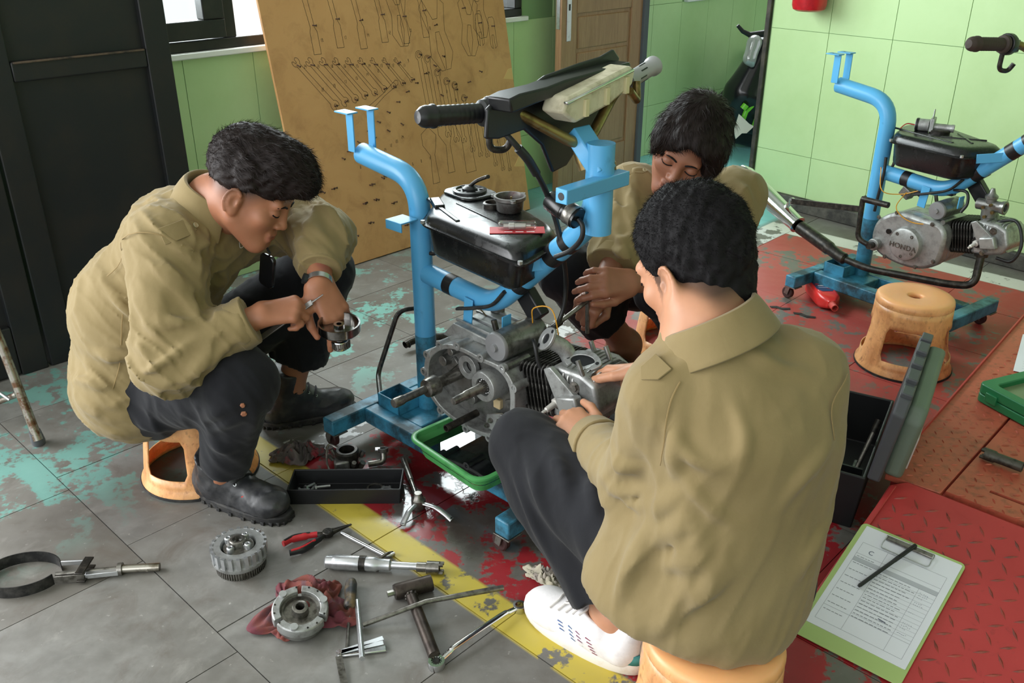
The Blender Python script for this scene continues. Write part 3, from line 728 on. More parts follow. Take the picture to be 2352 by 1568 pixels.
class Fr:
    """local frame with scale about a point (used to fit one engine design to both stands)"""
    def __init__(s, c, k, o): s.c, s.k, s.o = V(c), k, V(o)
    def __call__(s, x, y, z): return s.o + (V((x, y, z)) - s.c) * s.k
def stand(name, P, adir, front, label, group):
    a = V(adir).normalized(); b = V((-a.y, a.x, 0)); M = basis((P[0], P[1], 0), a, b, Z); st = frame_empty(name, M, label, 'stand', group)
    def bar(n_, p, q, w_=.045, h=.045, m=M_BLUEG):
        x = MB(); x.bar(p, q, w_, h); return x.build(n_, m, st, bevel=.004)
    zc = .078
    bar('cross_bar', (-.135, -.25, zc), (-.135, .165, zc)); nr = -.245 if front > .5 else -.185; bar('cross_bar', (front, nr, zc), (front, .165, zc))
    bar('rail', (-.112, -.118, zc), (front - .023, -.118, zc)); bar('rail', (-.112, .03, zc), (front - .023, .03, zc))
    x = MB(); x.box((.0, -.044, zc), (.15, .103, .040)); x.build('mount_plate', M_BLUEG, st, bevel=.003)
    x = MB()      # small open box welded on the plate
    for c_, s_ in (((-.055, -.098, .118), (.09, .004, .042)), ((-.055, -.022, .118), (.09, .004, .042)), ((-.098, -.06, .118), (.004, .08, .042)), ((-.012, -.06, .118), (.004, .08, .042)), ((-.055, -.06, .100), (.09, .08, .004))): x.box(c_, s_)
    x.build('parts_box', M_BLUEG, st, bevel=.001)
    for sx in (-.135, front):
        for sy in (-.225 if sx < 0 else nr + .02, .14):
            x = MB(); x.box((sx, sy, .054), (.05, .045, .004)); x.bar((sx - .012, sy + .014, .052), (sx - .02, sy + .014, .02), .004, .018); x.bar((sx - .012, sy - .014, .052), (sx - .02, sy - .014, .02), .004, .018)
            ca = x.build('caster', M_STEELD, st, bevel=.001); x = MB(); x.lathe([(.006, -.009), (.020, -.009), (.0235, -.006), (.0235, .006), (.020, .009), (.006, .009)], (sx - .02, sy, .0238), (0, 1, 0), 24, closed=True); x.build('wheel', mat('caster_rubber', hx('#3a2220'), .6), ca)
    x = MB(); x.tube(bend([(0, 0, .09), (0, 0, .745), (-.225, 0, .775)], .085, 8), .028, 24); x.build('post', M_BLUE, st)
    x = MB(); x.tube([(0, 0, .094), (0, 0, .32)], .0286, 24, caps=False); x.build('greasy_sleeve', M_BLUEG, st)
    x = MB(); x.tube(bend([(.02, 0, .50), (.265, 0, .482), (.565, 0, .765), (.572, 0, .90)], .06, 8), .0265, 24); x.build('spine', M_BLUE, st)
    for sy in (-.034, .034):
        x = MB(); x.box((-.222, sy, .835), (.028, .004, .10)); x.box((-.236, sy, .886), (.056, .034, .004)); x.build('seat_bracket', M_BLUE, st, bevel=.001)
        x = MB(); x.cyl((-.245, sy, .8875), (-.245, sy, .8884), .004, n=10); x.build('bolt_hole', M_BLACKP, st)
    x = MB(); x.cyl((.575, 0, .74), (.575, 0, .93), .029, n=24); x.build('steering_head', M_BLUE, st)
    x = MB(); x.box((.595, -.045, .853), (.030, .20, .030)); x.build('cross_bracket', M_BLUE, st, bevel=.002)
    for p, q in (((.595, -.1455, .853), (.595, -.1448, .853)), ((.582, .035, .853), (.5825, .035, .853))):
        x = MB(); x.cyl(p, q, .008, n=14); x.build('bolt_hole', M_BLACKP, st)
    x = MB(); x.bar((.51, 0, .945), (.585, 0, .87), .052, .034, (0, 0, 1)); x.build('neck_plate', M_BLUE, st, bevel=.003)
    if front > .5: x = MB(); x.box((.0, -.06, .655), (.06, .055, .004)); x.box((.0, -.087, .645), (.06, .004, .024)); x.build('tank_bracket', M_BLUE, st, bevel=.001)
    x = MB(); x.box((.34, -.035, .468), (.004, .03, .04)); x.build('spine_lug', M_BLUE, st, bevel=.001); x = MB(); x.bar((.38, -.075, .63), (.44, -.02, .64), .004, .03); x.build('tank_lug', M_BLUE, st, bevel=.001)
    x = MB(); x.box((.205, -.032, .455), (.03, .004, .075), Matrix.Rotation(.1, 3, 'Y')); x.build('engine_hanger', M_BLUE, st, bevel=.001)
    for s0, t in ((.345, .045), (.445, .045), (.49, .03)):      # black tape round the pipe
        p = V((.265, 0, .482)).lerp(V((.565, 0, .765)), (s0 - .265) / .3); d = V((.3, 0, .283)).normalized()
        x = MB(); x.tube([p, p + d * t * .7], .0272, 24, caps=False); x.build('tape', M_BLACKP, st)
    x = MB(); x.tube([(.10, 0, .494), (.13, 0, .492)], .0272, 24, caps=False); x.build('tape', M_BLACKP, st)
    x = MB(); x.box((.36, .035, .50), (.05, .03, .075), Matrix.Rotation(-.75, 3, 'Y')); x.build('ignition_box', M_BLACKP, st, bevel=.004)
    x = MB(); x.tube(smooth_path([(.17, -.034, .455), (.23, -.036, .475), (.29, -.034, .50), (.33, -.03, .545)], 5), .009, 10, flat=.5); x.build('rubber_strap', M_RUBBER, st)
    if front < .5: x = MB(); x.tube(smooth_path([(.035, -.03, .56), (.04, -.034, .50), (.035, -.036, .42), (.03, -.034, .36)], 6), .0055, 10); x.build('loom', M_CABLE, st)
    return st, M
ST_L, ML = stand('engine_stand', (-0.2349, 2.2125, 0.09), (.7234, -.6905, 0), .525, 'light blue wheeled engine stand in the middle with open engine', 'blue engine stands')
ST_R, MR = stand('engine_stand', (1.3437, 3.237, 0.09), (.586, -.8103, 0), .432, 'light blue wheeled engine stand beside the right wall', 'blue engine stands')

def tank(M, poly, z, label, depth=.085, left=True):
    t = frame_empty('fuel_tank', M, label, 'tank', 'black fuel tanks')
    cx = sum(p[0] for p in poly) / len(poly); cy = sum(p[1] for p in poly) / len(poly)
    def sc(k): return [(cx + (x - cx) * k, cy + (y - cy) * k) for x, y in poly]
    def rnd(pl, r=.03): 
        q = [V((x, y, 0)) for x, y in pl]; out = []
        for i in range(len(q)):
            a_, b_, c_ = q[i - 1], q[i], q[(i + 1) % len(q)]; s_ = b_ + (a_ - b_).normalized() * r; e = b_ + (c_ - b_).normalized() * r
            for k in range(5): u = k / 4; p = s_ * (1 - u) ** 2 + b_ * 2 * u * (1 - u) + e * u * u; out.append((p.x, p.y))
        return out
    def loft(levels, m, nm):
        mb = MB(); rings = [[(x, y, zz) for x, y in rnd(sc(k), r)] for k, zz, r in levels]; n = len(rings[0])
        mb.add([p for r_ in rings for p in r_], [(i * n + j, i * n + (j + 1) % n, (i + 1) * n + (j + 1) % n, (i + 1) * n + j) for i in range(len(rings) - 1) for j in range(n)] + [tuple(range(n)), tuple(range((len(rings) - 1) * n, len(rings) * n))])
        return mb.build(nm, m, t, smooth=50)
    loft([(.80, z - depth, .03), (.86, z - depth + .012, .035), (.90, z - .006, .035)], M_BLACKG, 'tank_body')
    loft([(1.0, z - .005, .03), (1.0, z, .03)], M_BLACKG, 'flange')
    loft([(.94, z, .035), (.92, z + .014, .04), (.86, z + .024, .045), (.80, z + .026, .045)], M_BLACKG, 'tank_top')
    zt = z + .026
    u = (V((poly[1][0] - poly[0][0], poly[1][1] - poly[0][1], 0))).normalized(); v = V((-u.y, u.x, 0)); c = V((cx, cy, 0))
    def at(a, b, dz=0.0): return c + u * a + v * b + Z * (zt + dz)
    def rib(p, q, w_, h=.006):
        x = MB(); x.bar(p, q, w_, h); x.build('pressed_rib', M_BLACKG, t, bevel=.0028, seg=3)
    if left:
        x = MB(); x.prism(rrect(.125, .105, .03), .008, basis(at(-.105, .045, -.001), u, v, Z)); x.build('pump_plate', M_BLACKG, t, bevel=.003)
        x = MB(); x.lathe([(.044, 0), (.044, .006), (.036, .008), (.034, .004), (.020, .004), (.020, .010), (.012, .016), (0, .016)], at(-.105, .045, .006), Z, 32); x.build('pump_cover', M_BLACKP, t)
        x = MB(); x.tube(smooth_path([at(-.105, .045, .02), at(-.09, .055, .035), at(-.075, .075, .045), at(-.06, .07, .05)], 5), .005, 10); x.build('pump_connector', M_GREASE, t)
        for k in range(6):
            a_ = k * math.pi / 3; x = MB(); x.bar(at(-.105 + .024 * math.cos(a_), .045 + .024 * math.sin(a_), .011), at(-.105 + .033 * math.cos(a_), .045 + .033 * math.sin(a_), .011), .006, .003); x.build('clip', M_BLACKP, t)
        rib(at(-.12, -.055), at(-.055, -.085), .026, .014); rib(at(-.06, -.03), at(.14, -.05), .008); rib(at(-.15, -.06), at(.06, -.115), .012)
        x = MB(); x.lathe([(.024, 0), (.024, .012), (.021, .014), (.018, .014), (.018, -.01), (0, -.01)], at(.02, .02, -.002), Z, 32); x.build('filler_neck', M_GREASE, t)
    else:
        x = MB(); x.lathe([(.034, 0), (.034, .010), (.030, .014), (0, .016)], at(.0, .01, -.001), Z, 32); x.build('filler_cap', M_GREASE, t)
        rib(at(.04, .06), at(.16, -.04), .010); rib(at(.04, -.04), at(.16, .04), .010); rib(at(-.15, -.05), at(.12, -.085), .012)
    for p in (poly[1], poly[0]):
        x = MB(); x.cyl((p[0] + (cx - p[0]) * .05, p[1] + (cy - p[1]) * .05, z - .001), (p[0] + (cx - p[0]) * .05, p[1] + (cy - p[1]) * .05, z + .007), .006, n=6); x.build('bolt', M_STEEL, t)
    x = MB(); x.tube(smooth_path([(cx - .11, cy - .05, z - depth), (cx - .115, cy - .055, z - depth - .025), (cx - .13, cy - .06, z - depth - .028)], 4), .005, 10); x.build('fuel_pipe', M_GREASE, t)
    return t, at, zt
TANK_L, atL, ztL = tank(ML, [(.095, -.083), (.478, -.128), (.434, .064), (.045, .205), (-.03, .19), (-.035, .10)], .672, 'black fuel tank holding a metal cup and spark plug card', .085, True)
TANK_R, atR, ztR = tank(MR, [(.068, -.088), (.355, -.112), (.43, .045), (.11, .20), (.02, .18), (-.015, .10)], .632, 'black fuel tank with a fuel pump lying on top', .085, False)

def engine(M, F_, name, label, open_case):
    e = frame_empty(name, M, label, 'engine', 'motorcycle engines'); k = F_.k
    def pr(nm, poly, y0, y1, m, bev=.004, parent=e, hole=None):
        mb = MB(); MM = Matrix(((1, 0, 0, 0), (0, 0, -1, 0), (0, 1, 0, 0), (0, 0, 0, 1)))
        P = [F_(x, 0, z) for x, z in poly]; T = Matrix.Translation((0, F_(0, y1, 0).y, 0)) @ MM
        H_ = None if hole is None else [(F_(x, 0, z).x, F_(x, 0, z).z) for x, z in hole]
        mb.prism([(p.x, p.z) for p in P], (y1 - y0) * k, T, H_); return mb.build(nm, m, parent, bevel=bev)
    def cyl(nm, p, q, r, m=M_ALU, r2=None, n=28, parent=e, bev=0):
        mb = MB(); mb.cyl(F_(*p), F_(*q), r * k, None if r2 is None else r2 * k, n); return mb.build(nm, m, parent, bevel=bev)
    def bolt(p, d=(0, -1, 0), r=.006, m=M_STEELD, parent=e):
        p = F_(*p); mb = MB(); mb.cyl(p, p + V(d) * .006 * k, r * k, n=6); mb.cyl(p, p + V(d) * .0015 * k, r * 1.5 * k, n=14); return mb.build('bolt', m, parent)
    case = [(.085, .262), (.080, .31), (.092, .355), (.135, .392), (.19, .408), (.26, .405), (.32, .402), (.352, .37), (.352, .30), (.335, .252), (.28, .225), (.21, .218), (.13, .232)]
    cen = (.22, .31); coarse = case; q_ = smooth_path([(x, 0, z) for x, z in case + case[:1]], 4); case = [(p.x, p.z) for p in q_[:-1]]
    def shrink(pl, f_): return [(cen[0] + (x - cen[0]) * f_, cen[1] + (z - cen[1]) * f_) for x, z in pl]
    crank = pr('crankcase', shrink(case, .96), -.055, .085, M_ALUD if open_case else M_ALU, .008)
    if open_case:
        pr('gasket_rim', case, -.100, -.050, M_ALU, .002, hole=shrink(case, .90))
        for i, (x, z) in enumerate(coarse):
            if i % 1 == 0:
                mb = MB(); mb.lathe([(.0045 * k, 0), (.0095 * k, 0), (.0095 * k, .05 * k), (.0045 * k, .05 * k)], F_(x, -.102, z), (0, 1, 0), 16, closed=True); mb.build('bolt_boss', M_ALU, e)
        pr('inner_web', shrink(case, .905), -.062, -.052, M_ALUD, .003)
        mb = MB(); mb.lathe([(.019 * k, 0), (.032 * k, 0), (.034 * k, .004 * k), (.034 * k, .045 * k), (.019 * k, .045 * k)], F_(.272, -.108, .345), (0, 1, 0), 36, closed=True); mb.build('bearing_ring', M_ALU, e, bevel=.001)
        mb = MB(); mb.lathe([(.011 * k, 0), (.0185 * k, .002 * k), (.0185 * k, .02 * k), (.011 * k, .02 * k)], F_(.272, -.100, .345), (0, 1, 0), 30, closed=True); mb.build('bearing', M_STEELD, e)
        for j in range(14):
            a_ = 2 * math.pi * j / 14; mb = MB(); mb.ball(F_(.272 + .0150 * math.cos(a_), -.101, .345 + .0150 * math.sin(a_)), .0028 * k, n=8, m=6); mb.build('bearing_ball', M_CHROME, e)
        # two shafts reaching out towards the near side
        mb = MB(); o = F_(.272, -.06, .345); pf = [(0, -.13), (.0075, -.13), (.0085, -.122), (.0085, -.10), (.010, -.098), (.010, -.06), (.0115, -.058), (.0115, .0), (0, 0)]
        mb.lathe([(r * k, h * k) for r, h in pf], o, (0, 1, 0), 24); sh = mb.build('clutch_shaft', M_STEELD, e)
        mb = MB(); 
        for j in range(18):
            a_ = 2 * math.pi * j / 18; mb.box(o + V((.0112 * k * math.cos(a_), -.04 * k, .0112 * k * math.sin(a_))), (.0018 * k, .03 * k, .0018 * k))
        mb.build('splines', M_STEELD, sh)
        mb = MB(); o = F_(.165, -.055, .325); pf = [(0, -.20), (.009, -.20), (.0105, -.196), (.0105, -.178), (.0085, -.172), (.0085, -.115), (.019, -.112), (.021, -.105), (.021, -.085), (.0125, -.082), (.0125, 0), (0, 0)]
        mb.lathe([(r * k, h * k) for r, h in pf], o, (0, 1, 0), 24); mb.build('kick_shaft', M_STEELD, e)
        mb = MB(); mb.lathe([(.006 * k, 0), (.008 * k, .0), (.008 * k, .09 * k), (.006 * k, .09 * k)], F_(.225, -.17, .255), (0, 1, 0), 16, closed=True); mb.build('shift_shaft', M_GREASE, e)
        mb = MB(); mb.lathe([(.013 * k, 0), (.027 * k, 0), (.027 * k, .012 * k), (.013 * k, .012 * k)], F_(.195, -.078, .352), (0, 1, 0), 28, closed=True); mb.build('oil_seal', M_ALU, e, bevel=.001)
        for x, z, r in ((.31, .262, .020), (.285, .252, .014), (.325, .285, .010)): cyl('oil_pump', (x, -.085, z), (x, -.055, z), r, M_ALU, bev=.0015)
        pr('oil_pump_plate', [(.258, .238), (.262, .27), (.30, .285), (.335, .285), (.34, .25), (.31, .232)], -.088, -.08, M_ALU, .002)
        for x, z in ((.30, .268), (.322, .275), (.275, .26), (.33, .25), (.265, .245)): bolt((x, -.089, z), r=.004)
        for x, z, r in ((.125, .345, .012), (.15, .375, .009), (.115, .29, .010), (.21, .285, .014)): cyl('case_boss', (x, -.085, z), (x, -.055, z), r, M_ALUD, bev=.0015)
        for x0, z0, x1, z1 in ((.20, .33, .24, .335), (.205, .318, .24, .322), (.21, .30, .245, .305), (.12, .32, .15, .35), (.18, .37, .25, .385), (.30, .30, .34, .32)):
            mb = MB(); mb.bar(F_(x0, -.066, z0), F_(x1, -.066, z1), .018 * k, .005 * k, (0, 1, 0)); mb.build('case_rib', M_ALUD, e, bevel=.001)
        mb = MB(); mb.box(F_(.275, -.066, .292), (.020 * k, .012 * k, .022 * k)); mb.build('chain_guide', mat('ivory_plastic', hx('#c9b48a'), .5), e, bevel=.003)
        pr('case_lid', [(.10, .392), (.135, .43), (.235, .425), (.27, .41), (.20, .408), (.14, .394)], -.06, .07, M_ALU, .003)
        for y in (-.04, -.01, .02, .05):
            mb = MB(); mb.bar(F_(.125, y, .430), F_(.235, y, .427), .004 * k, .006 * k); mb.build('lid_rib', M_ALU, e, bevel=.001)
        mb = MB(); mb.lathe([(0, 0), (.019, 0), (.019, .036), (.017, .040), (.014, .038), (0, .038)], F_(.155, .055, .43), (0, 0, 1), 24); mb.build('breather_cap', M_ALUD, e)
    else:
        pr('clutch_cover', shrink(case, .985), -.112, -.055, M_ALU, .012)
        mb = MB(); mb.lathe([(0, -.020), (.048, -.020), (.056, -.016), (.059, -.008), (.060, 0.01)], F_(.222, -.115, .305), (0, 1, 0), 48); lid = mb.build('round_cover', M_ALU, e)
        for a_ in (2.3, .9, -.6, -2.0 + .4):
            p = (.222 + .043 * math.cos(a_), -.1345, .305 + .043 * math.sin(a_)); mb = MB(); mb.lathe([(.003, -.003), (.003, -.001), (.006, -.001), (.0075, .002), (.009, .002)], F_(*p), (0, 1, 0), 18); mb.build('cover_screw', M_STEELD, e)
        tx = bpy.data.curves.new('lettering', 'FONT'); tx.body = 'HONDA'; tx.size = .026; tx.extrude = .0012; tx.align_x = 'CENTER'; tx.align_y = 'CENTER'; tx.space_character = 1.1; tx.materials.append(M_STEELD)
        to_ = bpy.data.objects.new('tmp_text', tx); tme = bpy.data.meshes.new_from_object(to_); bpy.data.objects.remove(to_); tme.materials.clear(); tme.materials.append(M_STEELD)
        to = bpy.data.objects.new('lettering', tme); link(to, lid); to.matrix_local = basis(F_(.222, -.1362, .297), (1, 0, 0), (0, 0, 1), (0, -1, 0))
        cyl('kick_boss', (.108, -.135, .272), (.108, -.10, .272), .022, M_ALU, bev=.003); cyl('kick_spline', (.108, -.16, .272), (.108, -.13, .272), .012, M_GREASE, n=16)
        mb = MB(); mb.tube(bend([F_(.108, -.15, .272), F_(.055, -.155, .285), F_(.048, -.15, .43), F_(.055, -.14, .435)], .03, 5), .0095, 14); mb.tube([F_(.045, -.15, .43), F_(.15, -.15, .432)], .0105, 14); mb.build('kick_lever', M_GREASE, e)
        cyl('inspection_plug', (.148, -.118, .33), (.148, -.108, .33), .009, M_GREASE)
        for x, z in ((.10, .37), (.165, .402), (.30, .395), (.33, .27), (.27, .232), (.15, .235)): bolt((x, -.113, z), r=.005)
    # starter motor
    st = cyl('starter_motor', (.294, -.088, .437), (.294, .03, .437), .031, M_ALUD, n=36, bev=.003)
    mb = MB(); mb.lathe([(0, -.010), (.0075, -.010), (.009, -.004), (.029, -.003), (.031, 0), (.031, .004)], F_(.294, -.090, .437), (0, 1, 0), 36)
    mb.v = [(x, y, z) for x, y, z in mb.v]
    mb2 = MB(); mb2.lathe([(0, -.010 * k), (.0075 * k, -.010 * k), (.009 * k, -.004 * k), (.028 * k, -.003 * k), (.0305 * k, 0), (.0305 * k, .006 * k)], F_(.294, -.090, .437), (0, 1, 0), 36); mb2.build('starter_cap', mat('grey_cap', hx('#8f9092'), .45, .5), st)
    cyl('starter_terminal', (.275, -.07, .462), (.268, -.07, .482), .006, M_GREASE, parent=st)
    cyl('starter_mount', (.325, -.095, .405), (.325, -.03, .405), .008, M_ALUD)
    # cylinder with cooling fins, tilted a little upwards
    d = V((.98, 0, .2)).normalized(); u = V((-.2, 0, .98)).normalized(); o = V((.34, 0, .353))
    def C(t, y, h): q = o + d * t + u * h; return (q.x, y, q.z)
    cyl('barrel', C(0, -.0, 0), C(.085, 0, 0), .037, M_FIN, n=32)
    fin = MB(); hh, ww = .056, .068
    pl = rrect(2 * ww, 2 * hh, .018, 4); MMf = basis((0, 0, 0), V((0, 1, 0)), u, d)
    fin.prism([(x * k, y * k) for x, y in pl], .0032 * k, MMf); fme = fin.mesh('fin', 30); fme.materials.append(M_FIN)
    for j in range(8):
        ob = bpy.data.objects.new('fin', fme); link(ob, e); ob.location = F_(*C(.004 + .0098 * j, 0, 0))
    for y, h in ((-.05, -.044), (.05, -.044)): cyl('stud_boss', C(0, y, h), C(.08, y, h), .008, M_ALU, n=14)
    # cylinder head
    hb = MB(); pts = [(.078, -.052), (.078, .052), (.105, .058), (.16, .050), (.192, .030), (.198, -.02), (.175, -.050), (.12, -.056)]
    MH = basis(F_(*C(0, .062, 0)), d, u, V((0, -1, 0)))
    hb.prism([(x * k, y * k) for x, y in pts], .124 * k, MH @ Matrix.Scale(1, 4)); head = hb.build('cylinder_head', M_ALU, e, bevel=.009, seg=3)
    for j in range(7):
        x = .118 + .0105 * j; s_ = 1 - .035 * j; rb = MB(); rb.prism([(q[0] * k * s_, q[1] * k * s_) for q in rrect(.140, .118, .03, 4)], .0034 * k, basis(F_(*C(x, 0, 0)), V((0, 1, 0)), u, d)); rb.build('head_fin', M_ALUD if open_case else M_ALU, e)
    pr('side_plate', [C(.082, 0, .056)[::2], C(.10, 0, .062)[::2], C(.155, 0, .010)[::2], C(.15, 0, -.03)[::2], C(.10, 0, .0)[::2]], -.078, -.066, M_ALU, .002)
    pr('valve_cover', [C(.115, 0, .008)[::2], C(.165, 0, .014)[::2], C(.172, 0, -.028)[::2], C(.12, 0, -.030)[::2]], -.092, -.070, M_ALU, .005)
    bolt(C(.158, -.078, .03), r=.008); bolt(C(.12, -.074, -.045), r=.006)
    mb = MB(); q = V(C(.098, -.055, -.012)); sp = [(0, -.052), (.0035, -.052), (.0035, -.044), (.0058, -.042), (.0066, -.020), (.0105, -.018), (.0105, -.008), (.008, -.006), (.008, 0.01)]
    mb.lathe([(r * k, h * k) for r, h in sp], F_(*q), (.1, 1, .25), 18); mb.build('spark_plug', mat('white_ceramic', hx('#d9d6cf'), .25, .2), e)
    cyl('plug_recess', C(.098, -.066, -.012), C(.098, -.055, -.012), .019, M_BLACKP)
    return e, F_, C, d, u, pr, cyl, bolt
FL_ = Fr((.294, -.09, .437), 1.17, (.369, -.10, .437)); FR_ = Fr((0, 0, 0), 1.0, (0, 0, 0))
ENG_L, FE, CE, dE, uE, prE, cylE, boltE = engine(ML, FL_, 'motorcycle_engine', 'open motorcycle engine with bare shafts hanging in the stand', True)
ENG_R, FR2, CR, dR, uR, prR, cylR, boltR = engine(MR, FR_, 'motorcycle_engine', 'complete motorcycle engine with silver covers by the right wall', False)
# --- left engine extras: intake manifold and open port
mb = MB(); p0, p1, p2 = V(CE(.098, -.012, .045)), V(CE(.092, -.022, .080)), V(CE(.075, -.045, .105))
mb.tube([FE(*p) for p in smooth_path([p0, p1, p2], 5)], .0165 * FE.k, 20); mb.build('intake_manifold', M_ALU, ENG_L)
def flange(C_, nrm, upv, L_, W_, hole, th, nm, par, m=M_ALU):
    nrm = V(nrm).normalized(); x = V(upv); x = (x - nrm * x.dot(nrm)).normalized(); y = nrm.cross(x); n = 32; o_, h_ = [], []
    for i in range(n):
        a = 2 * math.pi * i / n; c, s_ = math.cos(a), math.sin(a); o_.append((L_ * math.copysign(abs(c) ** 1.0, c), W_ * s_ * (1 - .35 * abs(c) ** 3))); h_.append((hole[0] * c, hole[1] * s_))
    q = MB(); q.prism(o_, th, basis(C_, x, y, nrm), h_); ob = q.build(nm, m, par, bevel=.0015)
    for sg in (-1, 1): q = MB(); q.cyl(V(C_) + x * L_ * .78 * sg + nrm * th, V(C_) + x * L_ * .78 * sg + nrm * (th + .0006), .0045, n=12); q.build('flange_hole', M_BLACKP, ob)
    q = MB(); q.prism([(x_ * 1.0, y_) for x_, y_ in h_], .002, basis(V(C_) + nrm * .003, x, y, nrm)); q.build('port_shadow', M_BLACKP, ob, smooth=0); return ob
fc = FE(*p2); flange(fc, (-.35, -.75, .45), (.55, .1, .8), .034, .025, (.013, .011), .008, 'manifold_flange', ENG_L)
fc = FE(*CE(.135, -.020, .057)); mb = MB(); mb.tube([FE(*CE(.135, -.012, .03)), fc], [.034, .030], 24); mb.build('port_neck', M_ALU, ENG_L)
flange(fc, (.02, -.45, .88), (.93, .15, .1), .048, .030, (.030, .016), .007, 'port_flange', ENG_L)
for y, t_ in ((.045, .115), (.03, .165), (-.055, .165)): mb = MB(); mb.tube([FE(*CE(t_, y, .03)), FE(*CE(t_ - .012, y, .075))], .006, 12); mb.build('stud', M_ALUD, ENG_L)
mb = MB(); mb.tube(smooth_path([FE(.33, -.02, .44), FE(.37, -.06, .46), FE(.39, -.06, .41), FE(.42, -.03, .40)], 6), .005, 10); mb.build('breather_hose', M_CABLE, ENG_L)
for pts, m_ in (([FE(.31, .0, .466), FE(.33, -.02, .51), FE(.37, -.01, .515), FE(.385, .0, .44)], M_YWIRE), ([FE(.16, .02, .425), FE(.13, .0, .47), FE(.12, .0, .50)], M_BRASS)):
    mb = MB(); mb.tube(smooth_path(pts, 6), .0016, 6); mb.build('wire', m_, ENG_L)
# --- right engine extras: carburettor, hoses, exhaust
mb = MB(); mb.tube(smooth_path([CR(.12, 0, .05), CR(.11, .0, .08), CR(.09, -.01, .10)], 5), .017, 18); mb.build('intake_manifold', M_ALUD, ENG_R)
cb = V((.435, -.02, .475))
mb = MB(); mb.lathe([(0, 0), (.018, 0), (.021, .004), (.021, .028), (.024, .03), (.024, .06), (.017, .066), (.017, .09), (.020, .092), (.020, .10), (.011, .108), (.006, .125), (0, .125)], cb + V((0, 0, -.065)), (-.05, 0, 1), 28); carb = mb.build('carburettor', M_ALUD, ENG_R)
mb = MB(); mb.tube([cb + V((-.045, 0, .0)), cb + V((.035, 0, .005))], .0185, 22); mb.lathe([(.013, 0), (.021, 0), (.023, .012), (.018, .014), (.013, .012)], cb + V((.035, 0, .005)), (1, 0, .05), 24, closed=True); mb.build('carburettor_throat', M_ALUD, carb)
for dx, dy, dz in ((-.01, -.026, .0), (.012, -.024, .012), (.0, -.025, -.03), (.02, -.02, -.012)): mb = MB(); mb.cyl(cb + V((dx, dy, dz)), cb + V((dx, dy - .008, dz)), .0055, n=10); mb.build('screw', M_BRASS, carb)
mb = MB(); mb.tube(smooth_path([cb + V((.02, .0, -.05)), (.53, -.03, .45), (.572, -.05, .39), (.56, -.06, .33), (.51, -.06, .325)], 7), .0055, 10); mb.build('fuel_hose', M_CABLE, ENG_R)
mb = MB(); mb.tube(smooth_path([(.30, -.02, .50), (.35, -.03, .505), (.365, -.04, .47), (.355, -.05, .44)], 6), .005, 10); mb.build('vent_hose', M_CABLE, ENG_R)
for pts in ([(.125, -.005, .45), (.15, -.10, .42), (.19, -.118, .395), (.24, -.118, .385), (.30, -.10, .392)], [(.02, -.026, .52), (.06, -.06, .45), (.11, -.02, .44), (.18, -.01, .47)]):
    mb = MB(); mb.tube(smooth_path(pts, 6), .0018, 6); mb.build('wire', M_YWIRE, ENG_R)
mb = MB(); mb.box((.26, .0, .488), (.07, .03, .03)); mb.box((.175, .0, .465), (.035, .025, .04), Matrix.Rotation(.4, 3, 'Y')); mb.build('coil_pack', M_BLACKP, ENG_R, bevel=.004)
mb = MB(); mb.box((.12, .01, .445), (.04, .04, .035), Matrix.Rotation(.5, 3, 'Y')); mb.build('regulator', M_ALUD, ENG_R, bevel=.003)
# exhaust pipe and chrome muffler
ex = frame_empty('exhaust', MR, 'black exhaust pipe with chrome muffler under the right engine', 'exhaust')
e0, e1 = V((.452, -.045, .32)), V((.462, -.075, .262))
path = bend([e0, (.465, -.07, .215), (.40, -.10, .205), (.10, -.125, .175), (-.02, -.125, .185), (-0.0748, -0.12, 0.2033), (-0.2313, -0.1, 0.2403)], .045, 6)
mb = MB(); n_ = len(path); mb.tube(path, [.013 + (.009 if i > n_ * .62 else 0) + (.004 if i > n_ * .85 else 0) for i in range(n_)], 18); mb.build('exhaust_pipe', M_GREASE, ex)
m0, m1 = V((-0.245, -0.1, 0.2474)), V((-0.5983, -0.05, 0.3738)); dm = (m1 - m0).normalized()
mb = MB(); L_ = (m1 - m0).length; mb.lathe([(.024, -.004), (.034, -.002), (.034, .004), (.031, .006), (.042, L_ * .6), (.044, L_ * .9), (.034, L_), (0, L_)], m0, dm, 36); mb.build('muffler', M_CHROME, ex)
q0, q1 = V((-0.2735, -0.12, 0.3389)), V((0.0207, -0.115, 0.3799)); mb = MB(); mb.bar(q0, q1, .006, .022, (0, 0, 1)); mb.build('muffler_bracket', M_GREASE, ex, bevel=.001)
mb = MB(); mb.lathe([(.005, 0), (.014, 0), (.014, .008), (.005, .008)], q0, (0, 1, 0), 18, closed=True); mb.bar(q0, m0.lerp(m1, .25), .014, .01); mb.build('muffler_clamp', M_CHROME, ex)
mb = MB(); mb.cyl((.452, -.045, .322), (.452, -.045, .312), .022, n=20); mb.build('exhaust_flange', M_GREASE, ex)

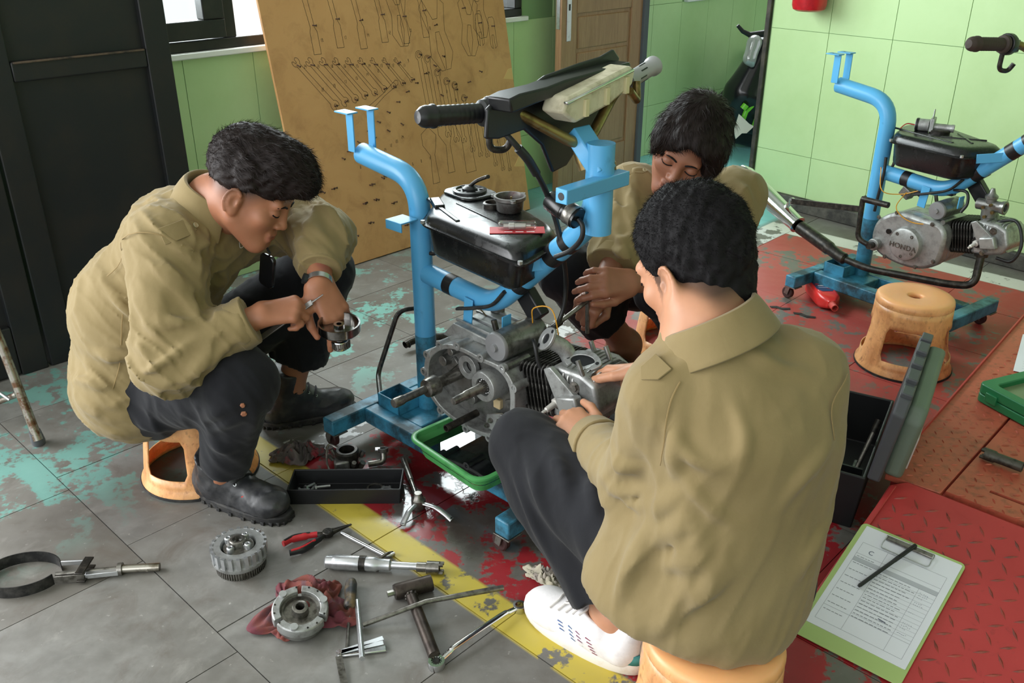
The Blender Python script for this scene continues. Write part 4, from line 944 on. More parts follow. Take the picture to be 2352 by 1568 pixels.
# ================================================================ handlebars
def handlebar(M, label, k=1.0, dz=0.0, full=True):
    h = frame_empty('handlebar', M, label, 'handlebar', 'motorcycle handlebars')
    def P(x, y, z): return (x, y, z + dz)
    gl0, gl1 = V(P(.425, -.350, 1.012)), V(P(.452, -.205, 1.003))
    mb = MB(); mb.tube(bend([gl1, P(.470, -.145, 1.0), P(.525, -.025, .925), P(.525, .025, .925), P(.475, .17, 1.0), P(.462, .25, 1.015), P(.455, .335, 1.03)], .05, 6), .0118, 16); mb.build('bar', M_BRASS, h)
    d = (gl1 - gl0).normalized(); L_ = (gl1 - gl0).length
    pf = [(0, -.006), (.012, -.005), (.019, .004), (.021, .012), (.0205, .022), (.0225, .025), (.0225, .030), (.0185, .033)]
    for i in range(9): z = .038 + i * (L_ - .062) / 8; pf += [(.0186, z), (.0194, z + .004), (.0186, z + .008)]
    pf += [(.0186, L_ - .016), (.025, L_ - .012), (.027, L_ - .004), (.025, L_), (0, L_)]
    mb = MB(); mb.lathe(pf, gl0, d, 28); mb.build('grip', M_BLACKP if full else mat('brown_rubber', hx('#3a2f2a'), .7), h)
    gr0, gr1 = V(P(.464, .225, 1.010)), V(P(.452, .345, 1.033)); d2 = (gr1 - gr0).normalized(); L2 = (gr1 - gr0).length
    mb = MB(); mb.lathe([(0, 0), (.020, 0), (.0185, .01), (.0185, L2 - .02), (.0225, L2 - .014), (.0225, L2 - .004), (.017, L2), (.013, L2), (.013, L2 - .02), (0, L2 - .02)], gr0, d2, 24); mb.build('throttle_grip', mat('grey_grip', hx('#9b9d9e'), .4), h)
    for j in range(8):
        a_ = j * math.pi / 4; sd = d2.cross(Z).normalized(); up_ = sd.cross(d2); p = gr0 + d2 * (.03 + .012 * (j % 3)) + (sd * math.cos(a_) + up_ * math.sin(a_)) * .0186; mb = MB(); mb.bar(p, p + d2 * .025, .003, .0012, sd * math.cos(a_) + up_ * math.sin(a_)); mb.build('grip_slot', M_BLACKP, h)
    mb = MB(); mb.lathe([(.013, 0), (.031, 0), (.031, .018), (.024, .032), (.013, .032)], gl1 + d * .002, d, 24, closed=True); mb.box(gl1 + d * .03 + V((0, 0, -.005)), (.03, .045, .035)); mb.build('switch_housing', M_BLACKP, h, bevel=.003)
    mb = MB(); mb.tube(bend([gl1 + d * .015 + V((-.01, 0, -.02)), gl1 + d * .016 + V((-.012, 0, -.075)), gl1 + d * .055 + V((-.01, 0, -.078)), gl1 + d * .06 + V((0, 0, -.055))], .018, 5), .007, 12); mb.build('lever_perch', M_GREASE, h)
    if full:
        f = basis(V(P(.545, 0, 0)), V((-.10, 1, 0)).normalized(), Z, V((1, .10, 0)).normalized())
        # lower cowl behind the bar
        pl = [(-.235, 1.020), (-.20, 1.038), (-.11, 1.040), (-.05, 1.058), (.07, 1.068), (.15, 1.072), (.20, 1.082), (.225, 1.062), (.20, .985), (.17, .93), (.135, .94), (.115, .89), (.085, .90), (.03, .86), (-.02, .855), (-.06, .92), (-.12, .962), (-.20, .958), (-.24, .965)]
        mb = MB(); mb.prism([(x, z + dz) for x, z in pl], .010, f @ Matrix.Translation((0, 0, -.085))); mb.build('cowl', M_BLACKP, h, bevel=.004)
        mb = MB(); mb.prism([(x * .97, (z - 1.03) * .3 + 1.045 + dz) for x, z in pl[:7]] + [(.20, 1.05), (-.22, 1.015)], .055, f @ Matrix.Translation((0, 0, -.085))); mb.build('cowl_lip', M_BLACKP, h, bevel=.004)
        mb = MB(); pod = [(-.105, 1.002), (-.09, 1.030), (.14, 1.062), (.158, 1.050), (.15, 1.020), (.06, .992), (-.06, .975)]
        mb.prism([(x, z + dz) for x, z in pod],   .055, f @ Matrix.Translation((0, 0, -.050))); pd = mb.build('meter_housing', mat('yellowed_plastic', hx('#d2cbb2'), .45, col2=hx('#8f8566'), scale=14, lo=.5, hi=.75), h, bevel=.006)
        mb = MB(); mb.bar(f @ V((-.10, 1.020 + dz, .006)), f @ V((.145, 1.053 + dz, .006)), .010, .006); mb.build('meter_rim', M_CHROME, pd, bevel=.002)
        for x in (-.03, .045, .12): mb = MB(); mb.box(f @ V((x, 1.006 + x * .16 + dz, .006)), (.012, .012, .034)); mb.build('clip', mat('ivory_clip', hx('#cfc59c'), .5), pd, bevel=.001)
        for y, z in ((.215, .985),): mb = MB(); mb.tube(bend([f @ V((y - .05, z + .02, -.01)), f @ V((y, z - .01, -.02)), f @ V((y + .01, z + .03, -.03))], .01), .009, 12); mb.build('mirror_boss', M_BRASS, h)
        mb = MB(); mb.bar(P(.525, .01, .935), P(.575, .045, .885), .018, .005); mb.bar(P(.575, .045, .885), P(.578, .048, .855), .018, .005); mb.build('stay', M_BRASS, h, bevel=.001)
    mb = MB(); mb.cyl(P(.528, 0, .91), P(.545, 0, .872), .022, n=20); mb.build('stem', M_BRASS, h)
    return h
HB_L = handlebar(ML, 'black grip handlebar with instrument housing over the middle stand')
HB_R = handlebar(MR, 'brown worn handlebar grip over the right stand', dz=.0, full=False)
# cables from the handlebars
c = MB(); c.tube(smooth_path([ML @ V((.455, -.19, .985)), (0.0163, 1.76, 0.9282), (0.0621, 1.82, 0.8459), (0.0927, 1.86, 0.7583), (0.1082, 1.86, 0.6991)], 8), .0062, 12)
cb_ = tag(c.build('throttle_cable', M_CABLE), 'black cable running down from the middle handlebar', 'cable')
c = MB(); c.tube(smooth_path([(0.012, 1.76, 0.9325), (0.0312, 1.77, 0.9084), (0.0494, 1.79, 0.874)], 5), .0095, 12); c.build('cable_boot', M_CABLE, cb_)
c = MB(); c.tube(smooth_path([(0.1082, 1.86, 0.6991), (0.1255, 1.95, 0.5823), (0.1238, 1.96, 0.512), (0.1098, 1.95, 0.4713), (0.0961, 1.92, 0.4713)], 6), .0055, 10); c.build('lower_cable', M_CABLE, cb_)
c = MB(); c.tube(smooth_path([(0.4513, -0.22, 1.0241), (0.4453, -0.2, 0.9669), (0.4838, -0.16, 0.893), (0.4919, -0.1, 0.7976), (0.4862, -0.06, 0.6977), (0.4588, -0.06, 0.6088), (0.4228, -0.05, 0.5564), (0.4059, -0.03, 0.5318)], 8), .0065, 12)
tag(c.build('throttle_cable', M_CABLE), 'black cable running from the right handlebar to the carburettor', 'cable')
# ignition condenser hanging at the steering head, wiring taped to the spine
k0, k1 = V((0.4775, -0.045, 0.8017)), V((0.5577, -0.045, 0.7762)); cd = frame_empty('horn_canister', ML, 'shiny black cylinder with metal band fixed beside the steering head', 'canister')
mb = MB(); dd = (k1 - k0).normalized(); L_ = (k1 - k0).length; mb.lathe([(0, 0), (.020, 0), (.023, .004), (.023, L_ * .55), (.022, L_ * .56), (.022, L_ * .62), (.0225, L_ * .63), (.0225, L_), (0, L_)], k0, dd, 28); mb.build('canister_body', M_BLACKG, cd)
mb = MB(); mb.lathe([(.0236, L_ * .66), (.0242, L_ * .67), (.0242, L_ * .92), (.0236, L_ * .93)], k0, dd, 28); mb.build('metal_band', M_STEELD, cd)
mb = MB(); mb.tube(smooth_path([k1, (0.57, -0.045, 0.7629), (0.5676, -0.045, 0.7358), (0.5349, -0.04, 0.7004), (0.4925, -0.04, 0.6749)], 6), .0055, 10); mb.build('wire', M_CABLE, cd)

# ================================================================ loose things
def lay(p, q, z=0.0):
    """frame lying on the floor: origin p, x towards q, z up"""
    p, q = V(p), V(q); p.z = z; q.z = z; d = q - p; L = d.length; d.normalize(); return basis(p, d, Z.cross(d), Z), L
def thing(name, M, label, cat, group=None): return frame_empty(name, M, label, cat, group)
# ---------------------------------------------------------------- plastic stools
def stool_mat():
    m, nt, b = new_mat('orange_plastic'); co = nt.nodes.new('ShaderNodeTexCoord').outputs['Object']
    mp = nd(nt, 'ShaderNodeMapping', Scale=(1, 1, .5)); lk(nt, co, mp.inputs[0])
    n1 = noise(nt, mp.outputs[0], 14, 8, .7); n2 = noise(nt, co, 60, 4, .6)
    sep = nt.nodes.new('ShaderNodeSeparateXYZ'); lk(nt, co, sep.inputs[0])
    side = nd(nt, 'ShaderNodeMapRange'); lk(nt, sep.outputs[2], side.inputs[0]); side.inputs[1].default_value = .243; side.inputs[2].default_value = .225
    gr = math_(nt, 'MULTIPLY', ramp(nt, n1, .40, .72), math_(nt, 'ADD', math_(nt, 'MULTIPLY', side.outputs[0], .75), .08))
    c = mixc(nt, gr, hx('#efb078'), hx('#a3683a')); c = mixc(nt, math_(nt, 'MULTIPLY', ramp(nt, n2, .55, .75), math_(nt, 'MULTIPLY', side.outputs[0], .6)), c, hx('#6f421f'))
    lk(nt, c, b.inputs['Base Color']); b.inputs['Roughness'].default_value = .36; b.inputs['Subsurface Weight'].default_value = .25; b.inputs['Subsurface Radius'].default_value = (.02, .008, .002); b.inputs['Subsurface Scale'].default_value = 1.0
    return m
M_STOOL = stool_mat()
def make_stool():
    n = 96; prof = [(.148, .0), (.150, .004), (.150, .010), (.142, .022), (.1405, .03), (.138, .052)] + [(.138 - .0155 * i / 6, .052 + .108 * i / 6) for i in range(1, 7)] + [(.1205, .175), (.1195, .20), (.1185, .222)]
    win = (5, 11)       # profile rows cut by the windows
    mb = MB(); vs = []
    for r, z in prof:
        for k in range(n): a = 2 * math.pi * k / n; vs.append((r * math.cos(a), r * math.sin(a), z))
    fs = []
    for i in range(len(prof) - 1):
        for k in range(n):
            q = (i * n + k, i * n + (k + 1) % n, (i + 1) * n + (k + 1) % n, (i + 1) * n + k); kk = k % 24
            if win[0] <= i < win[1] and 5 <= kk < 19:
                ci = i - win[0]; top = i == win[1] - 1; bot = i == win[0]
                if (top or bot) and kk in (5, 18):        # rounded corners
                    if bot: fs.append((q[0], q[1], q[3]) if kk == 5 else (q[0], q[1], q[2]))
                    else: fs.append((q[0], q[2], q[3]) if kk == 5 else (q[1], q[2], q[3]))
                continue
            fs.append(q)
    mb.add(vs, fs); me = mb.mesh('stool_body', 60); return me
def stool(loc, rz, label):
    s = empty('plastic_stool', loc, rz, label, 'stool', 'orange plastic stools')
    o = bpy.data.objects.new('stool_body', STOOL_ME); link(o, s)
    sm = o.modifiers.new('thick', 'SOLIDIFY'); sm.thickness = .0035; sm.offset = -1
    t = bpy.data.objects.new('seat', SEAT_ME); link(t, s); r = bpy.data.objects.new('base_ring', RING_ME); link(r, s); return s
STOOL_ME = make_stool(); STOOL_ME.materials.append(M_STOOL)
mb = MB(); mb.lathe([(.1185, .218), (.1195, .228), (.117, .240), (.110, .2455), (.09, .2465), (.030, .244), (.024, .2425), (.021, .238), (.021, .228), (.026, .224), (.10, .232), (.113, .226)], n=64, closed=True); SEAT_ME = mb.mesh('seat', 60); SEAT_ME.materials.append(M_STOOL)
mb = MB(); mb.lathe([(.1505, .0), (.1525, .0), (.1525, .007), (.1505, .007)], n=64, closed=True); RING_ME = mb.mesh('base_ring', 30); RING_ME.materials.append(M_RUBBER)
stool((-.835, 2.035, 0), -1.12, 'orange plastic stool under the man filing on the left')
stool((1.295, 2.665, 0), -1.31, 'empty orange plastic stool beside the open grey toolbox')
stool((.565, 2.80, 0), -1.41, 'orange plastic stool under the man behind the engine')
stool((.345, 1.165, 0), .3, 'orange plastic stool under the man seen from behind')
# ---------------------------------------------------------------- green drain pan with oil
PA, PB = (V((-0.0821, 1.7458, 0.15)) - V((-0.2718, 1.9558, 0.15))), (V((-0.0839, 2.131, 0.15)) - V((-0.2718, 1.9558, 0.15)))
ux = PA.normalized(); uy = Z.cross(ux); LP, WP = .288, PB.dot(uy) * 1.0
pc = V((-0.2718, 1.9558, 0.15)) + ux * LP / 2 + uy * WP / 2; pc.z = .1015
M_GREENP = mat('green_plastic', hx('#4fa05a'), .35, col2=hx('#2f6a3c'), scale=22, lo=.5, hi=.75)
pan = thing('drain_pan', basis(pc, ux, uy, Z), 'green plastic pan of black oil under the open engine', 'pan')
def loft(mb, rings, cap0=True, cap1=False):
    n = len(rings[0]); mb.add([p for r in rings for p in r], [(i * n + j, i * n + (j + 1) % n, (i + 1) * n + (j + 1) % n, (i + 1) * n + j) for i in range(len(rings) - 1) for j in range(n)] + ([tuple(range(n))[::-1]] if cap0 else []) + ([tuple(range((len(rings) - 1) * n, len(rings) * n))] if cap1 else [])); return mb
def rr3(w, h, r, z): return [(x, y, z) for x, y in rrect(w, h, r)]
mb = MB(); loft(mb, [rr3(LP - .05, WP - .05, .03, 0), rr3(LP - .03, WP - .03, .035, .04), rr3(LP - .022, WP - .022, .035, .046), rr3(LP, WP, .04, .047), rr3(LP, WP, .04, .052), rr3(LP - .010, WP - .010, .036, .055), rr3(LP - .024, WP - .024, .03, .053), rr3(LP - .045, WP - .045, .03, .006)]); 
n_ = len(rrect(1, 1, .1)); mb.f.append(tuple(range(7 * n_, 8 * n_))); mb.build('pan_body', M_GREENP, pan, smooth=50)
m, nt, b = new_mat('used_engine_oil'); b.inputs['Base Color'].default_value = (.004, .004, .006, 1); b.inputs['Roughness'].default_value = .015; b.inputs['Specular IOR Level'].default_value = 1.0; b.inputs['Coat Weight'].default_value = 1.0; b.inputs['Coat Roughness'].default_value = .01; M_OIL = m
mb = MB(); mb.prism(rrect(LP - .038, WP - .038, .03), .004, Matrix.Translation((0, 0, .020))); mb.build('oil', M_OIL, pan, smooth=0)
# ---------------------------------------------------------------- black parts tray and what lies in it
M_TRAY = mat('black_tray_plastic', hx('#1a1b1d'), .45, bmp=.1, bscale=150)
tm, tl = lay((-0.5652, 1.872, 0), (-0.2797, 1.8757, 0)); TW = .095
tray = thing('parts_tray', tm, 'long black plastic parts tray with bolts on the floor', 'tray')
mb = MB(); 
def rc4(x0, x1, y0, y1, z): return [(x0, y0, z), (x1, y0, z), (x1, y1, z), (x0, y1, z)]
loft(mb, [rc4(.004, tl - .004, .003, TW - .003, 0), rc4(0, tl, 0, TW, .046), rc4(.004, tl - .004, .004, TW - .004, .046), rc4(.008, tl - .008, .007, TW - .007, .004)]); mb.f.append((12, 13, 14, 15)); mb.build('tray_body', M_TRAY, tray, smooth=0, bevel=.0015)
def hexbolt(name, M, L, r, label, cat, group=None, m=M_STEELD):
    o = thing(name, M, label, cat, group); a = MB(); a.cyl((0, 0, r * 1.7), (L, 0, r), r, n=12); a.build('shank', m, o); a = MB(); a.cyl((-.005, 0, r * 1.7), (0, 0, r * 1.7), r * 1.8, n=6); a.build('bolt_head', m, o); return o
for i, (x, y, a_, L_) in enumerate(((.022, .050, .2, .024), (.036, .062, .9, .026), (.050, .045, 1.4, .022), (.062, .062, .3, .034))):
    hexbolt('bolt', tm @ Matrix.Translation((x, y, .0045)) @ Matrix.Rotation(a_, 4, 'Z'), L_, .0040, ('thick short bolt nearest the left end of the black tray', 'slanted steel bolt second from the left end of the black tray', 'upright pointing bolt third from the left end of the tray', 'longest steel bolt of the four in the black tray')[i], 'bolt', 'bolts in the black tray', M_STEEL)
o = thing('washer', tm @ Matrix.Translation((tl - .045, .056, .0045)), 'bright notched washer at the right end of the black tray', 'washer'); mb = MB(); mb.lathe([(.008, 0), (.0145, 0), (.0145, .003), (.008, .003)], n=20, closed=True); mb.build('ring', M_STEEL, o)
for j in range(6): a_ = j * math.pi / 3; mb = MB(); mb.box((.016 * math.cos(a_), .016 * math.sin(a_), .0015), (.005, .006, .003), Matrix.Rotation(a_, 3, 'Z')); mb.build('tooth', M_STEEL, o)
o = thing('thin_washer', tm @ Matrix.Translation((tl - .075, .066, .0045)), 'dark thin ring behind the notched washer in the tray', 'washer'); mb = MB(); mb.lathe([(.016, 0), (.021, 0), (.021, .002), (.016, .002)], n=28, closed=True); mb.build('ring', M_STEELD, o)
# ---------------------------------------------------------------- strap wrench
SM, sl = lay((-1.1383, 1.5708, 0), (-0.7952, 1.6191, 0))
sw = thing('strap_wrench', SM, 'oil filter band wrench lying on the floor at the left', 'wrench')
cx, cy, rx, ry = .045, .015, .083, .062
def ell(t, k=1.0): return V((cx + rx * k * math.cos(t), cy + ry * k * math.sin(t), 0))
mb = MB(); vs = []; nb_ = 48; t0, t1 = .30, 2 * math.pi - .45
for i in range(nb_ + 1):
    t = t0 + (t1 - t0) * i / nb_
    for k_, z in ((1.0, .001), (1.0, .029), (.97, .029), (.97, .001)): p = ell(t, k_); vs.append((p.x, p.y, z))
mb.add(vs, [(i * 4 + j, i * 4 + (j + 1) % 4, (i + 1) * 4 + (j + 1) % 4, (i + 1) * 4 + j) for i in range(nb_) for j in range(4)] + [(0, 1, 2, 3), tuple(nb_ * 4 + j for j in (3, 2, 1, 0))]); mb.build('steel_band', mat('dark_band_steel', hx('#3b3b3c'), .35, .8, col2=hx('#5b5a58'), scale=30), sw)
e0, e1 = ell(t0), ell(t1)
mb = MB(); mb.bar(e0 + Z * .022, V((.185, .030, .022)), .004, .012); mb.build('upper_link', M_STEEL, sw, bevel=.001)
mb = MB(); mb.bar(e1 + Z * .012, V((.185, -.012, .012)), .004, .02); mb.build('lower_link', M_STEELD, sw, bevel=.001)
mb = MB(); mb.bar((.178, -.022, .030), (.186, .036, .030), .020, .004); mb.build('bracket', M_GREASE, sw, bevel=.001)
mb = MB(); mb.bar((.178, -.022, .008), (.186, .036, .008), .020, .004); mb.build('bracket', M_GREASE, sw, bevel=.001)
mb = MB(); mb.tube([(.12, .002, .016), (.252, .006, .014)], .0055, 14); mb.build('threaded_rod', M_STEELD, sw)
mb = MB(); mb.bar((.185, -.004, .012), (.255, -.002, .012), .014, .012); mb.build('slide_block', M_STEEL, sw, bevel=.001)
mb = MB(); mb.cyl((.252, .006, .0125), (.262, .006, .0125), .0145, n=18); mb.build('collar', M_STEELD, sw)
mb = MB(); mb.tube([(.262, .006, .0125), (sl - .004, .004, .0105)], .0095, 18); mb.cyl((sl - .03, .004, .0105), (sl - .03, -.006, .0105), .003, n=8); mb.build('handle', mat('worn_chrome', hx('#a8a49a'), .3, .9, col2=hx('#6a6253'), scale=25), sw)
# ---------------------------------------------------------------- clutch basket
def ring_teeth(mb, r, z0, z1, n, w, d):
    for j in range(n):
        a = 2 * math.pi * j / n; mb.box((r * math.cos(a), r * math.sin(a), (z0 + z1) / 2), (d, w, z1 - z0), Matrix.Rotation(a, 3, 'Z'))
cb_p = V((-0.6199, 1.6403, 0))
cbk = empty('clutch_basket', cb_p, .4, 'steel clutch basket with slotted rim on the grey tiles', 'clutch part')
mb = MB(); mb.lathe([(.02, .0), (.052, .0), (.052, .022), (.02, .022)], n=60, closed=True); g = mb.build('primary_gear', M_STEELD, cbk)
mb = MB(); ring_teeth(mb, .0525, .001, .021, 60, .0026, .006); t_ = mb.build('gear_teeth', M_STEELD, g, smooth=0); t_['kind'] = 'stuff'
mb = MB(); mb.lathe([(.038, .022), (.059, .022), (.0615, .026), (.0615, .034), (.057, .036), (.057, .062), (.040, .062), (.038, .056)], n=60, closed=True); mb.build('basket_wall', M_ALU, cbk)
fm = MB(); fm.box((0, 0, 0), (.007, .0085, .030)); fme = fm.mesh('finger'); fme.materials.append(M_STEEL)
for j in range(22):
    a = 2 * math.pi * j / 22; o = bpy.data.objects.new('basket_finger', fme); link(o, cbk); o.location = (.0592 * math.cos(a), .0592 * math.sin(a), .048); o.rotation_euler = (0, 0, a)
mb = MB(); mb.lathe([(.0, .050), (.030, .050), (.034, .056), (.020, .060), (.018, .074), (.0155, .076), (.011, .076), (.011, .06), (0, .06)], n=36); mb.build('hub', M_STEELD, cbk)
for j in range(4):
    a = math.pi / 4 + j * math.pi / 2; mb = MB(); mb.lathe([(0, .05), (.008, .05), (.008, .070), (.006, .072), (.0035, .072), (.0035, .066), (0, .066)], (.027 * math.cos(a), .027 * math.sin(a), 0), n=16); mb.box((.018 * math.cos(a), .018 * math.sin(a), .062), (.02, .010, .008), Matrix.Rotation(a, 3, 'Z')); mb.build('spring_post', M_STEEL, cbk, bevel=.001)
# ---------------------------------------------------------------- rags
def rag(name, outline_c, rx, ry, rot, h, seed, m, label, n=70):
    r = np.random.RandomState(seed); ph = r.uniform(0, 6.28, 8); c = V(outline_c); mb = MB(); vs = []; N_ = n
    for i in range(N_ + 1):
        for j in range(N_ + 1):
            u, v = 2 * i / N_ - 1, 2 * j / N_ - 1; a = math.atan2(v, u); rr = max(abs(u), abs(v))
            k_ = 1 + .16 * math.sin(3 * a + ph[0]) + .12 * math.sin(5 * a + ph[1]) + .06 * math.sin(9 * a + ph[2]); x, y = rx * rr * math.cos(a) * k_, ry * rr * math.sin(a) * k_
            f = (1 - abs(math.sin(6.5 * u + 3 * v + 1.5 * math.sin(4 * v + ph[3]) + ph[4]))) ** 1.2 + .8 * (1 - abs(math.sin(7.5 * v - 4 * u + 1.6 * math.sin(5 * u + ph[5]) + ph[6]))) ** 1.2
            z = .003 + h * (.25 + .5 * f) * (1 - .75 * rr ** 3) * (.75 + .25 * math.sin(2.4 * u + ph[7]))
            x += .006 * math.sin(11 * v + ph[1]) * (1 - rr); y += .006 * math.sin(12 * u + ph[2]) * (1 - rr)
            vs.append((c.x + x * math.cos(rot) - y * math.sin(rot), c.y + x * math.sin(rot) + y * math.cos(rot), c.z + max(.0025, z)))
    mb.add(vs, [(i * (N_ + 1) + j, (i + 1) * (N_ + 1) + j, (i + 1) * (N_ + 1) + j + 1, i * (N_ + 1) + j + 1) for i in range(N_) for j in range(N_)])
    o = mb.build(name, m, None, smooth=80); sm = o.modifiers.new('t', 'SOLIDIFY'); sm.thickness = .0022; sm.offset = 1; return o
def rag_mat(name, c1, c2, c3, sc=9):
    m, nt, b = new_mat(name); co = nt.nodes.new('ShaderNodeTexCoord').outputs['Object']; n1 = noise(nt, co, sc, 3, .5, .5); n2 = noise(nt, co, sc * 2.3, 5)
    c = mixc(nt, ramp(nt, n1, .46, .54), hx(c1), hx(c2)); c = mixc(nt, ramp(nt, n2, .56, .66), c, hx(c3)); lk(nt, c, b.inputs['Base Color']); b.inputs['Roughness'].default_value = .92; b.inputs['Sheen Weight'].default_value = .05
    bump(nt, b, noise(nt, co, 420, 3), .3, .0015); return m
rc_ = V((-0.4416, 1.488, 0))
tag(rag('red_rag', rc_, .100, .090, .3, .048, 3, rag_mat('brick_and_maroon_cloth', '#70392f', '#5f2933', '#58393d', 7), ''), 'crumpled brick red rag under the small clutch on the floor', 'rag')
tag(rag('grey_rag', (-0.5874, 2.0933, 0), .075, .045, .3, .045, 9, rag_mat('grey_and_red_cloth', '#6b625f', '#4d4644', '#8c2f38', 10), ''), 'dirty grey rag with red patch beside the black tray', 'rag')
tag(rag('work_gloves', (0.0838, 1.5852, 0), .060, .026, -.5, .030, 15, rag_mat('beige_glove_cloth', '#9b928a', '#b0aa96', '#7d756c', 14), '', 40), 'folded beige gloves lying behind the white sneaker', 'gloves')
# ---------------------------------------------------------------- centrifugal clutch shoes on the red rag
u_ = V((.12, -.20, .97)).normalized(); x_ = V((1, 0, 0)); x_ = (x_ - u_ * x_.dot(u_)).normalized(); y_ = u_.cross(x_)
csh = thing('clutch_shoes', basis(V((-0.4392, 1.4404, 0.035)), x_, y_, u_), 'round centrifugal clutch with shoes lying on the red rag', 'clutch part')
for j in range(3):
    a0 = j * 2 * math.pi / 3 + .3; mb = MB(); mb.lathe([(.040, 0), (.056, 0), (.0575, .003), (.0575, .022), (.055, .025), (.041, .025)], arc=(a0, a0 + 1.92), n=24, closed=True)
    n2_ = 25; L_ = len(mb.v) // 6; mb.f += [tuple(i * L_ for i in range(6)), tuple(i * L_ + L_ - 1 for i in range(6))[::-1]]; s_ = mb.build('clutch_shoe', M_ALU, csh, bevel=.001)
    a_ = a0 + .16; mb = MB(); mb.cyl((.049 * math.cos(a_), .049 * math.sin(a_), .024), (.049 * math.cos(a_), .049 * math.sin(a_), .031), .008, n=16); mb.build('pivot_pin', M_STEEL, s_)
    for q in (.7, 1.1, 1.6): mb = MB(); mb.cyl((.052 * math.cos(a0 + q), .052 * math.sin(a0 + q), .0248), (.052 * math.cos(a0 + q), .052 * math.sin(a0 + q), .0258), .0022, n=8); mb.build('rivet', M_GREASE, s_)
mb = MB(); mb.lathe([(.009, .0), (.042, .0), (.042, .016), (.034, .018), (.033, .010), (.018, .010), (.016, .028), (.0115, .030), (.0095, .030)], n=40, closed=True); mb.build('drive_plate', M_STEELD, csh)
mb = MB(); ring_teeth(mb, .0102, .012, .029, 16, .0016, .0025); mb.build('inner_splines', M_STEELD, csh)
mb = MB(); mb.lathe([(.033, 0), (.050, 0), (.050, -.018), (.033, -.018)], n=40, closed=True); mb.build('back_plate', M_ALUD, csh)
# ---------------------------------------------------------------- pliers
M_REDP = mat('red_grip', hx('#b3232a'), .4); PM, pl_ = lay((-0.53, 1.6837, 0), (-0.3895, 1.7776, 0))
pli = thing('pliers', PM, 'long nose pliers with red and black grips', 'pliers')
for sg in (1, -1):
    y1 = .020 * sg; mb = MB(); mb.tube(smooth_path([(.004, y1, .012), (.03, y1 * 1.25, .012), (.06, y1 * .9, .012), (.085, y1 * .45, .012)], 5), [.0058] * 5 + [.0075] * 6 + [.0060] * 5, 12, flat=1.3); gr = mb.build('grip', M_REDP if sg > 0 else M_BLACKP, pli)
    mb = MB(); mb.tube(smooth_path([(.008, y1 * 1.1, .0185), (.035, y1 * 1.28, .020), (.07, y1 * .8, .0185)], 4), .0028, 8); mb.build('grip_inlay', M_BLACKP if sg > 0 else M_REDP, gr)
    mb = MB(); mb.tube([(.085, y1 * .4, .012), (.105, -y1 * .1, .012)], .007, 10, flat=.8); mb.build('handle_root', M_GREASE, pli)
mb = MB(); mb.cyl((.108, 0, .005), (.108, 0, .019), .013, n=20); mb.build('pivot', M_GREASE, pli, bevel=.002)
for sg in (1, -1): mb = MB(); mb.tube([(.105, .006 * sg, .012), (pl_ * .75, .0035 * sg, .012), (pl_, .0012 * sg, .012)], [.0075, .0045, .0016], 10, flat=1.1); mb.build('jaw', M_GREASE, pli)
# ---------------------------------------------------------------- tools made of rods and tubes
def rod_tool(name, p, q, label, cat, z=.0): M_, L_ = lay(p, q); return thing(name, M_, label, cat), L_
t, L_ = rod_tool('hex_bar', (-0.4095, 1.7522, 0), (-0.2852, 1.6618, 0), 'chrome bent bar wrench beside the yellow line', 'wrench')
mb = MB(); mb.tube(bend([(0, 0, .005), (L_ - .006, 0, .005), (L_ + .002, .018, .006)], .008), .0048, 10); mb.build('shaft', M_CHROME, t)
mb = MB(); mb.tube(bend([(L_ - .012, -.018, .006), (L_ - .008, 0, .012), (L_ - .004, .018, .006)], .01), .004, 10); mb.build('cross_bar', M_STEELD, t)
t, L_ = rod_tool('impact_driver', (-0.4258, 1.6327, 0), (-0.1557, 1.6102, 0), 'thick steel impact driver with socket end lying on tiles', 'driver')
mb = MB(); mb.lathe([(0, 0), (.010, 0), (.0150, .004), (.0158, .018), (.0165, .022), (.0175, .024), (.0175, .080), (.0165, .083), (0, .083)], (0, 0, .0178), (1, 0, 0), 32); mb.build('handle', M_STEEL, t)
mb = MB(); mb.lathe([(.0176, .080), (.0176, .094), (0, .094)], (0, 0, .0178), (1, 0, 0), 32); mb.build('black_band', M_GREASE, t)
mb = MB(); mb.lathe([(.016, .094), (.017, .098), (.017, .118), (.0135, .124), (.0135, .150), (.0085, .154), (.0085, L_ * .80), (0, L_ * .8)], (0, 0, .0178), (1, 0, 0), 32); mb.build('shaft', M_STEEL, t)
mb = MB(); mb.lathe([(.0, L_ * .78), (.011, L_ * .78), (.0115, L_ * .86), (.0150, L_ * .865), (.0150, L_ * .97), (.010, L_ * .97), (.010, L_ * .9), (0, L_ * .9)], (0, 0, .0165), (1, 0, 0), 28); so_ = mb.build('socket', M_STEELD, t)
for j in range(4): a_ = j * math.pi / 2 + .4; mb = MB(); mb.box((L_ * .985, .0125 * math.cos(a_), .0165 + .0125 * math.sin(a_)), (.010, .006, .005), Matrix.Rotation(a_, 3, 'X')); mb.build('castle_tooth', M_STEELD, so_)
t, L_ = rod_tool('tee_wrench', (-0.2663, 1.5245, 0), (-0.1773, 1.5608, 0), 'heavy rusty tee wrench welded from thick pipe', 'wrench')
mb = MB(); mb.lathe([(0, .012), (.0165, .012), (.018, .016), (.018, L_), (.012, L_), (.012, L_ - .02), (0, L_ - .02)], (0, 0, .018), (1, 0, 0), 28); mb.build('head_pipe', mat('rusty_dark_steel', hx('#4a423c'), .42, .7, col2=hx('#332c28'), scale=30), t)
mb = MB(); mb.lathe([(0, -.004), (.0065, -.004), (.0065, .014), (0, .014)], (0, 0, .018), (1, 0, 0), 6); mb.build('drive_tip', M_STEELD, t)
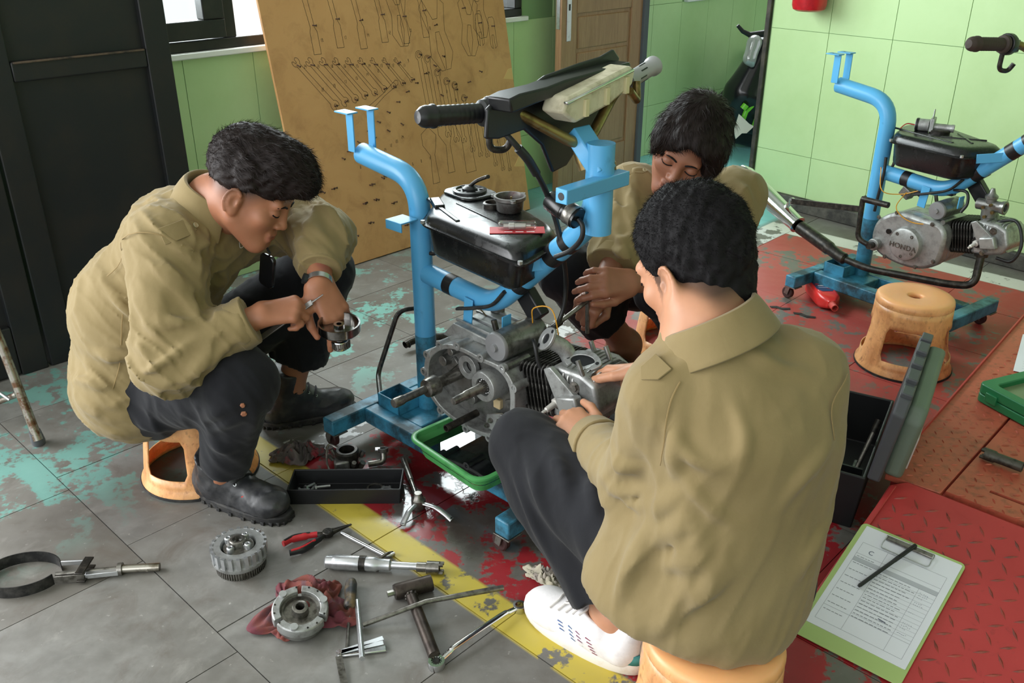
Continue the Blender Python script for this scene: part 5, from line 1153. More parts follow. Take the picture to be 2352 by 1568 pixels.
hM = t.matrix_world.inverted(); h0, h1 = hM @ V((-0.2186, 1.5205, 0.018)), hM @ V((-0.1545, 1.3487, 0.013))
mb = MB(); mb.tube([h0, h1], .0125, 20); mb.build('handle_pipe', bpy.data.materials['rusty_dark_steel'], t)
mb = MB(); 
for j in range(9): a_ = j * .7; mb.ball(h0 + (h1 - h0).normalized() * .004 + V((.012 * math.cos(a_), 0, .012 * math.sin(a_))), .004, n=8, m=6)
mb.build('weld', M_GREASE, t)['kind'] = 'stuff'
t, L_ = rod_tool('long_tee_bar', (-0.3169, 1.44, 0), (-0.019, 1.5328, 0), 'long slim tee handle bar crossing over the heavy wrench', 'wrench')
mb = MB(); mb.tube([(.006, 0, .0075), (L_ * .45, 0, .034), (L_, 0, .028)], [.0055, .0055, .0062], 14); mb.build('shaft', M_STEELD, t)
mb = MB(); mb.tube([hM.inverted().inverted() @ V((0, 0, 0)), V((0, 0, 0))], .001, 6); 
tI = t.matrix_world.inverted(); mb = MB(); mb.tube([tI @ V((-0.3345, 1.5105, 0.01)), tI @ V((-0.2974, 1.3408, 0.014))], .0058, 14); mb.build('cross_handle', M_STEEL, t)
t, L_ = rod_tool('screwdriver', (-0.3562, 1.5708, 0), (-0.3324, 1.363, 0), 'old screwdriver with dark worn handle beside the red rag', 'screwdriver')
mb = MB(); mb.lathe([(0, 0), (.011, .002), (.0135, .012), (.0130, .04), (.0105, .058), (.013, .068), (.013, .082), (.008, .088), (0, .088)], (0, 0, .014), (1, 0, 0), 24); mb.build('handle', mat('worn_dark_handle', hx('#2c2f33'), .45, col2=hx('#7d6a4c'), scale=30), t)
mb = MB(); mb.tube([(.085, 0, .012), (L_ - .012, 0, .005)], .0038, 12); mb.bar((L_ - .014, 0, .005), (L_, 0, .004), .008, .0024); mb.build('blade', M_STEELD, t)
t, L_ = rod_tool('feeler_gauge', (-0.3506, 1.3618, 0), (-0.2545, 1.3784, 0), 'chrome feeler gauge set with fanned blades at the bottom', 'gauge')
mb = MB(); mb.bar((0, 0, .004), (L_, 0, .004), .016, .006); mb.build('cover', M_CHROME, t, bevel=.002)
for a_, l_ in ((.28, L_ * .98), (.14, L_ * .95)): mb = MB(); mb.bar((0, 0, .0085), (l_ * math.cos(a_), l_ * math.sin(a_), .0085), .011, .0006); mb.build('blade', M_STEEL, t)
tI = t.matrix_world.inverted(); mb = MB(); mb.bar(tI @ V((-0.3464, 1.3523, 0.0095)), tI @ V((-0.3226, 1.2801, 0.004)), .014, .0008); mb.build('blade', M_STEELD, t)
mb = MB(); mb.cyl((.003, 0, 0), (.003, 0, .0115), .006, n=14); mb.build('pivot', M_CHROME, t)
t, L_ = rod_tool('ring_wrench', (-0.1495, 1.334, 0), (0.0131, 1.4907, 0), 'chrome offset ring wrench between the tee wrench and white sneaker', 'wrench')
mb = MB(); mb.tube(smooth_path([(.012, 0, .011), (.035, 0, .016), (.055, 0, .020), (L_ - .05, 0, .020), (L_ - .03, 0, .016), (L_ - .008, 0, .011)], 4), .0062, 12, flat=.7); mb.build('shaft', M_CHROME, t)
for x, r in ((.0, .0175), (L_ + .004, .0145)):
    mb = MB(); mb.lathe([(r * .62, 0), (r * .95, 0), (r, .003), (r, .013), (r * .95, .016), (r * .62, .016)], (x, 0, 0), (0, 0, 1), 24, closed=True); rg = mb.build('ring_end', M_CHROME, t); mb = MB(); ring_teeth(mb, r * .62, .001, .015, 12, r * .16, r * .14); mb.build('ring_teeth', M_CHROME, rg)
# three-armed spanner
yc = V((-0.2339, 1.8573, 0)); ys = empty('three_arm_wrench', yc, 0, 'steel three-arm wrench standing between black tray and pan', 'wrench')
for p, r0, nm in ((V((-0.2851, 2.0292, 0)), .0068, 'socket_arm'),):
    d_ = p - yc; mb = MB(); mb.tube([V((0, 0, .020)), d_ * .55 + Z * .02, d_ * .56 + Z * .020, d_ * 1.15 + Z * .016], [.0062, .0055, .0075, .0085], 14); mb.build(nm, M_STEELD, ys)
for p, m_ in ((V((-0.2658, 1.7793, 0)), M_STEEL), (V((-0.1474, 1.8001, 0)), M_STEEL)):
    d_ = p - yc; up_ = Z; mb = MB(); mb.tube(smooth_path([V((0, 0, .020)), d_ * .5 + Z * .026, d_ * .8 + Z * .018, d_ + Z * .008], 4), [.0062] * 5 + [.0075] * 5 + [.0080] * 3, 14, flat=.6); ar = mb.build('arm', m_, ys)
    mb = MB(); mb.cyl(d_ * .97 + Z * .013, d_ * .97 + Z * .0145, .004, n=10); mb.build('arm_hole', M_BLACKP, ar)
mb = MB(); mb.lathe([(0, .004), (.016, .004), (.018, .008), (.018, .030), (.012, .036), (.009, .048), (0, .048)], n=24); mb.build('hub', M_STEELD, ys)
# ---------------------------------------------------------------- carburettor and pipe on the floor
cp = V((-0.442, 2.046, 0)); cf = empty('carburettor', cp, .3, 'dark dismantled carburettor lying behind the black tray', 'carburettor')
mb = MB(); mb.lathe([(.019, .0), (.026, .0), (.030, .006), (.028, .030), (.032, .034), (.032, .052), (.028, .056), (.021, .056), (.020, .02), (.019, .01)], n=32, closed=True); mb.build('throat', M_GREASE, cf)
mb = MB(); mb.box((-.018, -.018, .022), (.04, .035, .036)); mb.build('float_bowl', M_ALUD, cf, bevel=.006)
for x, y, z, r in ((.035, .0, .035, .007), (-.03, .02, .04, .006), (.01, -.034, .03, .006), (-.04, -.01, .045, .005), (.03, -.02, .015, .008)): mb = MB(); mb.cyl((x, y, z - .008), (x * 1.25, y * 1.25, z + .008), r, n=12); mb.build('fitting', M_STEELD, cf)
mb = MB(); mb.tube(smooth_path([(-.02, .02, .05), (-.045, .03, .06), (-.055, .0, .03), (-.05, -.03, .008)], 5), .003, 8); mb.build('linkage', M_STEELD, cf)
pp = empty('pipe_joint', V((-0.3591, 2.0587, 0)), .2, 'small bent steel pipe joint between carburettor and tray', 'pipe'); mb = MB(); mb.tube(bend([(-.03, -.012, .012), (.012, -.008, .012), (.012, .006, .040)], .02, 6), .0085, 16); mb.build('elbow', M_STEELD, pp)
mb = MB(); mb.lathe([(.007, 0), (.014, 0), (.014, .010), (.007, .010)], (.012, .006, .036), (0, .2, 1), 20, closed=True); mb.build('clamp', M_STEELD, pp); mb = MB(); mb.cyl((-.008, .01, .043), (.004, .008, .043), .005, n=6); mb.build('clamp_bolt', M_STEEL, pp)
# ---------------------------------------------------------------- bent lever on the stand, exhaust parts on the floor
lv = frame_empty('bent_lever', ML, 'thin dark bent bar standing on the middle stand base', 'lever'); mb = MB(); mb.tube(bend([ML.inverted() @ V(p) for p in ((-0.3797, 2.2707, 0.1), (-0.4001, 2.38, 0.1094), (-0.3333, 2.42, 0.2987), (-0.2752, 2.44, 0.2984))], .03, 6), .0075, 14); mb.build('bar', M_GREASE, lv)
xs = empty('exhaust_stub', V((-0.3604, 2.7775, 0)), 0, 'short black pipe end lying behind the middle post', 'pipe'); mb = MB(); P_ = [V((-0.3632, 2.7469, 0.028)), V((-0.336, 2.7728, 0.032)), V((-0.2864, 2.8015, 0.03)), V((-0.2053, 2.8235, 0.028))]; P_ = smooth_path([p - xs.location for p in P_], 5); mb.tube(P_, .0125, 18, caps=False); mb.build('pipe', M_GREASE, xs)
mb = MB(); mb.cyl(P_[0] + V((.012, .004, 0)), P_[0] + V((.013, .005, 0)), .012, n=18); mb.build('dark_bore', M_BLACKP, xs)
mf = thing('black_muffler', Matrix.Translation(V((0.1827, 2.7269, 0))), 'black muffler lying on the floor behind the open engine', 'muffler'); o_ = mf.location.copy() if mf.location.length else V((0.1827, 2.7269, 0)); o_ = V((0.1827, 2.7269, 0)); q0, q1, q2 = V((0.1557, 2.6484, 0.05)) - o_, V((0.2985, 2.5442, 0.055)) - o_, V((0.4449, 2.3434, 0.06)) - o_
mb = MB(); d_ = (q1 - q0).normalized(); mb.lathe([(0, -.02), (.014, -.02), (.016, 0), (.030, .006), (.036, .03), (.036, (q1 - q0).length)], q0, d_, 28); mb.build('end_cone', mat('satin_black', hx('#2b2e33'), .3), mf)
mb = MB(); d_ = (q2 - q1).normalized(); L_ = (q2 - q1).length; mb.lathe([(.036, -.004), (.046, 0), (.047, .006), (.046, .01), (.046, L_), (0, L_)], q1, d_, 28); mb.build('silencer_body', M_BLACKG, mf)
mb = MB(); mb.lathe([(.0475, 0), (.049, .002), (.049, .006), (.0475, .008)], q1, d_, 28); mb.build('rim', M_CHROME, mf)
wp = empty('wiring_parts', V((0.29, 2.3184, 0)), .2, 'small electrical parts with wires on the floor under the engine', 'wiring')
mb = MB(); mb.box((-.01, .05, .018), (.10, .05, .034), Matrix.Rotation(.5, 3, 'Z')); mb.build('relay_box', M_BLACKP, wp, bevel=.004)
mb = MB(); mb.lathe([(.006, 0), (.011, 0), (.011, .028), (.014, .028), (.014, .032), (.006, .032)], (.012, .03, .034), n=20, closed=True); mb.build('coil_eye', M_STEEL, wp)
mb = MB(); mb.lathe([(.0, 0), (.030, 0), (.032, .01), (.028, .02), (0, .02)], (.02, -.04, 0), n=26); mb.build('rubber_cap', M_RUBBER, wp)
for k_, pts in enumerate(([(-.03, .02, .03), (.0, .0, .045), (.02, -.01, .03), (.0, -.05, .012), (.03, -.07, .006)], [(.01, .03, .05), (-.02, .0, .03), (-.02, -.04, .01)])): mb = MB(); mb.tube(smooth_path(pts, 5), .0018, 6); mb.build('wire', mat('cream_wire', hx('#cfc39a'), .5), wp)
# ---------------------------------------------------------------- on the left tank: metal cup and spark plug card
cu_o = V(ML @ V((.243, .078, ztL + .001))); cup = empty('carburettor_bowl', cu_o, .3, 'grey metal cup with lugs standing on the middle fuel tank', 'cup')
mb = MB(); mb.lathe([(0, 0), (.028, 0), (.032, .004), (.034, .026), (.039, .030), (.039, .038), (.034, .038), (.031, .030), (.029, .006), (0, .005)], n=40); mb.build('bowl', mat('grey_cast', hx('#6f6d6a'), .4, .7, col2=hx('#4a3a38'), scale=20), cup)
for a_ in (.4, 2.5, 4.6): mb = MB(); mb.lathe([(.0025, 0), (.007, 0), (.007, .006), (.0025, .006)], (.041 * math.cos(a_), .041 * math.sin(a_), .031), n=14, closed=True); mb.build('lug', M_ALUD, cup)
mb = MB(); mb.cyl((.004, .002, .005), (.004, .002, .035), .0025, n=8); mb.build('jet', M_BRASS, cup)
ca0, ca1 = ML @ V((.312, -.062, ztL + .001)), ML @ V((.402, .028, ztL + .001)); Mc = basis((ca0 + ca1) / 2, (ca1 - ca0).normalized(), Z.cross((ca1 - ca0).normalized()), Z)
card = thing('spark_plug_card', Mc, 'red carded spark plug pack lying on the middle fuel tank', 'package'); mb = MB(); mb.box((0, 0, .0006), (.125, .045, .0012)); mb.build('card', mat('red_card', hx('#c8353c'), .4, col2=hx('#b02830'), scale=12), card)
m, nt, b = new_mat('clear_blister'); tr = nd(nt, 'ShaderNodeBsdfTransparent'); gl = nd(nt, 'ShaderNodeBsdfGlossy', Roughness=.08); mx = nd(nt, 'ShaderNodeMixShader'); mx.inputs[0].default_value = .16; lk(nt, tr.outputs[0], mx.inputs[1]); lk(nt, gl.outputs[0], mx.inputs[2]); lk(nt, mx.outputs[0], nt.nodes['Material Output'].inputs[0]); M_BLIST = m
mb = MB(); mb.prism(rrect(.088, .028, .008), .018, Matrix.Translation((0, .004, .0012))); mb.build('blister', M_BLIST, card, bevel=.004)
mb = MB(); mb.lathe([(0, 0), (.0045, 0), (.0045, .012), (.0075, .013), (.0075, .024), (.006, .025), (.0055, .050), (.003, .052), (.003, .062), (0, .062)], (-.031, .004, .009), (1, 0, 0), 18); mb.build('boxed_plug', mat('plug_steel', hx('#c9c7c0'), .3, .6), card)
for k_ in range(3): mb = MB(); mb.box((-.02 + .025 * k_, -.014, .0014), (.018, .0035, .0004)); mb.build('printed_line', mat('white_print', hx('#e6e2e0'), .5), card, smooth=0)
# fuel pump on the right tank
fp0 = MR @ V((.085, .035, ztR + .018)); fp1 = MR @ V((.20, .085, ztR + .014)); Mp, L_ = lay(fp0, fp1, fp0.z); fpm = thing('fuel_pump', Mp, 'silver fuel pump lying on the right fuel tank', 'pump')
mb = MB(); mb.lathe([(0, 0), (.020, 0), (.021, .006), (.021, .045), (0, .045)], (0, 0, .003), (1, 0, 0), 28); mb.build('motor_body', M_ALU, fpm); mb = MB(); mb.lathe([(.0213, .002), (.0222, .003), (.0222, .010), (.0213, .011)], (0, 0, .003), (1, 0, 0), 28); mb.build('black_ring', M_BLACKP, fpm)
mb = MB(); mb.box((.055, 0, .008), (.014, .05, .045)); mb.prism([(-.018, 0), (.018, 0), (.006, .03), (-.006, .03)], .004, basis((.052, 0, .03), (0, 1, 0), (0, 0, 1), (1, 0, 0))); mb.build('mount_flange', M_ALU, fpm, bevel=.002)
mb = MB(); mb.lathe([(0, .06), (.0125, .06), (.0125, .115), (.0135, .117), (.0135, .126), (.009, .126), (.009, .12), (0, .12)], (0, 0, .0), (1, 0, 0), 24); mb.build('outlet_pipe', M_ALU, fpm)
for k_, m_ in enumerate((mat('red_wire', hx('#b02a26'), .5), M_CABLE)): mb = MB(); mb.tube(smooth_path([(0, .004 * k_, .0), (-.03, .006 * k_, .0), (-.05, -.01 + .008 * k_, -.02)], 5), .0018, 6); mb.build('wire', m_, fpm)
# ---------------------------------------------------------------- red oil bottle, its cap, rubber scraps
b0_, b1_ = V((1.1922, 3.2977, 0)), V((1.1947, 3.0548, 0)); BM, bl = lay(b0_, b1_); bo = thing('oil_bottle', BM, 'red plastic oil bottle with dark label lying under right stand', 'bottle')
M_REDB = mat('red_bottle_plastic', hx('#cf2f2c'), .28, spec=.6)
mb = MB(); secs = [(.0, .030, .018), (.008, .038, .026), (.03, .043, .029), (bl * .55, .043, .029), (bl * .72, .040, .027), (bl * .82, .022, .020), (bl * .85, .0155, .0155), (bl * .86, .0155, .0155)]
loft(mb, [[(x, y, z + .030) for y, z in rrect(2 * w_, 2 * h_, min(w_, h_) * .62)] for x, w_, h_ in secs], True, True); mb.build('bottle_body', M_REDB, bo, smooth=50)
mb = MB(); mb.lathe([(.010, 0), (.0145, 0), (.0145, .006), (.013, .007), (.013, bl * .15), (.010, bl * .15)], (bl * .85, 0, .030), (1, 0, 0), 24, closed=True); mb.build('neck', mat('pale_red_neck', hx('#c9514a'), .4), bo)
mb = MB(); mb.prism([(.02, -.026), (.03, -.032), (bl * .5, -.033), (bl * .6, -.02), (bl * .6, .02), (bl * .5, .033), (.03, .032), (.02, .026)], .0008, Matrix.Translation((0, 0, .0588))); lb_ = mb.build('label', mat('navy_label', hx('#2b3a5e'), .35, col2=hx('#6a2432'), scale=20, lo=.5, hi=.52), bo, smooth=0)
for x, w_, h_, c_ in ((.035, .030, .004, '#dfe3ea'), (.048, .044, .003, '#b8c4d8'), (.075, .050, .010, '#b5333a'), (.092, .040, .006, '#d8d2d0'), (.11, .046, .004, '#9aa3b5')): mb = MB(); mb.box((x, 0, .0599), (h_, w_, .0003)); mb.build('label_print', mat('label_print_%s' % c_[1:], hx(c_), .5), lb_, smooth=0)
cp_ = empty('bottle_cap', V((1.2415, 3.3906, 0)), 0, 'small red bottle cap under the right stand bar', 'cap'); mb = MB(); mb.lathe([(0, .016), (.013, .016), (.0145, .013), (.0145, 0), (.012, 0), (.012, .012), (0, .012)], n=24); mb.build('cap_shell', M_REDB, cp_)
for i, (p, q, lb) in enumerate((((0.9793, 3.1407, 0), (1.0478, 3.1075, 0), 'thin black rubber strip on the red floor left of the bottle'), ((1.0523, 3.083, 0), (1.1168, 3.027, 0), 'torn black rubber scrap on the red floor below the bottle'))):
    M_, L_ = lay(p, q); mb = MB(); mb.prism([(0, 0), (L_ * .3, .012), (L_ * .6, .004), (L_ * .95, .016), (L_, .002), (L_ * .7, -.012), (L_ * .35, -.006), (L_ * .1, -.012)], .003); o = mb.build('rubber_scrap', M_RUBBER, None, smooth=0); o.matrix_world = M_; tag(o, lb, 'scrap')
# ---------------------------------------------------------------- tubular chair leg at the left edge
cl = empty('metal_chair', V((-1.3334, 2.1652, 0)), 0, 'rusty steel tube chair leg with rubber foot at left edge', 'chair')
org = V((-1.3334, 2.1652, 0)); mb = MB(); mb.tube([V((-1.3148, 2.1352, 0.03)) - org, V((-1.3872, 2.2, 0.3043)) - org, V((-1.4046, 2.2, 0.4219)) - org], .0125, 18); mb.build('leg', mat('rusty_chrome', hx('#9a958c'), .35, .8, col2=hx('#6b4f3c'), scale=40, lo=.45, hi=.6), cl)
mb = MB(); a0, a1 = V((-1.3334, 2.1652, 0)) - org, V((-1.3212, 2.1404, 0.055)) - org; mb.tube([a0, a0.lerp(a1, .25), a1], [.017, .0185, .0150], 18); mb.build('rubber_foot', mat('grey_rubber', hx('#55565a'), .6), cl)
mb = MB(); mb.tube([V((-1.3917, 2.22, 0.1279)) - org, V((-1.5838, 2.3, 0.0255)) - org], .0085, 14); mb.build('side_rung', bpy.data.materials['rusty_chrome'], cl)
mb = MB(); mb.tube([V((-1.4117, 2.21, 0.1153)) - org, V((-1.5252, 2.26, 0.1692)) - org], .004, 10); mb.build('brace', M_STEEL, cl)
mb = MB(); mb.tube([V((-1.3769, 2, 0.5626)) - org, V((-1.3257, 1.78, 0.2496)) - org], .0125, 16); mb.tube([V((-1.4046, 2.2, 0.4219)) - org, V((-1.3769, 2, 0.5626)) - org], .0125, 16); mb.build('far_leg', bpy.data.materials['rusty_chrome'], cl)
# ---------------------------------------------------------------- fire extinguisher
fe = frame_empty('fire_extinguisher', basis(R0 + RD * .253 + RN * .095 + Z * .945, RD, RN, Z), 'red fire extinguisher hanging on the green right wall', 'extinguisher'); M_FIRE = mat('fire_red_paint', hx('#c4202a'), .3, col2=hx('#a51c25'), scale=20)
mb = MB(); mb.lathe([(0, .004), (.055, .004), (.070, .012), (.076, .03), (.076, .36), (.06, .40), (.03, .42), (0, .42)], n=40); mb.build('cylinder', M_FIRE, fe); mb = MB(); mb.cyl((0, 0, .42), (0, 0, .46), .018, n=18); mb.bar((0, .0, .47), (.10, 0, .50), .02, .006); mb.bar((0, 0, .455), (.10, 0, .46), .02, .006); mb.build('valve_head', M_BLACKP, fe, bevel=.002)
mb = MB(); mb.box((0, -.088, .2), (.05, .02, .05)); mb.build('wall_hook', M_STEELD, fe)
mb = MB(); mb.lathe([(.0768, .16), (.0768, .30)], n=30, arc=(3.6, 5.8)); mb.build('label', mat('pale_label', hx('#d9cfc0'), .5), fe)

# ================================================================ red lift platform and ramp
def plate_mat(name, c1, c2, c3, lo=.5, hi=.7): 
    m, nt, b = new_mat(name); pos = nt.nodes.new('ShaderNodeNewGeometry').outputs['Position']; n1 = noise(nt, pos, 5, 6, .6); n2 = noise(nt, pos, 45, 5, .65)
    c = mixc(nt, ramp(nt, n1, .35, .7), hx(c1), hx(c2)); c = mixc(nt, math_(nt, 'MULTIPLY', ramp(nt, n2, lo, hi), .6), c, hx(c3)); lk(nt, c, b.inputs['Base Color']); b.inputs['Roughness'].default_value = .42; bump(nt, b, n2, .15, .001); return m
M_LIFT = plate_mat('worn_red_plate', '#bd5f49', '#ae5240', '#66402f'); M_RAMP = plate_mat('red_ramp_paint', '#bb3c3c', '#b03636', '#7a2a2a', .6, .8); M_TREAD = plate_mat('worn_tread', '#a8493c', '#8d3f34', '#4a3a34', .42, .6)
AB3 = Matrix((A, B, Z)).transposed()
lift = frame_empty('motorcycle_lift', basis(AB(-.6, 1.92), A, B, Z), 'low red checker plate motorcycle lift at the right edge', 'lift')
x = MB(); x.prism([(.012, .012), (1.6, .012), (1.6, 2.1), (-.075, 2.1)], .12, Matrix.Translation((0, 0, .005))); x.build('lift_frame', M_RAMP, lift, smooth=0)
x = MB(); x.prism([(.0, .0), (.125, .012), (.125, 2.1), (-.10, 2.1)], .015, Matrix.Translation((0, 0, .125))); x.build('side_plate', M_LIFT, lift, bevel=.002)
o4, h4 = [(.131, .03), (1.6, .03), (1.6, 2.1), (.131, 2.1)], [(.205, .094), (.52, .094), (.52, .106), (.205, .106)]
x = MB(); x.prism(o4, .014, Matrix.Translation((0, 0, .125)), h4); x.build('deck_plate', M_LIFT, lift, smooth=0)
x = MB(); x.box((.36, .1, .126), (.33, .02, .002)); x.build('slot_floor', M_BLACKP, lift, smooth=0)
x = MB(); x.bar((.0, .01, .143), (-.098, 2.1, .143), .005, .010); x.build('edge_lip', M_RAMP, lift, bevel=.001)
def treads(mb, x0, x1, y0, y1, st, z, ln, wd, ok=lambda x, y: True):
    nx, ny = int((x1 - x0) / st), int((y1 - y0) / st)
    for i in range(nx):
        for j in range(ny):
            x, y = x0 + (i + .5) * st, y0 + (j + .5) * st
            if not ok(x, y): continue
            a = math.radians(38 if (i + j) % 2 else -52); c, s_ = math.cos(a), math.sin(a); h = .0022
            P = [(-ln / 2, 0, -.0006), (0, -wd / 2, -.0006), (ln / 2, 0, -.0006), (0, wd / 2, -.0006), (-ln * .22, 0, h), (ln * .22, 0, h)]
            mb.add([(x + u * c - v * s_, y + u * s_ + v * c, z + w_) for u, v, w_ in P], [(0, 1, 4), (1, 5, 4), (1, 2, 5), (2, 3, 5), (3, 4, 5), (3, 0, 4)])
x = MB(); treads(x, .0, .95, .02, 1.5, .030, .140, .020, .004, lambda u, v: u > .012 - v * .047 and abs(u - .128) > .012 and not (.19 < u < .53 and .085 < v < .115)); t = x.build('tread', M_LIFT, lift, smooth=60); t['kind'] = 'stuff'
# ramp
RA0, RA1 = AB(-.578, 1.455, .003), AB(-.578, 1.925, .140); rs = (RA1 - RA0); RLn = rs.length; rs.normalize(); rn = A.cross(rs)
rampo = frame_empty('lift_ramp', basis(RA0, A, rs, rn), 'bright red diamond plate ramp in front of the lift', 'ramp')
x = MB(); x.prism([(.012, 0), (1.2, 0), (1.2, RLn), (.03, RLn), (.0, RLn - .03)], .006, Matrix.Translation((0, 0, -.006))); x.build('ramp_plate', M_RAMP, rampo, bevel=.002)
x = MB(); x.prism([(0, 0), (.014, 0), (.014, RLn - .03), (0, RLn - .03)], .004, Matrix.Translation((.004, 0, 0)) @ Matrix.Rotation(-.2, 4, 'Y')); x.build('rolled_edge', M_RAMP, rampo, bevel=.002)
x = MB(); treads(x, .02, .95, .02, RLn - .01, .036, 0, .038, .0080); t = x.build('tread', M_TREAD, rampo, smooth=60); t['kind'] = 'stuff'
x = MB(); x.prism([(.03, 0), (1.1, 0), (1.1, .12), (.03, .12)], .004, basis(RA1 + V((0, 0, -.135)) + A * .05, A, Z, -B)); x.build('ramp_riser', M_RAMP, rampo, smooth=0)
# ---------------------------------------------------------------- clipboard with form and pen
CBW, CBL = .224, .340
cbm = basis(AB(-.458, 1.60, 0) + Z * (.140 * (1.60 - 1.455) / .47 + .0075), A, rs, rn) @ Matrix.Rotation(math.radians(1.5), 4, 'Z')
cbd = thing('clipboard', cbm, 'lime green clipboard with a filled form on the red ramp', 'clipboard')
x = MB(); x.prism(rrect(CBW, CBL, .012), .003, Matrix.Translation((0, 0, 0))); x.build('board', mat('lime_board', hx('#aac277'), .45), cbd, bevel=.001)
M_PAPER = mat('white_paper', hx('#e4e6ee'), .8); M_PRINT = mat('grey_print', hx('#8d9098'), .8); M_SHADE = mat('light_grey_print', hx('#b9bcc4'), .8); M_PENINK = mat('pen_ink', hx('#5a5f72'), .8)
x = MB(); x.box((.002, .015, .0036), (.205, .295, .0008)); pp_ = x.build('paper', M_PAPER, cbd, smooth=0)
x = MB(); x.box((.004, .014, .0042), (.205, .293, .0004)); x.build('paper', M_PAPER, cbd, smooth=0)
PZ = .0046
def pline(mb, x0, y0, x1, y1, w_=.0005): mb.bar((x0, y0, PZ), (x1, y1, PZ), w_, .0001)
x = MB()
for y in (.115, .082, .060, -.075, -.115): pline(x, -.088, y, .092, y)
for xx in (-.088, .092): pline(x, xx, .115, xx, -.115)
for y0, y1, xx in ((.115, -.115, -.032), (.06, -.115, .056)): pline(x, xx, y0, xx, y1)
for k_ in range(12): pline(x, -.032, .048 - .0105 * k_, .092, .048 - .0105 * k_, .0003)
x.build('form_grid', M_PRINT, pp_, smooth=0)
x = MB(); x.box((.002, .066, PZ - .00005), (.18, .011, .0001)); x.build('form_header', M_SHADE, pp_, smooth=0)
x = MB(); rr = random.Random(5)
for k_ in range(15):
    y = .053 - .0105 * k_ * .86; xx = -.029
    while xx < .03 + .02 * rr.random(): l_ = rr.uniform(.004, .011); x.bar((xx, y, PZ + .0001), (xx + l_, y, PZ + .0001), .0016, .0001); xx += l_ + .0022
for k_ in range(9):
    y = .075 - .020 * k_; xx = -.084
    while xx < -.045: l_ = rr.uniform(.004, .009); x.bar((xx, y, PZ + .0001), (xx + l_, y, PZ + .0001), .0015, .0001); xx += l_ + .002
t = x.build('form_text', M_PRINT, pp_, smooth=0); t['kind'] = 'stuff'
x = MB()
for y in (.05, .043, .036, .024, .018, -.004, -.034, -.041, -.048, -.062):
    xx = .061
    for j in range(rr.randint(3, 5)): x.bar((xx, y + rr.uniform(-.001, .001), PZ + .0001), (xx + rr.uniform(.001, .003), y + rr.uniform(-.0018, .0018), PZ + .0001), .0007, .0001); xx += .004
x.bar((.018, -.052, PZ + .0001), (.034, -.054, PZ + .0001), .0022, .0001); t = x.build('handwriting', M_PENINK, pp_, smooth=0); t['kind'] = 'stuff'
tc = bpy.data.curves.new('tc', 'FONT'); tc.body = 'C'; tc.size = .016; to_ = bpy.data.objects.new('tmp', tc); tme = bpy.data.meshes.new_from_object(to_); bpy.data.objects.remove(to_); tme.materials.clear(); tme.materials.append(M_PENINK); o = bpy.data.objects.new('letter', tme); link(o, pp_); o.location = (-.067, .090, PZ + .0002)
x = MB(); x.bar((-.052, .150, .008), (.052, .150, .008), .012, .006); x.build('clip_bar', M_STEELD, cbd, bevel=.002)
x = MB(); x.tube(bend([(-.050, .152, .011), (-.052, .118, .008), (.052, .118, .008), (.050, .152, .011)], .008, 4), .0013, 8); x.build('clip_wire', M_STEEL, cbd)
x = MB(); x.cyl((.0, .158, .004), (.0, .158, .010), .004, n=12); x.build('clip_rivet', M_STEEL, cbd)
pI = cbm.inverted(); p0, p1 = cbm @ V((.010, .156, .0150)), cbm @ V((-.046, -.002, .0092)); d_ = (p1 - p0).normalized(); L_ = (p1 - p0).length
pen = frame_empty('pen', Matrix.Translation(p0), 'black ballpoint pen lying across the clipboard form', 'pen'); x = MB(); x.lathe([(0, 0), (.0042, 0), (.0046, .003), (.0046, L_ * .38), (.0042, L_ * .385), (.0042, L_ * .97), (.003, L_), (0, L_)], (0, 0, 0), d_, 18); x.build('barrel', M_BLACKP, pen); x = MB(); x.bar(d_ * .002 + rn * .0055, d_ * .05 + rn * .0062, .003, .0012, rn); x.build('pocket_clip', M_BLACKP, pen)
# ---------------------------------------------------------------- pipe fitting, green case and sheets on the lift
t, L_ = rod_tool('pipe_spanner', tuple(AB(-.452, 2.149)), tuple(AB(-.366, 2.147)), 'short dark tubular spanner lying on the lift deck', 'spanner'); t.matrix_world = Matrix.Translation((0, 0, .142)) @ t.matrix_world
x = MB(); x.lathe([(.009, 0), (.015, 0), (.015, .022), (.0125, .026), (.0125, L_), (.009, L_)], (0, 0, .0152), (1, 0, 0), 24, closed=True); x.build('tube', mat('dirty_dark_steel', hx('#55544c'), .5, .6, col2=hx('#2e2d2a'), scale=50), t)
for j in range(4): a_ = j * math.pi / 2 + .5; x = MB(); x.box((-.003, .012 * math.cos(a_), .0152 + .012 * math.sin(a_)), (.010, .007, .006), Matrix.Rotation(a_, 3, 'X')); x.build('castle_tooth', bpy.data.materials['dirty_dark_steel'], t)
x = MB(); x.cyl((L_ - .02, 0, .0272), (L_ - .02, 0, .0282), .003, n=10); x.build('cross_hole', M_BLACKP, t)
cx_ = (A * .916 - B * .40).normalized(); cy_ = Z.cross(cx_); gc = frame_empty('tool_case', basis(AB(-.575, 2.445, .1425), cx_, cy_, Z), 'dark green plastic tool case on the red lift', 'case'); M_DG = mat('dark_green_plastic', hx('#1f7347'), .38, bmp=.15, bscale=160)
def caserings(mb, z0, z1, g=0.0): loft(mb, [[(u + .15, v + .10, z) for u, v in rrect(.30 - 2 * g, .20 - 2 * g, .018)] for z in (z0, z1)], True, True)
x = MB(); caserings(x, 0, .024); x.build('case_base', M_DG, gc, bevel=.003); x = MB(); x.prism([(u + .15, v + .10) for u, v in rrect(.30, .20, .018)], .028, Matrix.Translation((0, 0, .0255)), [(u + .15, v + .10) for u, v in rrect(.235, .135, .012)]); x.build('case_lid', M_DG, gc, bevel=.003)
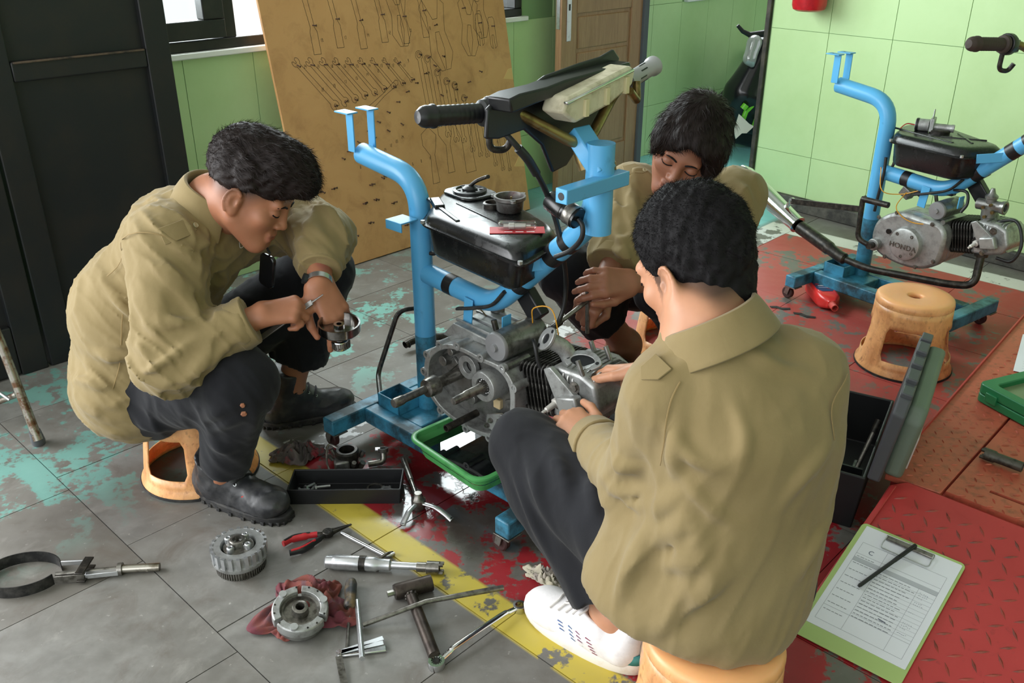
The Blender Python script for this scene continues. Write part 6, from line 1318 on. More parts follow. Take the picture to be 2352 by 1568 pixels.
x = MB(); x.prism([(u + .15, v + .10) for u, v in rrect(.236, .136, .012)], .004, Matrix.Translation((0, 0, .034))); x.build('lid_panel', mat('smoky_panel', hx('#6f8060'), .35), gc, smooth=0)
for xx in (.05, .20): x = MB(); x.box((xx, -.002, .026), (.035, .008, .026)); x.build('latch', M_DG, gc, bevel=.002)
sh_d = (AB(-.609, 2.938) - AB(-.553, 2.666)).normalized(); shx = sh_d.cross(Z); so = frame_empty('paper_sheet', basis(AB(-.553, 2.70, .1425), shx, sh_d, Z), 'white printed sheet lying behind the green case', 'paper'); x = MB(); x.box((.105, .1485, .0004), (.21, .297, .0008)); s1 = x.build('sheet', M_PAPER, so, smooth=0)
x = MB()
for k_ in range(14): x.bar((.02, .03 + .017 * k_, .0009), (.15 + .03 * (k_ % 2), .03 + .017 * k_, .0009), .0012, .0001)
x.build('printed_text', M_SHADE, s1, smooth=0)['kind'] = 'stuff'
# ---------------------------------------------------------------- open grey toolbox
H1, H2 = V((.828, 1.762, 0)), V((1.040, 2.137, 0)); tx = (H2 - H1).normalized(); ty = Z.cross(tx); TBL = (H2 - H1).length
tb = frame_empty('tool_box', basis(H1, tx, ty, Z), 'open grey toolbox with upright lid behind the front man', 'toolbox'); TBW, TBH = .20, .155
M_TB = mat('black_box_plastic', hx('#1b1c1e'), .5); M_LID = mat('grey_green_plastic', hx('#626f63'), .5, bmp=.2, bscale=300); M_LIDD = mat('charcoal_plastic', hx('#4b4d52'), .5, bmp=.2, bscale=300)
x = MB(); loft(x, [rc4(.012, TBL - .012, .012, TBW - .012, 0), rc4(.0, TBL, .0, TBW, TBH), rc4(.008, TBL - .008, .008, TBW - .008, TBH), rc4(.018, TBL - .018, .016, TBW - .016, .012)]); x.f.append((12, 13, 14, 15)); x.build('box_body', M_TB, tb, smooth=0, bevel=.003)
x = MB(); x.box((TBL * .28, TBW / 2, .06), (.006, TBW - .04, .09)); x.build('divider', M_TB, tb)
lz = V((0, -.030, .215)).normalized(); lm = basis(V((0, -.001, TBH)), V((1, 0, 0)), lz, V((1, 0, 0)).cross(lz)); LH = .215
x = MB(); x.prism([(0, 0), (TBL, 0), (TBL, LH - .03), (TBL - .03, LH), (.03, LH), (0, LH - .03)], .030, lm); lid = x.build('lid', M_LIDD, tb, bevel=.006, seg=3)
x = MB(); x.prism([(.012, .02), (TBL - .012, .02), (TBL - .012, LH - .04), (TBL - .035, LH - .012), (.035, LH - .012), (.012, LH - .04)], .042, lm @ Matrix.Translation((0, 0, .028))); x.build('lid_dome', M_LID, lid, bevel=.012, seg=4)
for xx in (.055, .145, .225, .315, .385): x = MB(); x.box((xx, LH + .004, .016), (.062 if xx in (.145, .315) else .045, .014, .026)); o = x.build('lid_rib', M_LIDD, lid, bevel=.003); o.matrix_local = lm
x = MB(); x.prism(rrect(.12, .09, .008), .004, lm @ Matrix.Translation((.085, .09, .069))); x.build('plate_label', mat('pale_pink_label', hx('#b9aaa6'), .4), lid, smooth=0)
x = MB(); x.prism(rrect(.12, .05, .004), .004, lm @ Matrix.Translation((.23, .10, .069))); x.build('yellow_label', mat('yellow_label', hx('#d8b92c'), .4), lid, smooth=0)
t, L_ = rod_tool('socket_spanner', (.89, 1.98, 0), (.93, 2.05, 0), 'steel ring socket inside the open toolbox', 'socket'); t.matrix_world = Matrix.Translation((0, 0, .0135)) @ t.matrix_world; x = MB(); x.lathe([(.012, 0), (.018, 0), (.018, .012), (.012, .012)], (.0, 0, .0), (0, 0, 1), 24, closed=True); x.build('socket_ring', M_STEEL, t); x = MB(); x.bar((.016, 0, .006), (.075, 0, .006), .012, .008); x.build('socket_handle', M_STEEL, t, bevel=.002)
tI = tb.matrix_world; p0, p1 = tI @ V((.10, .05, .03)), tI @ V((.22, .014, .19)); t = frame_empty('tool_rod', Matrix.Translation(p0), 'dark steel rod leaning inside the open toolbox', 'rod'); x = MB(); x.tube([V((0, 0, 0)), p1 - p0], .006, 12); x.build('shaft', M_STEELD, t); x = MB(); x.tube([(p1 - p0) * .86, (p1 - p0) * 1.03], .0085, 12); x.build('sleeve', M_GREASE, t)
# ---------------------------------------------------------------- motorcycle standing in the next room
mbk = empty('motorcycle', AB(-2.95, 5.3), 0, 'black motorcycle with green panel seen through the doorway', 'motorcycle'); o_ = mbk.location.copy()
M_FAIR = mat('gloss_black_fairing', hx('#16171a'), .2); M_LENS = mat('headlamp_lens', hx('#a9adab'), .12, .3); M_LIME = mat('lime_plastic', hx('#6cc22e'), .35); M_TORN = mat('white_torn_panel', hx('#cfd1c6'), .6)
def bb(nm, prims, m): o = blob(nm, prims, .009, m, None); o.parent = mbk; o.matrix_parent_inverse = Matrix.Translation(-o_); return o
bb('fairing', [RC((1.5047, 5.55, 0.629), (1.417, 5.55, 0.3769), .07, .13, k=.08), RC((1.5743, 5.65, 0.5908), (1.5726, 5.65, 0.2804), .12, .20, k=.1), RC((1.3957, 5.6, 0.3161), (1.3853, 5.62, 0.2065), .09, .10, k=.08)], M_FAIR)
bb('body', [RC((1.439, 5.75, 0.2344), (1.6938, 5.8, 0.2791), .16, .20, k=.1), RC((1.4108, 5.7, 0.1359), (1.6204, 5.75, 0.0976), .10, .12, k=.08)], M_BLACKP)
bb('headlamp', [RC((1.4136, 5.48, 0.6673), (1.3883, 5.45, 0.581), .045, .035, k=.03), RC((1.3883, 5.45, 0.581), (1.4078, 5.45, 0.5442), .03, .012, k=.03)], M_LENS)
def mt(nm, pts, r, m): x = MB(); x.tube([V(p) - o_ for p in pts], r, 12); return x.build(nm, m, mbk)
mt('mirror_stalk', [(1.4937, 5.5, 0.7181), (1.3858, 5.5, 0.7085), (1.343, 5.5, 0.7278), (1.309, 5.5, 0.7614)], [.022, .016, .012, .010], M_BLACKP)
mt('silver_trim', [(1.4288, 5.5, 0.4667), (1.5221, 5.5, 0.4868)], .016, M_STEEL); mt('silver_trim', [(1.3991, 5.5, 0.4314), (1.5138, 5.5, 0.4491)], .014, M_STEEL)
mt('green_bracket', [(1.3849, 5.45, 0.2204), (1.4018, 5.45, 0.2798), (1.4514, 5.45, 0.3234), (1.4768, 5.45, 0.2618), (1.4592, 5.45, 0.1891)], .016, M_LIME); mt('green_tab', [(1.3719, 5.42, 0.2985), (1.3898, 5.42, 0.3239)], .02, M_LIME)
x = MB(); pl = [V(p) - o_ for p in ((1.3495, 5.4, 0.2717), (1.4183, 5.4, 0.2127), (1.4511, 5.42, 0.1955), (1.3958, 5.36, 0.1671), (1.3673, 5.36, 0.1671), (1.3272, 5.33, 0.1402), (1.3191, 5.36, 0.1826))]; n_ = len(pl); dn = V((0, .012, 0)); x.add(pl + [p + dn for p in pl], [tuple(range(n_)), tuple(range(n_, 2 * n_))[::-1]] + [(k, (k + 1) % n_, n_ + (k + 1) % n_, n_ + k) for k in range(n_)]); x.build('torn_panel', M_TORN, mbk)
x = MB(); wc_ = V((1.5585, 5.9099, 0)) - o_ + V((.1, .25, .27)); x.lathe([(.20, -.04), (.255, -.05), (.27, -.02), (.27, .02), (.255, .05), (.20, .04)], wc_, (1, -.3, 0), 40, closed=True); x.build('front_wheel', M_RUBBER, mbk)
# ---------------------------------------------------------------- things in the hands
dr = empty('clutch_drum', V((-0.39, 1.845, 0.5057)), 0, 'shiny clutch drum held in the left man\'s hands', 'clutch part'); x = MB(); x.lathe([(.012, -.008), (.044, -.010), (.0475, -.006), (.0475, .014), (.0440, .014), (.0425, -.002), (.012, .0)], (0, 0, 0), (.05, -.10, 1), 48, closed=True); x.build('drum_shell', mat('bright_turned_steel', hx('#9a9895'), .16, 1.0, col2=hx('#5a5753'), scale=14), dr)
x = MB(); x.lathe([(.006, .010), (.012, .010), (.013, .0), (.013, -.030), (.018, -.032), (.0195, -.036), (.0195, -.050), (.017, -.054), (.006, -.054)], (0, 0, 0), (.05, -.10, 1), 32, closed=True); hb_ = x.build('drum_hub', M_CHROME, dr)
x = MB(); 
for j in range(22): a_ = 2 * math.pi * j / 22; x.box(V((.0198 * math.cos(a_), .0198 * math.sin(a_) + .004, -.043)), (.003, .0028, .014), Matrix.Rotation(a_, 3, 'Z'))
x.build('hub_teeth', M_STEELD, hb_)['kind'] = 'stuff'
f0, f1 = V((-0.5732, 1.845, 0.4774)), V((-0.4243, 1.868, 0.5768)); fd = (f1 - f0).normalized(); t = frame_empty('flat_file', Matrix.Translation(f0), 'flat grey file gripped by the left man', 'file'); x = MB(); x.bar(V((0, 0, 0)), f1 - f0 - fd * .03, .013, .004, (.1, -.6, .8)); x.build('file_blade', mat('grey_file_steel', hx('#8a8885'), .4, .8), t, bevel=.001); x = MB(); x.tube([f1 - f0 - fd * .032, f1 - f0], [.0050, .0026], 8, flat=.5); x.build('file_tip', bpy.data.materials['grey_file_steel'], t)
r0, r1 = V((0.1848, 2.045, 0.485)), V((0.1004, 1.965, 0.453)); rd_ = (r1 - r0).normalized(); t = frame_empty('socket_bar', Matrix.Translation(r0), 'thin dark wrench bar held by the man behind', 'wrench'); x = MB(); x.tube([-rd_ * .03, r1 - r0], .0058, 14); x.build('shaft', M_STEELD, t); x = MB(); x.tube([V((.0, 0, .04)), V((.004, -.002, -.085))], .0055, 12); x.build('cross_handle', M_STEELD, t); x = MB(); x.tube([(r1 - r0) * .80, r1 - r0 + rd_ * .012], .0085, 14); x.build('socket', M_GREASE, t)

# ================================================================ people
def skin_mat(name, c, lip): return attr_mat(name, hx(c), hx(lip), 'tint', .46, .10, 260, .0006, sss=.12, spec=.4)
SKIN1 = skin_mat('skin_tan', '#a06b50', '#8c4f48'); SKIN2 = skin_mat('skin_brown', '#91604a', '#7d4740'); SKIN3 = skin_mat('skin_light_tan', '#c08b6c', '#a06058')
def cloth(name, c1, c2, wv=900, rough=.85, sheen=.15):
    m, nt, b = new_mat(name); co = nt.nodes.new('ShaderNodeTexCoord').outputs['Object']
    lk(nt, mixc(nt, ramp(nt, noise(nt, co, 7, 5), .35, .7), hx(c1), hx(c2)), b.inputs['Base Color']); b.inputs['Roughness'].default_value = rough
    b.inputs['Sheen Weight'].default_value = sheen; b.inputs['Sheen Roughness'].default_value = .5; b.inputs['Specular IOR Level'].default_value = .25
    rg = noise(nt, co, 9, 2, .4, .9)
    h = math_(nt, 'ADD', math_(nt, 'MULTIPLY', noise(nt, co, wv, 2), .05), math_(nt, 'ADD', math_(nt, 'MULTIPLY', noise(nt, co, 45, 4, .5, .6), .25), rg))
    bump(nt, b, h, .30, .010); return m
KHAKI = cloth('khaki_twill', '#8b7a55', '#82714c'); NAVY = cloth('black_twill', '#17181d', '#131418', sheen=.08)
KHAKI_D = cloth('khaki_stitching', '#8d7850', '#84704a')
M_HAIR = mat('black_hair', hx('#141113'), .6, spec=.2); M_HAIRB = mat('brown_black_hair', hx('#1c1412'), .55, spec=.18); M_HAIR3 = mat('matt_black_hair', hx('#0f0d0f'), .7, spec=.2)
M_LEATHER = mat('black_leather', hx('#26272a'), .38, col2=hx('#3a3a3b'), scale=26, bmp=.25, bscale=160, rough2=.55)
M_LACE = mat('black_lace', hx('#121214'), .8)
M_BUTTON = mat('khaki_button', hx('#a59a7a'), .35)

def ridge(prims, pts, r, off=0.0, k=.016):
    """a fold of cloth: a soft bead lying on the surface"""
    P = snap(prims, pts, off); Q = np.array([tuple(q) for q in smooth_path([tuple(p) for p in P], 5)]); n = len(Q); N_ = sdf_normal(prims, Q)
    s_ = np.array([math.sin(math.pi * (i + .3) / (n - .4)) for i in range(n)]); Q = Q - N_ * (r * (.15 + 1.25 * (1 - s_)))[:, None]     # both ends sink into the cloth
    return PT([tuple(q) for q in Q], [r * (.35 + .65 * x) for x in s_], k=k)
def groove(prims, pts, r, off=0.0, k=.012):
    p = ridge(prims, pts, r, r * .55, k); p.op = 's'; return p
def fold_disp(amp, scale, seed, e=None, bends=(), b0=.75):
    e = None if e is None else _n(e)
    def fn(P):
        Q = P if e is None else P - .72 * (P @ e)[:, None] * e; w_ = Q + .03 * np.stack([wave_noise(Q, 11, seed + i) for i in range(3)], -1)
        a = wave_noise(w_, scale, seed + 5); b = wave_noise(w_, scale * 1.9, seed + 9)
        am = np.full(len(P), b0)
        for c, r, g in bends: am = am + g * np.exp(-((P - np.array(c)) ** 2).sum(-1) / (r * r))
        return amp * am * ((1 - np.minimum(1, np.abs(a) * 1.5)) ** 1.6 * 1.3 - .35 + .55 * (1 - np.minimum(1, np.abs(b) * 1.6)) ** 1.6)
    return fn
def collar(parent, base, front, side, up, rad, spread=.9, h=.032, fall=.048, name='collar', tilt=0.0):
    """shirt collar: stands round the neck and folds over, open at the front"""
    base, f, s_, u = V(base), V(front).normalized(), V(side).normalized(), V(up).normalized(); n = 36; rows = []
    for i in range(n + 1):
        t = -math.pi + 2 * math.pi * i / n; a = t * spread          # 0 is the nape
        dirn = (-f * math.cos(a) + s_ * math.sin(a)); e = abs(t) / math.pi; r = rad * (1 + .10 * e)
        dip = -.030 * e ** 2.2; pt = base + dirn * r + u * dip
        fl_ = fall * (1 + .45 * e ** 5)
        rows.append([pt - u * .006, pt + u * h * .55 - dirn * .002, pt + u * h - dirn * .001, pt + u * (h + .003) + dirn * .006, pt + u * h * .55 + dirn * .014, pt + u * (h - fl_ * .75) + dirn * .022, pt + u * (h - fl_) + dirn * (.026 + .006 * e)])
    m = len(rows[0]); mb = MB(); mb.add([p for r in rows for p in r], [(i * m + j, i * m + j + 1, (i + 1) * m + j + 1, (i + 1) * m + j) for i in range(n) for j in range(m - 1)])
    o = mb.build(name, KHAKI, parent, smooth=80); sm = o.modifiers.new('thick', 'SOLIDIFY'); sm.thickness = .0028; sm.offset = 0
    sb = o.modifiers.new('sub', 'SUBSURF'); sb.levels = 1; sb.render_levels = 1; return o
def button(parent, p, n_, r=.0062):
    n_ = V(n_).normalized(); b_ = MB(); b_.lathe([(0, 0), (r, 0), (r, .0018), (r * .85, .0026), (r * .7, .0018), (0, .0018)], V(p), n_, 16)
    return b_.build('button', M_BUTTON, parent)
def strap(parent, P, N, wd, th=.003, m=None, name='epaulette'):
    """a flat band of cloth following points P with surface normals N"""
    P = [V(p) for p in P]; N = [V(n_).normalized() for n_ in N]; mb = MB(); rows = []
    for i, p in enumerate(P):
        t = (P[min(i + 1, len(P) - 1)] - P[max(i - 1, 0)]).normalized(); s_ = t.cross(N[i]).normalized() * wd / 2
        if i == len(P) - 1: s_ *= .55
        rows.append([p - s_, p + s_, p + s_ + N[i] * th, p - s_ + N[i] * th])
    n = len(rows); fs = [(i * 4 + j, i * 4 + (j + 1) % 4, (i + 1) * 4 + (j + 1) % 4, (i + 1) * 4 + j) for i in range(n - 1) for j in range(4)] + [(0, 1, 2, 3), tuple((n - 1) * 4 + j for j in (3, 2, 1, 0))]
    mb.add([p for r in rows for p in r], fs); return mb.build(name, m or KHAKI, parent, smooth=50, bevel=.001)
def seam(me, base, pts):
    P = snap(base, [tuple(q) for q in smooth_path(pts, 5)], .0045); strap(me, P, sdf_normal(base, P), .0028, .0012, KHAKI_D, 'seam')
def brow_lash(head, parent, mt, pr_):
    for sg in (-1, 1):
        pr = [head.w(sg * x, y, z) for x, y, z in ((.012, .098, .0175), (.022, .0975, .0215), (.034, .0925, .0235), (.046, .082, .0195))]
        pr = [tuple(q) for q in snap(pr_, pr, .0004)]
        b_ = MB(); b_.tube(smooth_path(pr, 4), [.0014] + [.0024] * 6 + [.0020] * 4 + [.0010] * 2, 8); b_.build('eyebrow', mt, parent)
        ls = [head.w(sg * x, y, z) for x, y, z in ((.0175, .0865, -.0045), (.025, .0905, -.0068), (.033, .0905, -.0072), (.041, .0865, -.0056), (.047, .079, -.002))]
        ls = [tuple(q) for q in snap(pr_, ls, .0002)]
        b_ = MB(); b_.tube(smooth_path(ls, 4), .0017, 6); b_.build('eyelid_line', mt, parent)
def shoe_outline(L, W_, n=28):
    out = []
    for i in range(n):
        t = 2 * math.pi * i / n; c = math.cos(t); s_ = math.sin(t); x = L / 2 * math.copysign(abs(c) ** .85, c); w_ = W_ / 2 * (.82 + .20 * (x / L + .3)); out.append((x, w_ * math.copysign(abs(s_) ** .8, s_)))
    return out
def frame_from(heel, toe):
    h, t = V(heel), V(toe); d = (t - h); L = d.length; d.normalize(); return basis(h, d, Z.cross(d), Z), L
def boot(parent, heel, toe, shaft_top, W_=.098):
    M, L = frame_from(heel, toe); Mi = np.array(M)[:3, :3].T
    def w(x, y, z): return np.array(M @ V((x, y, z)))
    top = np.array(shaft_top, float)
    pr = [RC(w(.04, 0, .055), w(.10, 0, .062), .038, .040, k=.03), RC(w(.10, 0, .060), w(L * .62, 0, .045), .042, .037, k=.03), EL(w(L - .058, 0, .042), (.056, W_ / 2 - .004, .036), Mi, k=.03),
          RC(w(.045, 0, .03), w(L - .06, 0, .026), .036, .040, k=.02), RC(w(.065, 0, .07), top, .047, .051, k=.03, flat=True), RC(w(.075, 0, .095), w(.125, 0, .072), .036, .034, k=.03), PL(w(0, 0, .020), (0, 0, -1), k=.002)]
    d = fold_disp(.0022, 60, 21)
    o = blob('boot_upper', pr, .004, M_LEATHER, parent, d, .003)
    root = o; s_ = MB(); pl = [(x + L / 2, y) for x, y in shoe_outline(L + .010, W_ + .006)]
    s_.prism(pl, .022, M); s_.build('sole', M_RUBBER, parent, bevel=.004)
    tr = MB()
    for x, y in pl[::1]: tr.box(M @ V((x * .975 + L * .0125, y * .985, .005)), (.010, .010, .009), M.to_3x3())
    t_ = tr.build('sole_tread', M_RUBBER, parent, bevel=.001); t_['kind'] = 'stuff'
    eye = MB(); lace = MB()
    for i in range(4):
        x = .085 + .022 * i
        for sg in (-1, 1):
            p = snap(pr, [w(x, sg * .024, .12 - .013 * i)])[0]; nr = sdf_normal(pr, np.array([p]))[0]
            eye.lathe([(.0022, 0), (.0042, 0), (.0042, .0016), (.0022, .0016)], V(p), V(nr), 12, closed=True)
        pts = snap(pr, [w(x - .004, -.024, .12 - .013 * i), w(x + .004, -.01, .13 - .013 * i), w(x + .009, .01, .13 - .013 * i), w(x + .012, .024, .12 - .013 * i)], .003)
        lace.tube(smooth_path([tuple(p) for p in pts], 4), .0022, 8)
    p0 = snap(pr, [w(.082, .0, .14)], .006)[0]
    for sg in (-1, 1): lace.tube(smooth_path([tuple(p0), tuple(p0 + Mi[0] * .012 + Mi[1] * sg * .022 + np.array([0, 0, .01])), tuple(p0 + Mi[0] * .030 + Mi[1] * sg * .034 - np.array([0, 0, .012])), tuple(p0 + Mi[0] * .020 + Mi[1] * sg * .008)], 5), .0020, 8)
    eye.build('eyelet', M_STEEL, parent); lace.build('lace', M_LACE, parent)
    return pr

def hair_object(head, parent, prims, m, n, length, flow, lift, curl, seed, width=.0011, seg=3, droop=0.0, res=.0035, disp=None, amp=0.0, keep=None):
    v, f = sdf_mesh(prims, res, disp, amp); me = np_mesh('tmp', v, f); nn = np.zeros(len(v) * 3, np.float32); me.vertices.foreach_get('normal', nn); nn = nn.reshape(-1, 3).astype(float); bpy.data.meshes.remove(me)
    sel = np.ones(len(v), bool) if keep is None else keep(head.loc(v))
    sv, sf = strands(v[sel], nn[sel], flow, n, length, seg, lift, curl, width, seed, droop)
    me = np_mesh('hair', np.concatenate([v, sv]), np.concatenate([f, sf + len(v)])); me.materials.append(m)
    o = bpy.data.objects.new('hair', me); link(o, parent); return o

# ---------------------------------------------------------------- left person: seated, filing a clutch drum
def person_left():
    hR, hL = np.array((-0.9023, 1.97, 0.2717)), np.array((-0.8954, 2.16, 0.2347)); kR, aR = np.array((-0.6164, 1.79, 0.3948)), np.array((-0.719, 1.876, 0.089))
    kL, aL = np.array((-0.5141, 2.27, 0.479)), np.array((-0.6361, 2.28, 0.1234))
    sR, sL = np.array((-0.7666, 1.9, 0.6851)), np.array((-0.576, 2.2, 0.6593)); eR = np.array((-0.7494, 1.765, 0.4655)); wR = np.array((-0.554, 1.825, 0.5467))
    eL, wL = np.array((-0.4565, 2.05, 0.6491)), np.array((-0.4405, 1.91, 0.5852)); nb = np.array((-0.679, 2, 0.747))
    hf = _n((.86, -.14, -.50)); hd = Head((0, 0, 0), hf, (.45, .04, .88), .94)
    ear = np.array((-0.6017, 1.88, 0.789)); hd.C = ear - (hd.x * .079 - hd.y * .008 - hd.z * .010) * hd.sc
    skin = hd.prims(nb, .058) + [RC(nb, (-0.7583, 2.02, 0.6431), .06, .09, k=.05), RC((-0.7583, 2.02, 0.6431), (-0.9146, 2.03, 0.3266), .09, .09, k=.05),
        RC((-0.761, 2, 0.6501), sR, .06, .045, k=.04), RC(sR, eR, .045, .040, k=.02), RC(eR, wR, .038, .027, k=.02), RC((-0.7696, 2.05, 0.6326), sL, .06, .045, k=.04), RC(sL, eL, .045, .04, k=.02), RC(eL, wL, .038, .026, k=.02),
        RC((-0.9146, 2.03, 0.3266), hR, .09, .07, k=.04), RC(hR, kR, .065, .05, k=.03), RC(kR, aR, .045, .036, k=.03), RC((-0.9146, 2.03, 0.3266), hL, .09, .07, k=.04), RC(hL, kL, .065, .05, k=.03), RC(kL, aL, .045, .038, k=.03),
        RC(aR, aR + np.array([.02, -.01, -.04]), .034, .02), RC(aL, aL + np.array([.02, .01, -.04]), .036, .02)]
    seat_cut = RC((-.835, 2.035, -.2), (-.835, 2.035, .248), .123, .123, k=.008, op='s', flat=True); skin.append(seat_cut)
    # right hand: fist on a flat file; left hand: fingers over the rim of the drum
    fR = _n(np.array((-0.4774, 1.845, 0.5548)) - wR); skin += hand_prims(wR - fR * .012, fR, (-.05, -.50, .86), -1, .98, ((48, 68, 40), (54, 70, 42), (58, 72, 44), (62, 74, 44)), thumb=((.9, .35, .5), (.95, -.15, .4), (.9, -.3, .35)))
    fL = _n(np.array((-0.4072, 1.89, 0.5257)) - wL); skin += hand_prims(wL - fL * .012, fL, (.45, -.65, .5), 1, 1.06, ((14, 26, 14), (20, 30, 16), (28, 36, 22), (34, 44, 28)), spread=(9, 2, -5, -13), thumb=((.75, .6, .3), (.95, .15, .2), (1, -.1, .2)))
    def stub(v):
        q = hd.loc(v); side = np.clip((q[:, 2] + .030 - .9 * np.clip(q[:, 1] - .005, 0, 1)) / .045, 0, 1) * (q[:, 1] < .055) * (q[:, 2] < .2) * (np.abs(q).max(-1) < .16)
        ear_ = np.exp(-((np.abs(q[:, 0]) - .082) / .014) ** 2 - ((q[:, 1] + .006) / .024) ** 2 - ((q[:, 2] + .01) / .036) ** 2); return np.clip(side * .95 * (1 - 1.3 * ear_), 0, 1)
    me = blob('person', skin, .0034, SKIN1, None, attr=[('tint', hd.tint()), ('stubble', stub)])
    me['label'] = 'seated man in khaki shirt filing a clutch drum on the left'; me['category'] = 'person'
    # hair: faded sides, thick curly top
    hp = [hd.el((0, -.012, .060), (.085, .117, .101)), hd.el((0, .052, .105), (.070, .068, .056), k=.03), hd.el((0, .104, .088), (.050, .032, .034), k=.02),
          hd.el((0, .105, -.028), (.11, .075, .070), k=.012, op='s'), PL(hd.w(0, 0, .012), -(hd.z - hd.y * .30), k=.016)]
    dh = lambda P: .0036 * wave_noise(hd.loc(P) * np.array([1, .45, 1]), 150, 3) + .0022 * wave_noise(P, 260, 5)
    hair_object(hd, me, hp, M_HAIRB, 14000, lambda p: .010 + .014 * np.clip((hd.loc(p)[:, 2] - .02) / .09, 0, 1), lambda p: np.tile(hd.y * .9 + hd.x * .2, (len(p), 1)) + .6 * np.stack([wave_noise(p, 70, 81), wave_noise(p, 70, 82), wave_noise(p, 70, 83)], -1), .16, .22, 2, .0013, 4, disp=dh, amp=.008)
    # clipped back and side hair, close to the skin
    fp = [hd.el((0, -.0125, .033), (.0742, .0952, .0868)), hd.el((0, .10, -.02), (.10, .088, .095), k=.01, op='s'), hd.el((.085, .0, -.022), (.03, .026, .044), k=.006, op='s'), hd.el((-.085, .0, -.022), (.03, .026, .044), k=.006, op='s'), PL(hd.w(0, 0, -.052), -(hd.z + hd.y * .15), k=.006)]
    fv, ff = sdf_mesh(fp, .004); fv = fv[sdf_eval(hd.prims(nb, .05), fv) > -.002]; fn2 = sdf_normal(fp, fv); ww = np.random.RandomState(6).uniform(0, 1, len(fv)) < np.clip((hd.loc(fv)[:, 2] + .055) / .06, .08, 1); sv, sf = strands(fv[ww], fn2[ww], lambda p: np.tile(-hd.z - hd.y * .5, (len(p), 1)), 7000, lambda p: .002 + .005 * np.clip((hd.loc(p)[:, 2] + .05) / .08, 0, 1), 2, .3, .3, .0009, 4)
    fo = bpy.data.objects.new('clipped_hair', np_mesh('clipped_hair', sv, sf)); fo.data.materials.append(M_HAIR); link(fo, me)
    brow_lash(hd, me, M_HAIR, hd.prims(nb, .05))
    # shirt
    b1, b2, b3 = np.array((-0.9523, 2.04, 0.2779)), np.array((-0.909, 2.03, 0.4646)), np.array((-0.7768, 2.03, 0.645))
    sh = [RC(b1, b2, .152, .150, k=.06), RC(b2, b3, .148, .125, k=.06), RC(b3, nb + np.array([-.03, 0, -.035]), .115, .062, k=.06), RC(sR + np.array([-.01, .02, -.01]), sL + np.array([-.02, -.02, -.02]), .082, .075, k=.05),
          RC(sR, eR, .086, .076, k=.028), RC(eR, eR + (wR - eR) * .86, .074, .052, k=.03, flat=True), RC(sL, eL, .082, .070, k=.028), RC(eL, eL + (wL - eL) * .72, .068, .048, k=.03, flat=True),
          RC(b1 + np.array([0, 0, .02]), (-0.9435, 1.97, 0.2841), .14, .135, k=.05), PL((-1.016, 2, 0.211), (-.30, .0, -.95), k=.006), seat_cut]
    base = list(sh)
    def D_(pts): return pts
    folds = [([(-0.7299, 1.8, 0.6413), (-0.6894, 1.78, 0.589), (-0.6579, 1.78, 0.5479)], .013), ([(-0.7923, 1.82, 0.6736), (-0.7321, 1.8, 0.6563), (-0.6785, 1.78, 0.5991)], .012), ([(-0.7907, 1.8, 0.5597), (-0.717, 1.74, 0.5659), (-0.6591, 1.76, 0.562)], .013),
             ([(-0.8199, 1.8, 0.4751), (-0.7627, 1.72, 0.4724), (-0.7001, 1.72, 0.514), (-0.6561, 1.74, 0.5404)], .011), ([(-0.786, 1.76, 0.4196), (-0.7083, 1.72, 0.4619), (-0.6355, 1.75, 0.5099)], .010), ([(-0.7073, 1.76, 0.4304), (-0.6457, 1.74, 0.4833), (-0.5972, 1.77, 0.5212)], .009),
             ([(-0.7471, 1.84, 0.7061), (-0.7048, 1.84, 0.6762), (-0.6818, 1.86, 0.6177)], .012), ([(-0.7281, 1.88, 0.7321), (-0.6962, 1.88, 0.6921), (-0.6707, 1.9, 0.6439)], .011), ([(-1.0124, 1.95, 0.437), (-0.9371, 1.9, 0.4265), (-0.888, 1.9, 0.4151)], .012), ([(-1.042, 1.95, 0.3431), (-0.9652, 1.9, 0.3338), (-0.8922, 1.9, 0.3338)], .011),
             ([(-0.8863, 2, 0.7449), (-0.7965, 1.98, 0.7612), (-0.7357, 1.98, 0.7714)], .010), ([(-0.5, 2.1, 0.7147), (-0.4458, 2.05, 0.6871), (-0.4346, 2, 0.6501)], .010), ([(-0.5038, 2.05, 0.6763), (-0.453, 2, 0.6715), (-0.4194, 1.97, 0.6447)], .009), ([(-0.511, 2.02, 0.6431), (-0.4602, 1.97, 0.6393), (-0.4224, 1.95, 0.6253)], .008),
             ([(-0.9299, 1.93, 0.5794), (-0.8859, 1.9, 0.5377), (-0.8446, 1.88, 0.5028)], .011), ([(-0.6783, 1.95, 0.6253), (-0.6569, 1.95, 0.5605), (-0.6541, 1.95, 0.5051)], .012)]
    for pts, r in folds: sh.insert(len(sh) - 1, ridge(base, pts, r * .9, .003, .013))
    for pts, r in [([(-0.803, 1.82, 0.6131), (-0.7523, 1.8, 0.5907), (-0.7044, 1.78, 0.5531)], .008), ([(-0.7844, 1.78, 0.5271), (-0.7094, 1.73, 0.5349), (-0.6579, 1.75, 0.5491)], .008), ([(-1.0218, 1.95, 0.3905), (-0.9454, 1.9, 0.3829), (-0.8849, 1.9, 0.3748)], .009)]: sh.insert(len(sh) - 1, groove(base, pts, r)) if False else None
    so = blob('shirt', sh, .005, KHAKI, me, fold_disp(.0070, 40, 11, (.75, -.25, -.6), bends=((eR, .10, 1.2), (eL, .09, 1.2), (sR, .08, .5))), .012)
    cu = MB(); d1 = _n(wR - eR); c1 = eR + (wR - eR) * .70; c2 = eR + (wR - eR) * .875
    cu.tube([c1, c2], [.0575, .055], 28); cu.build('cuff', KHAKI, me, bevel=.003)
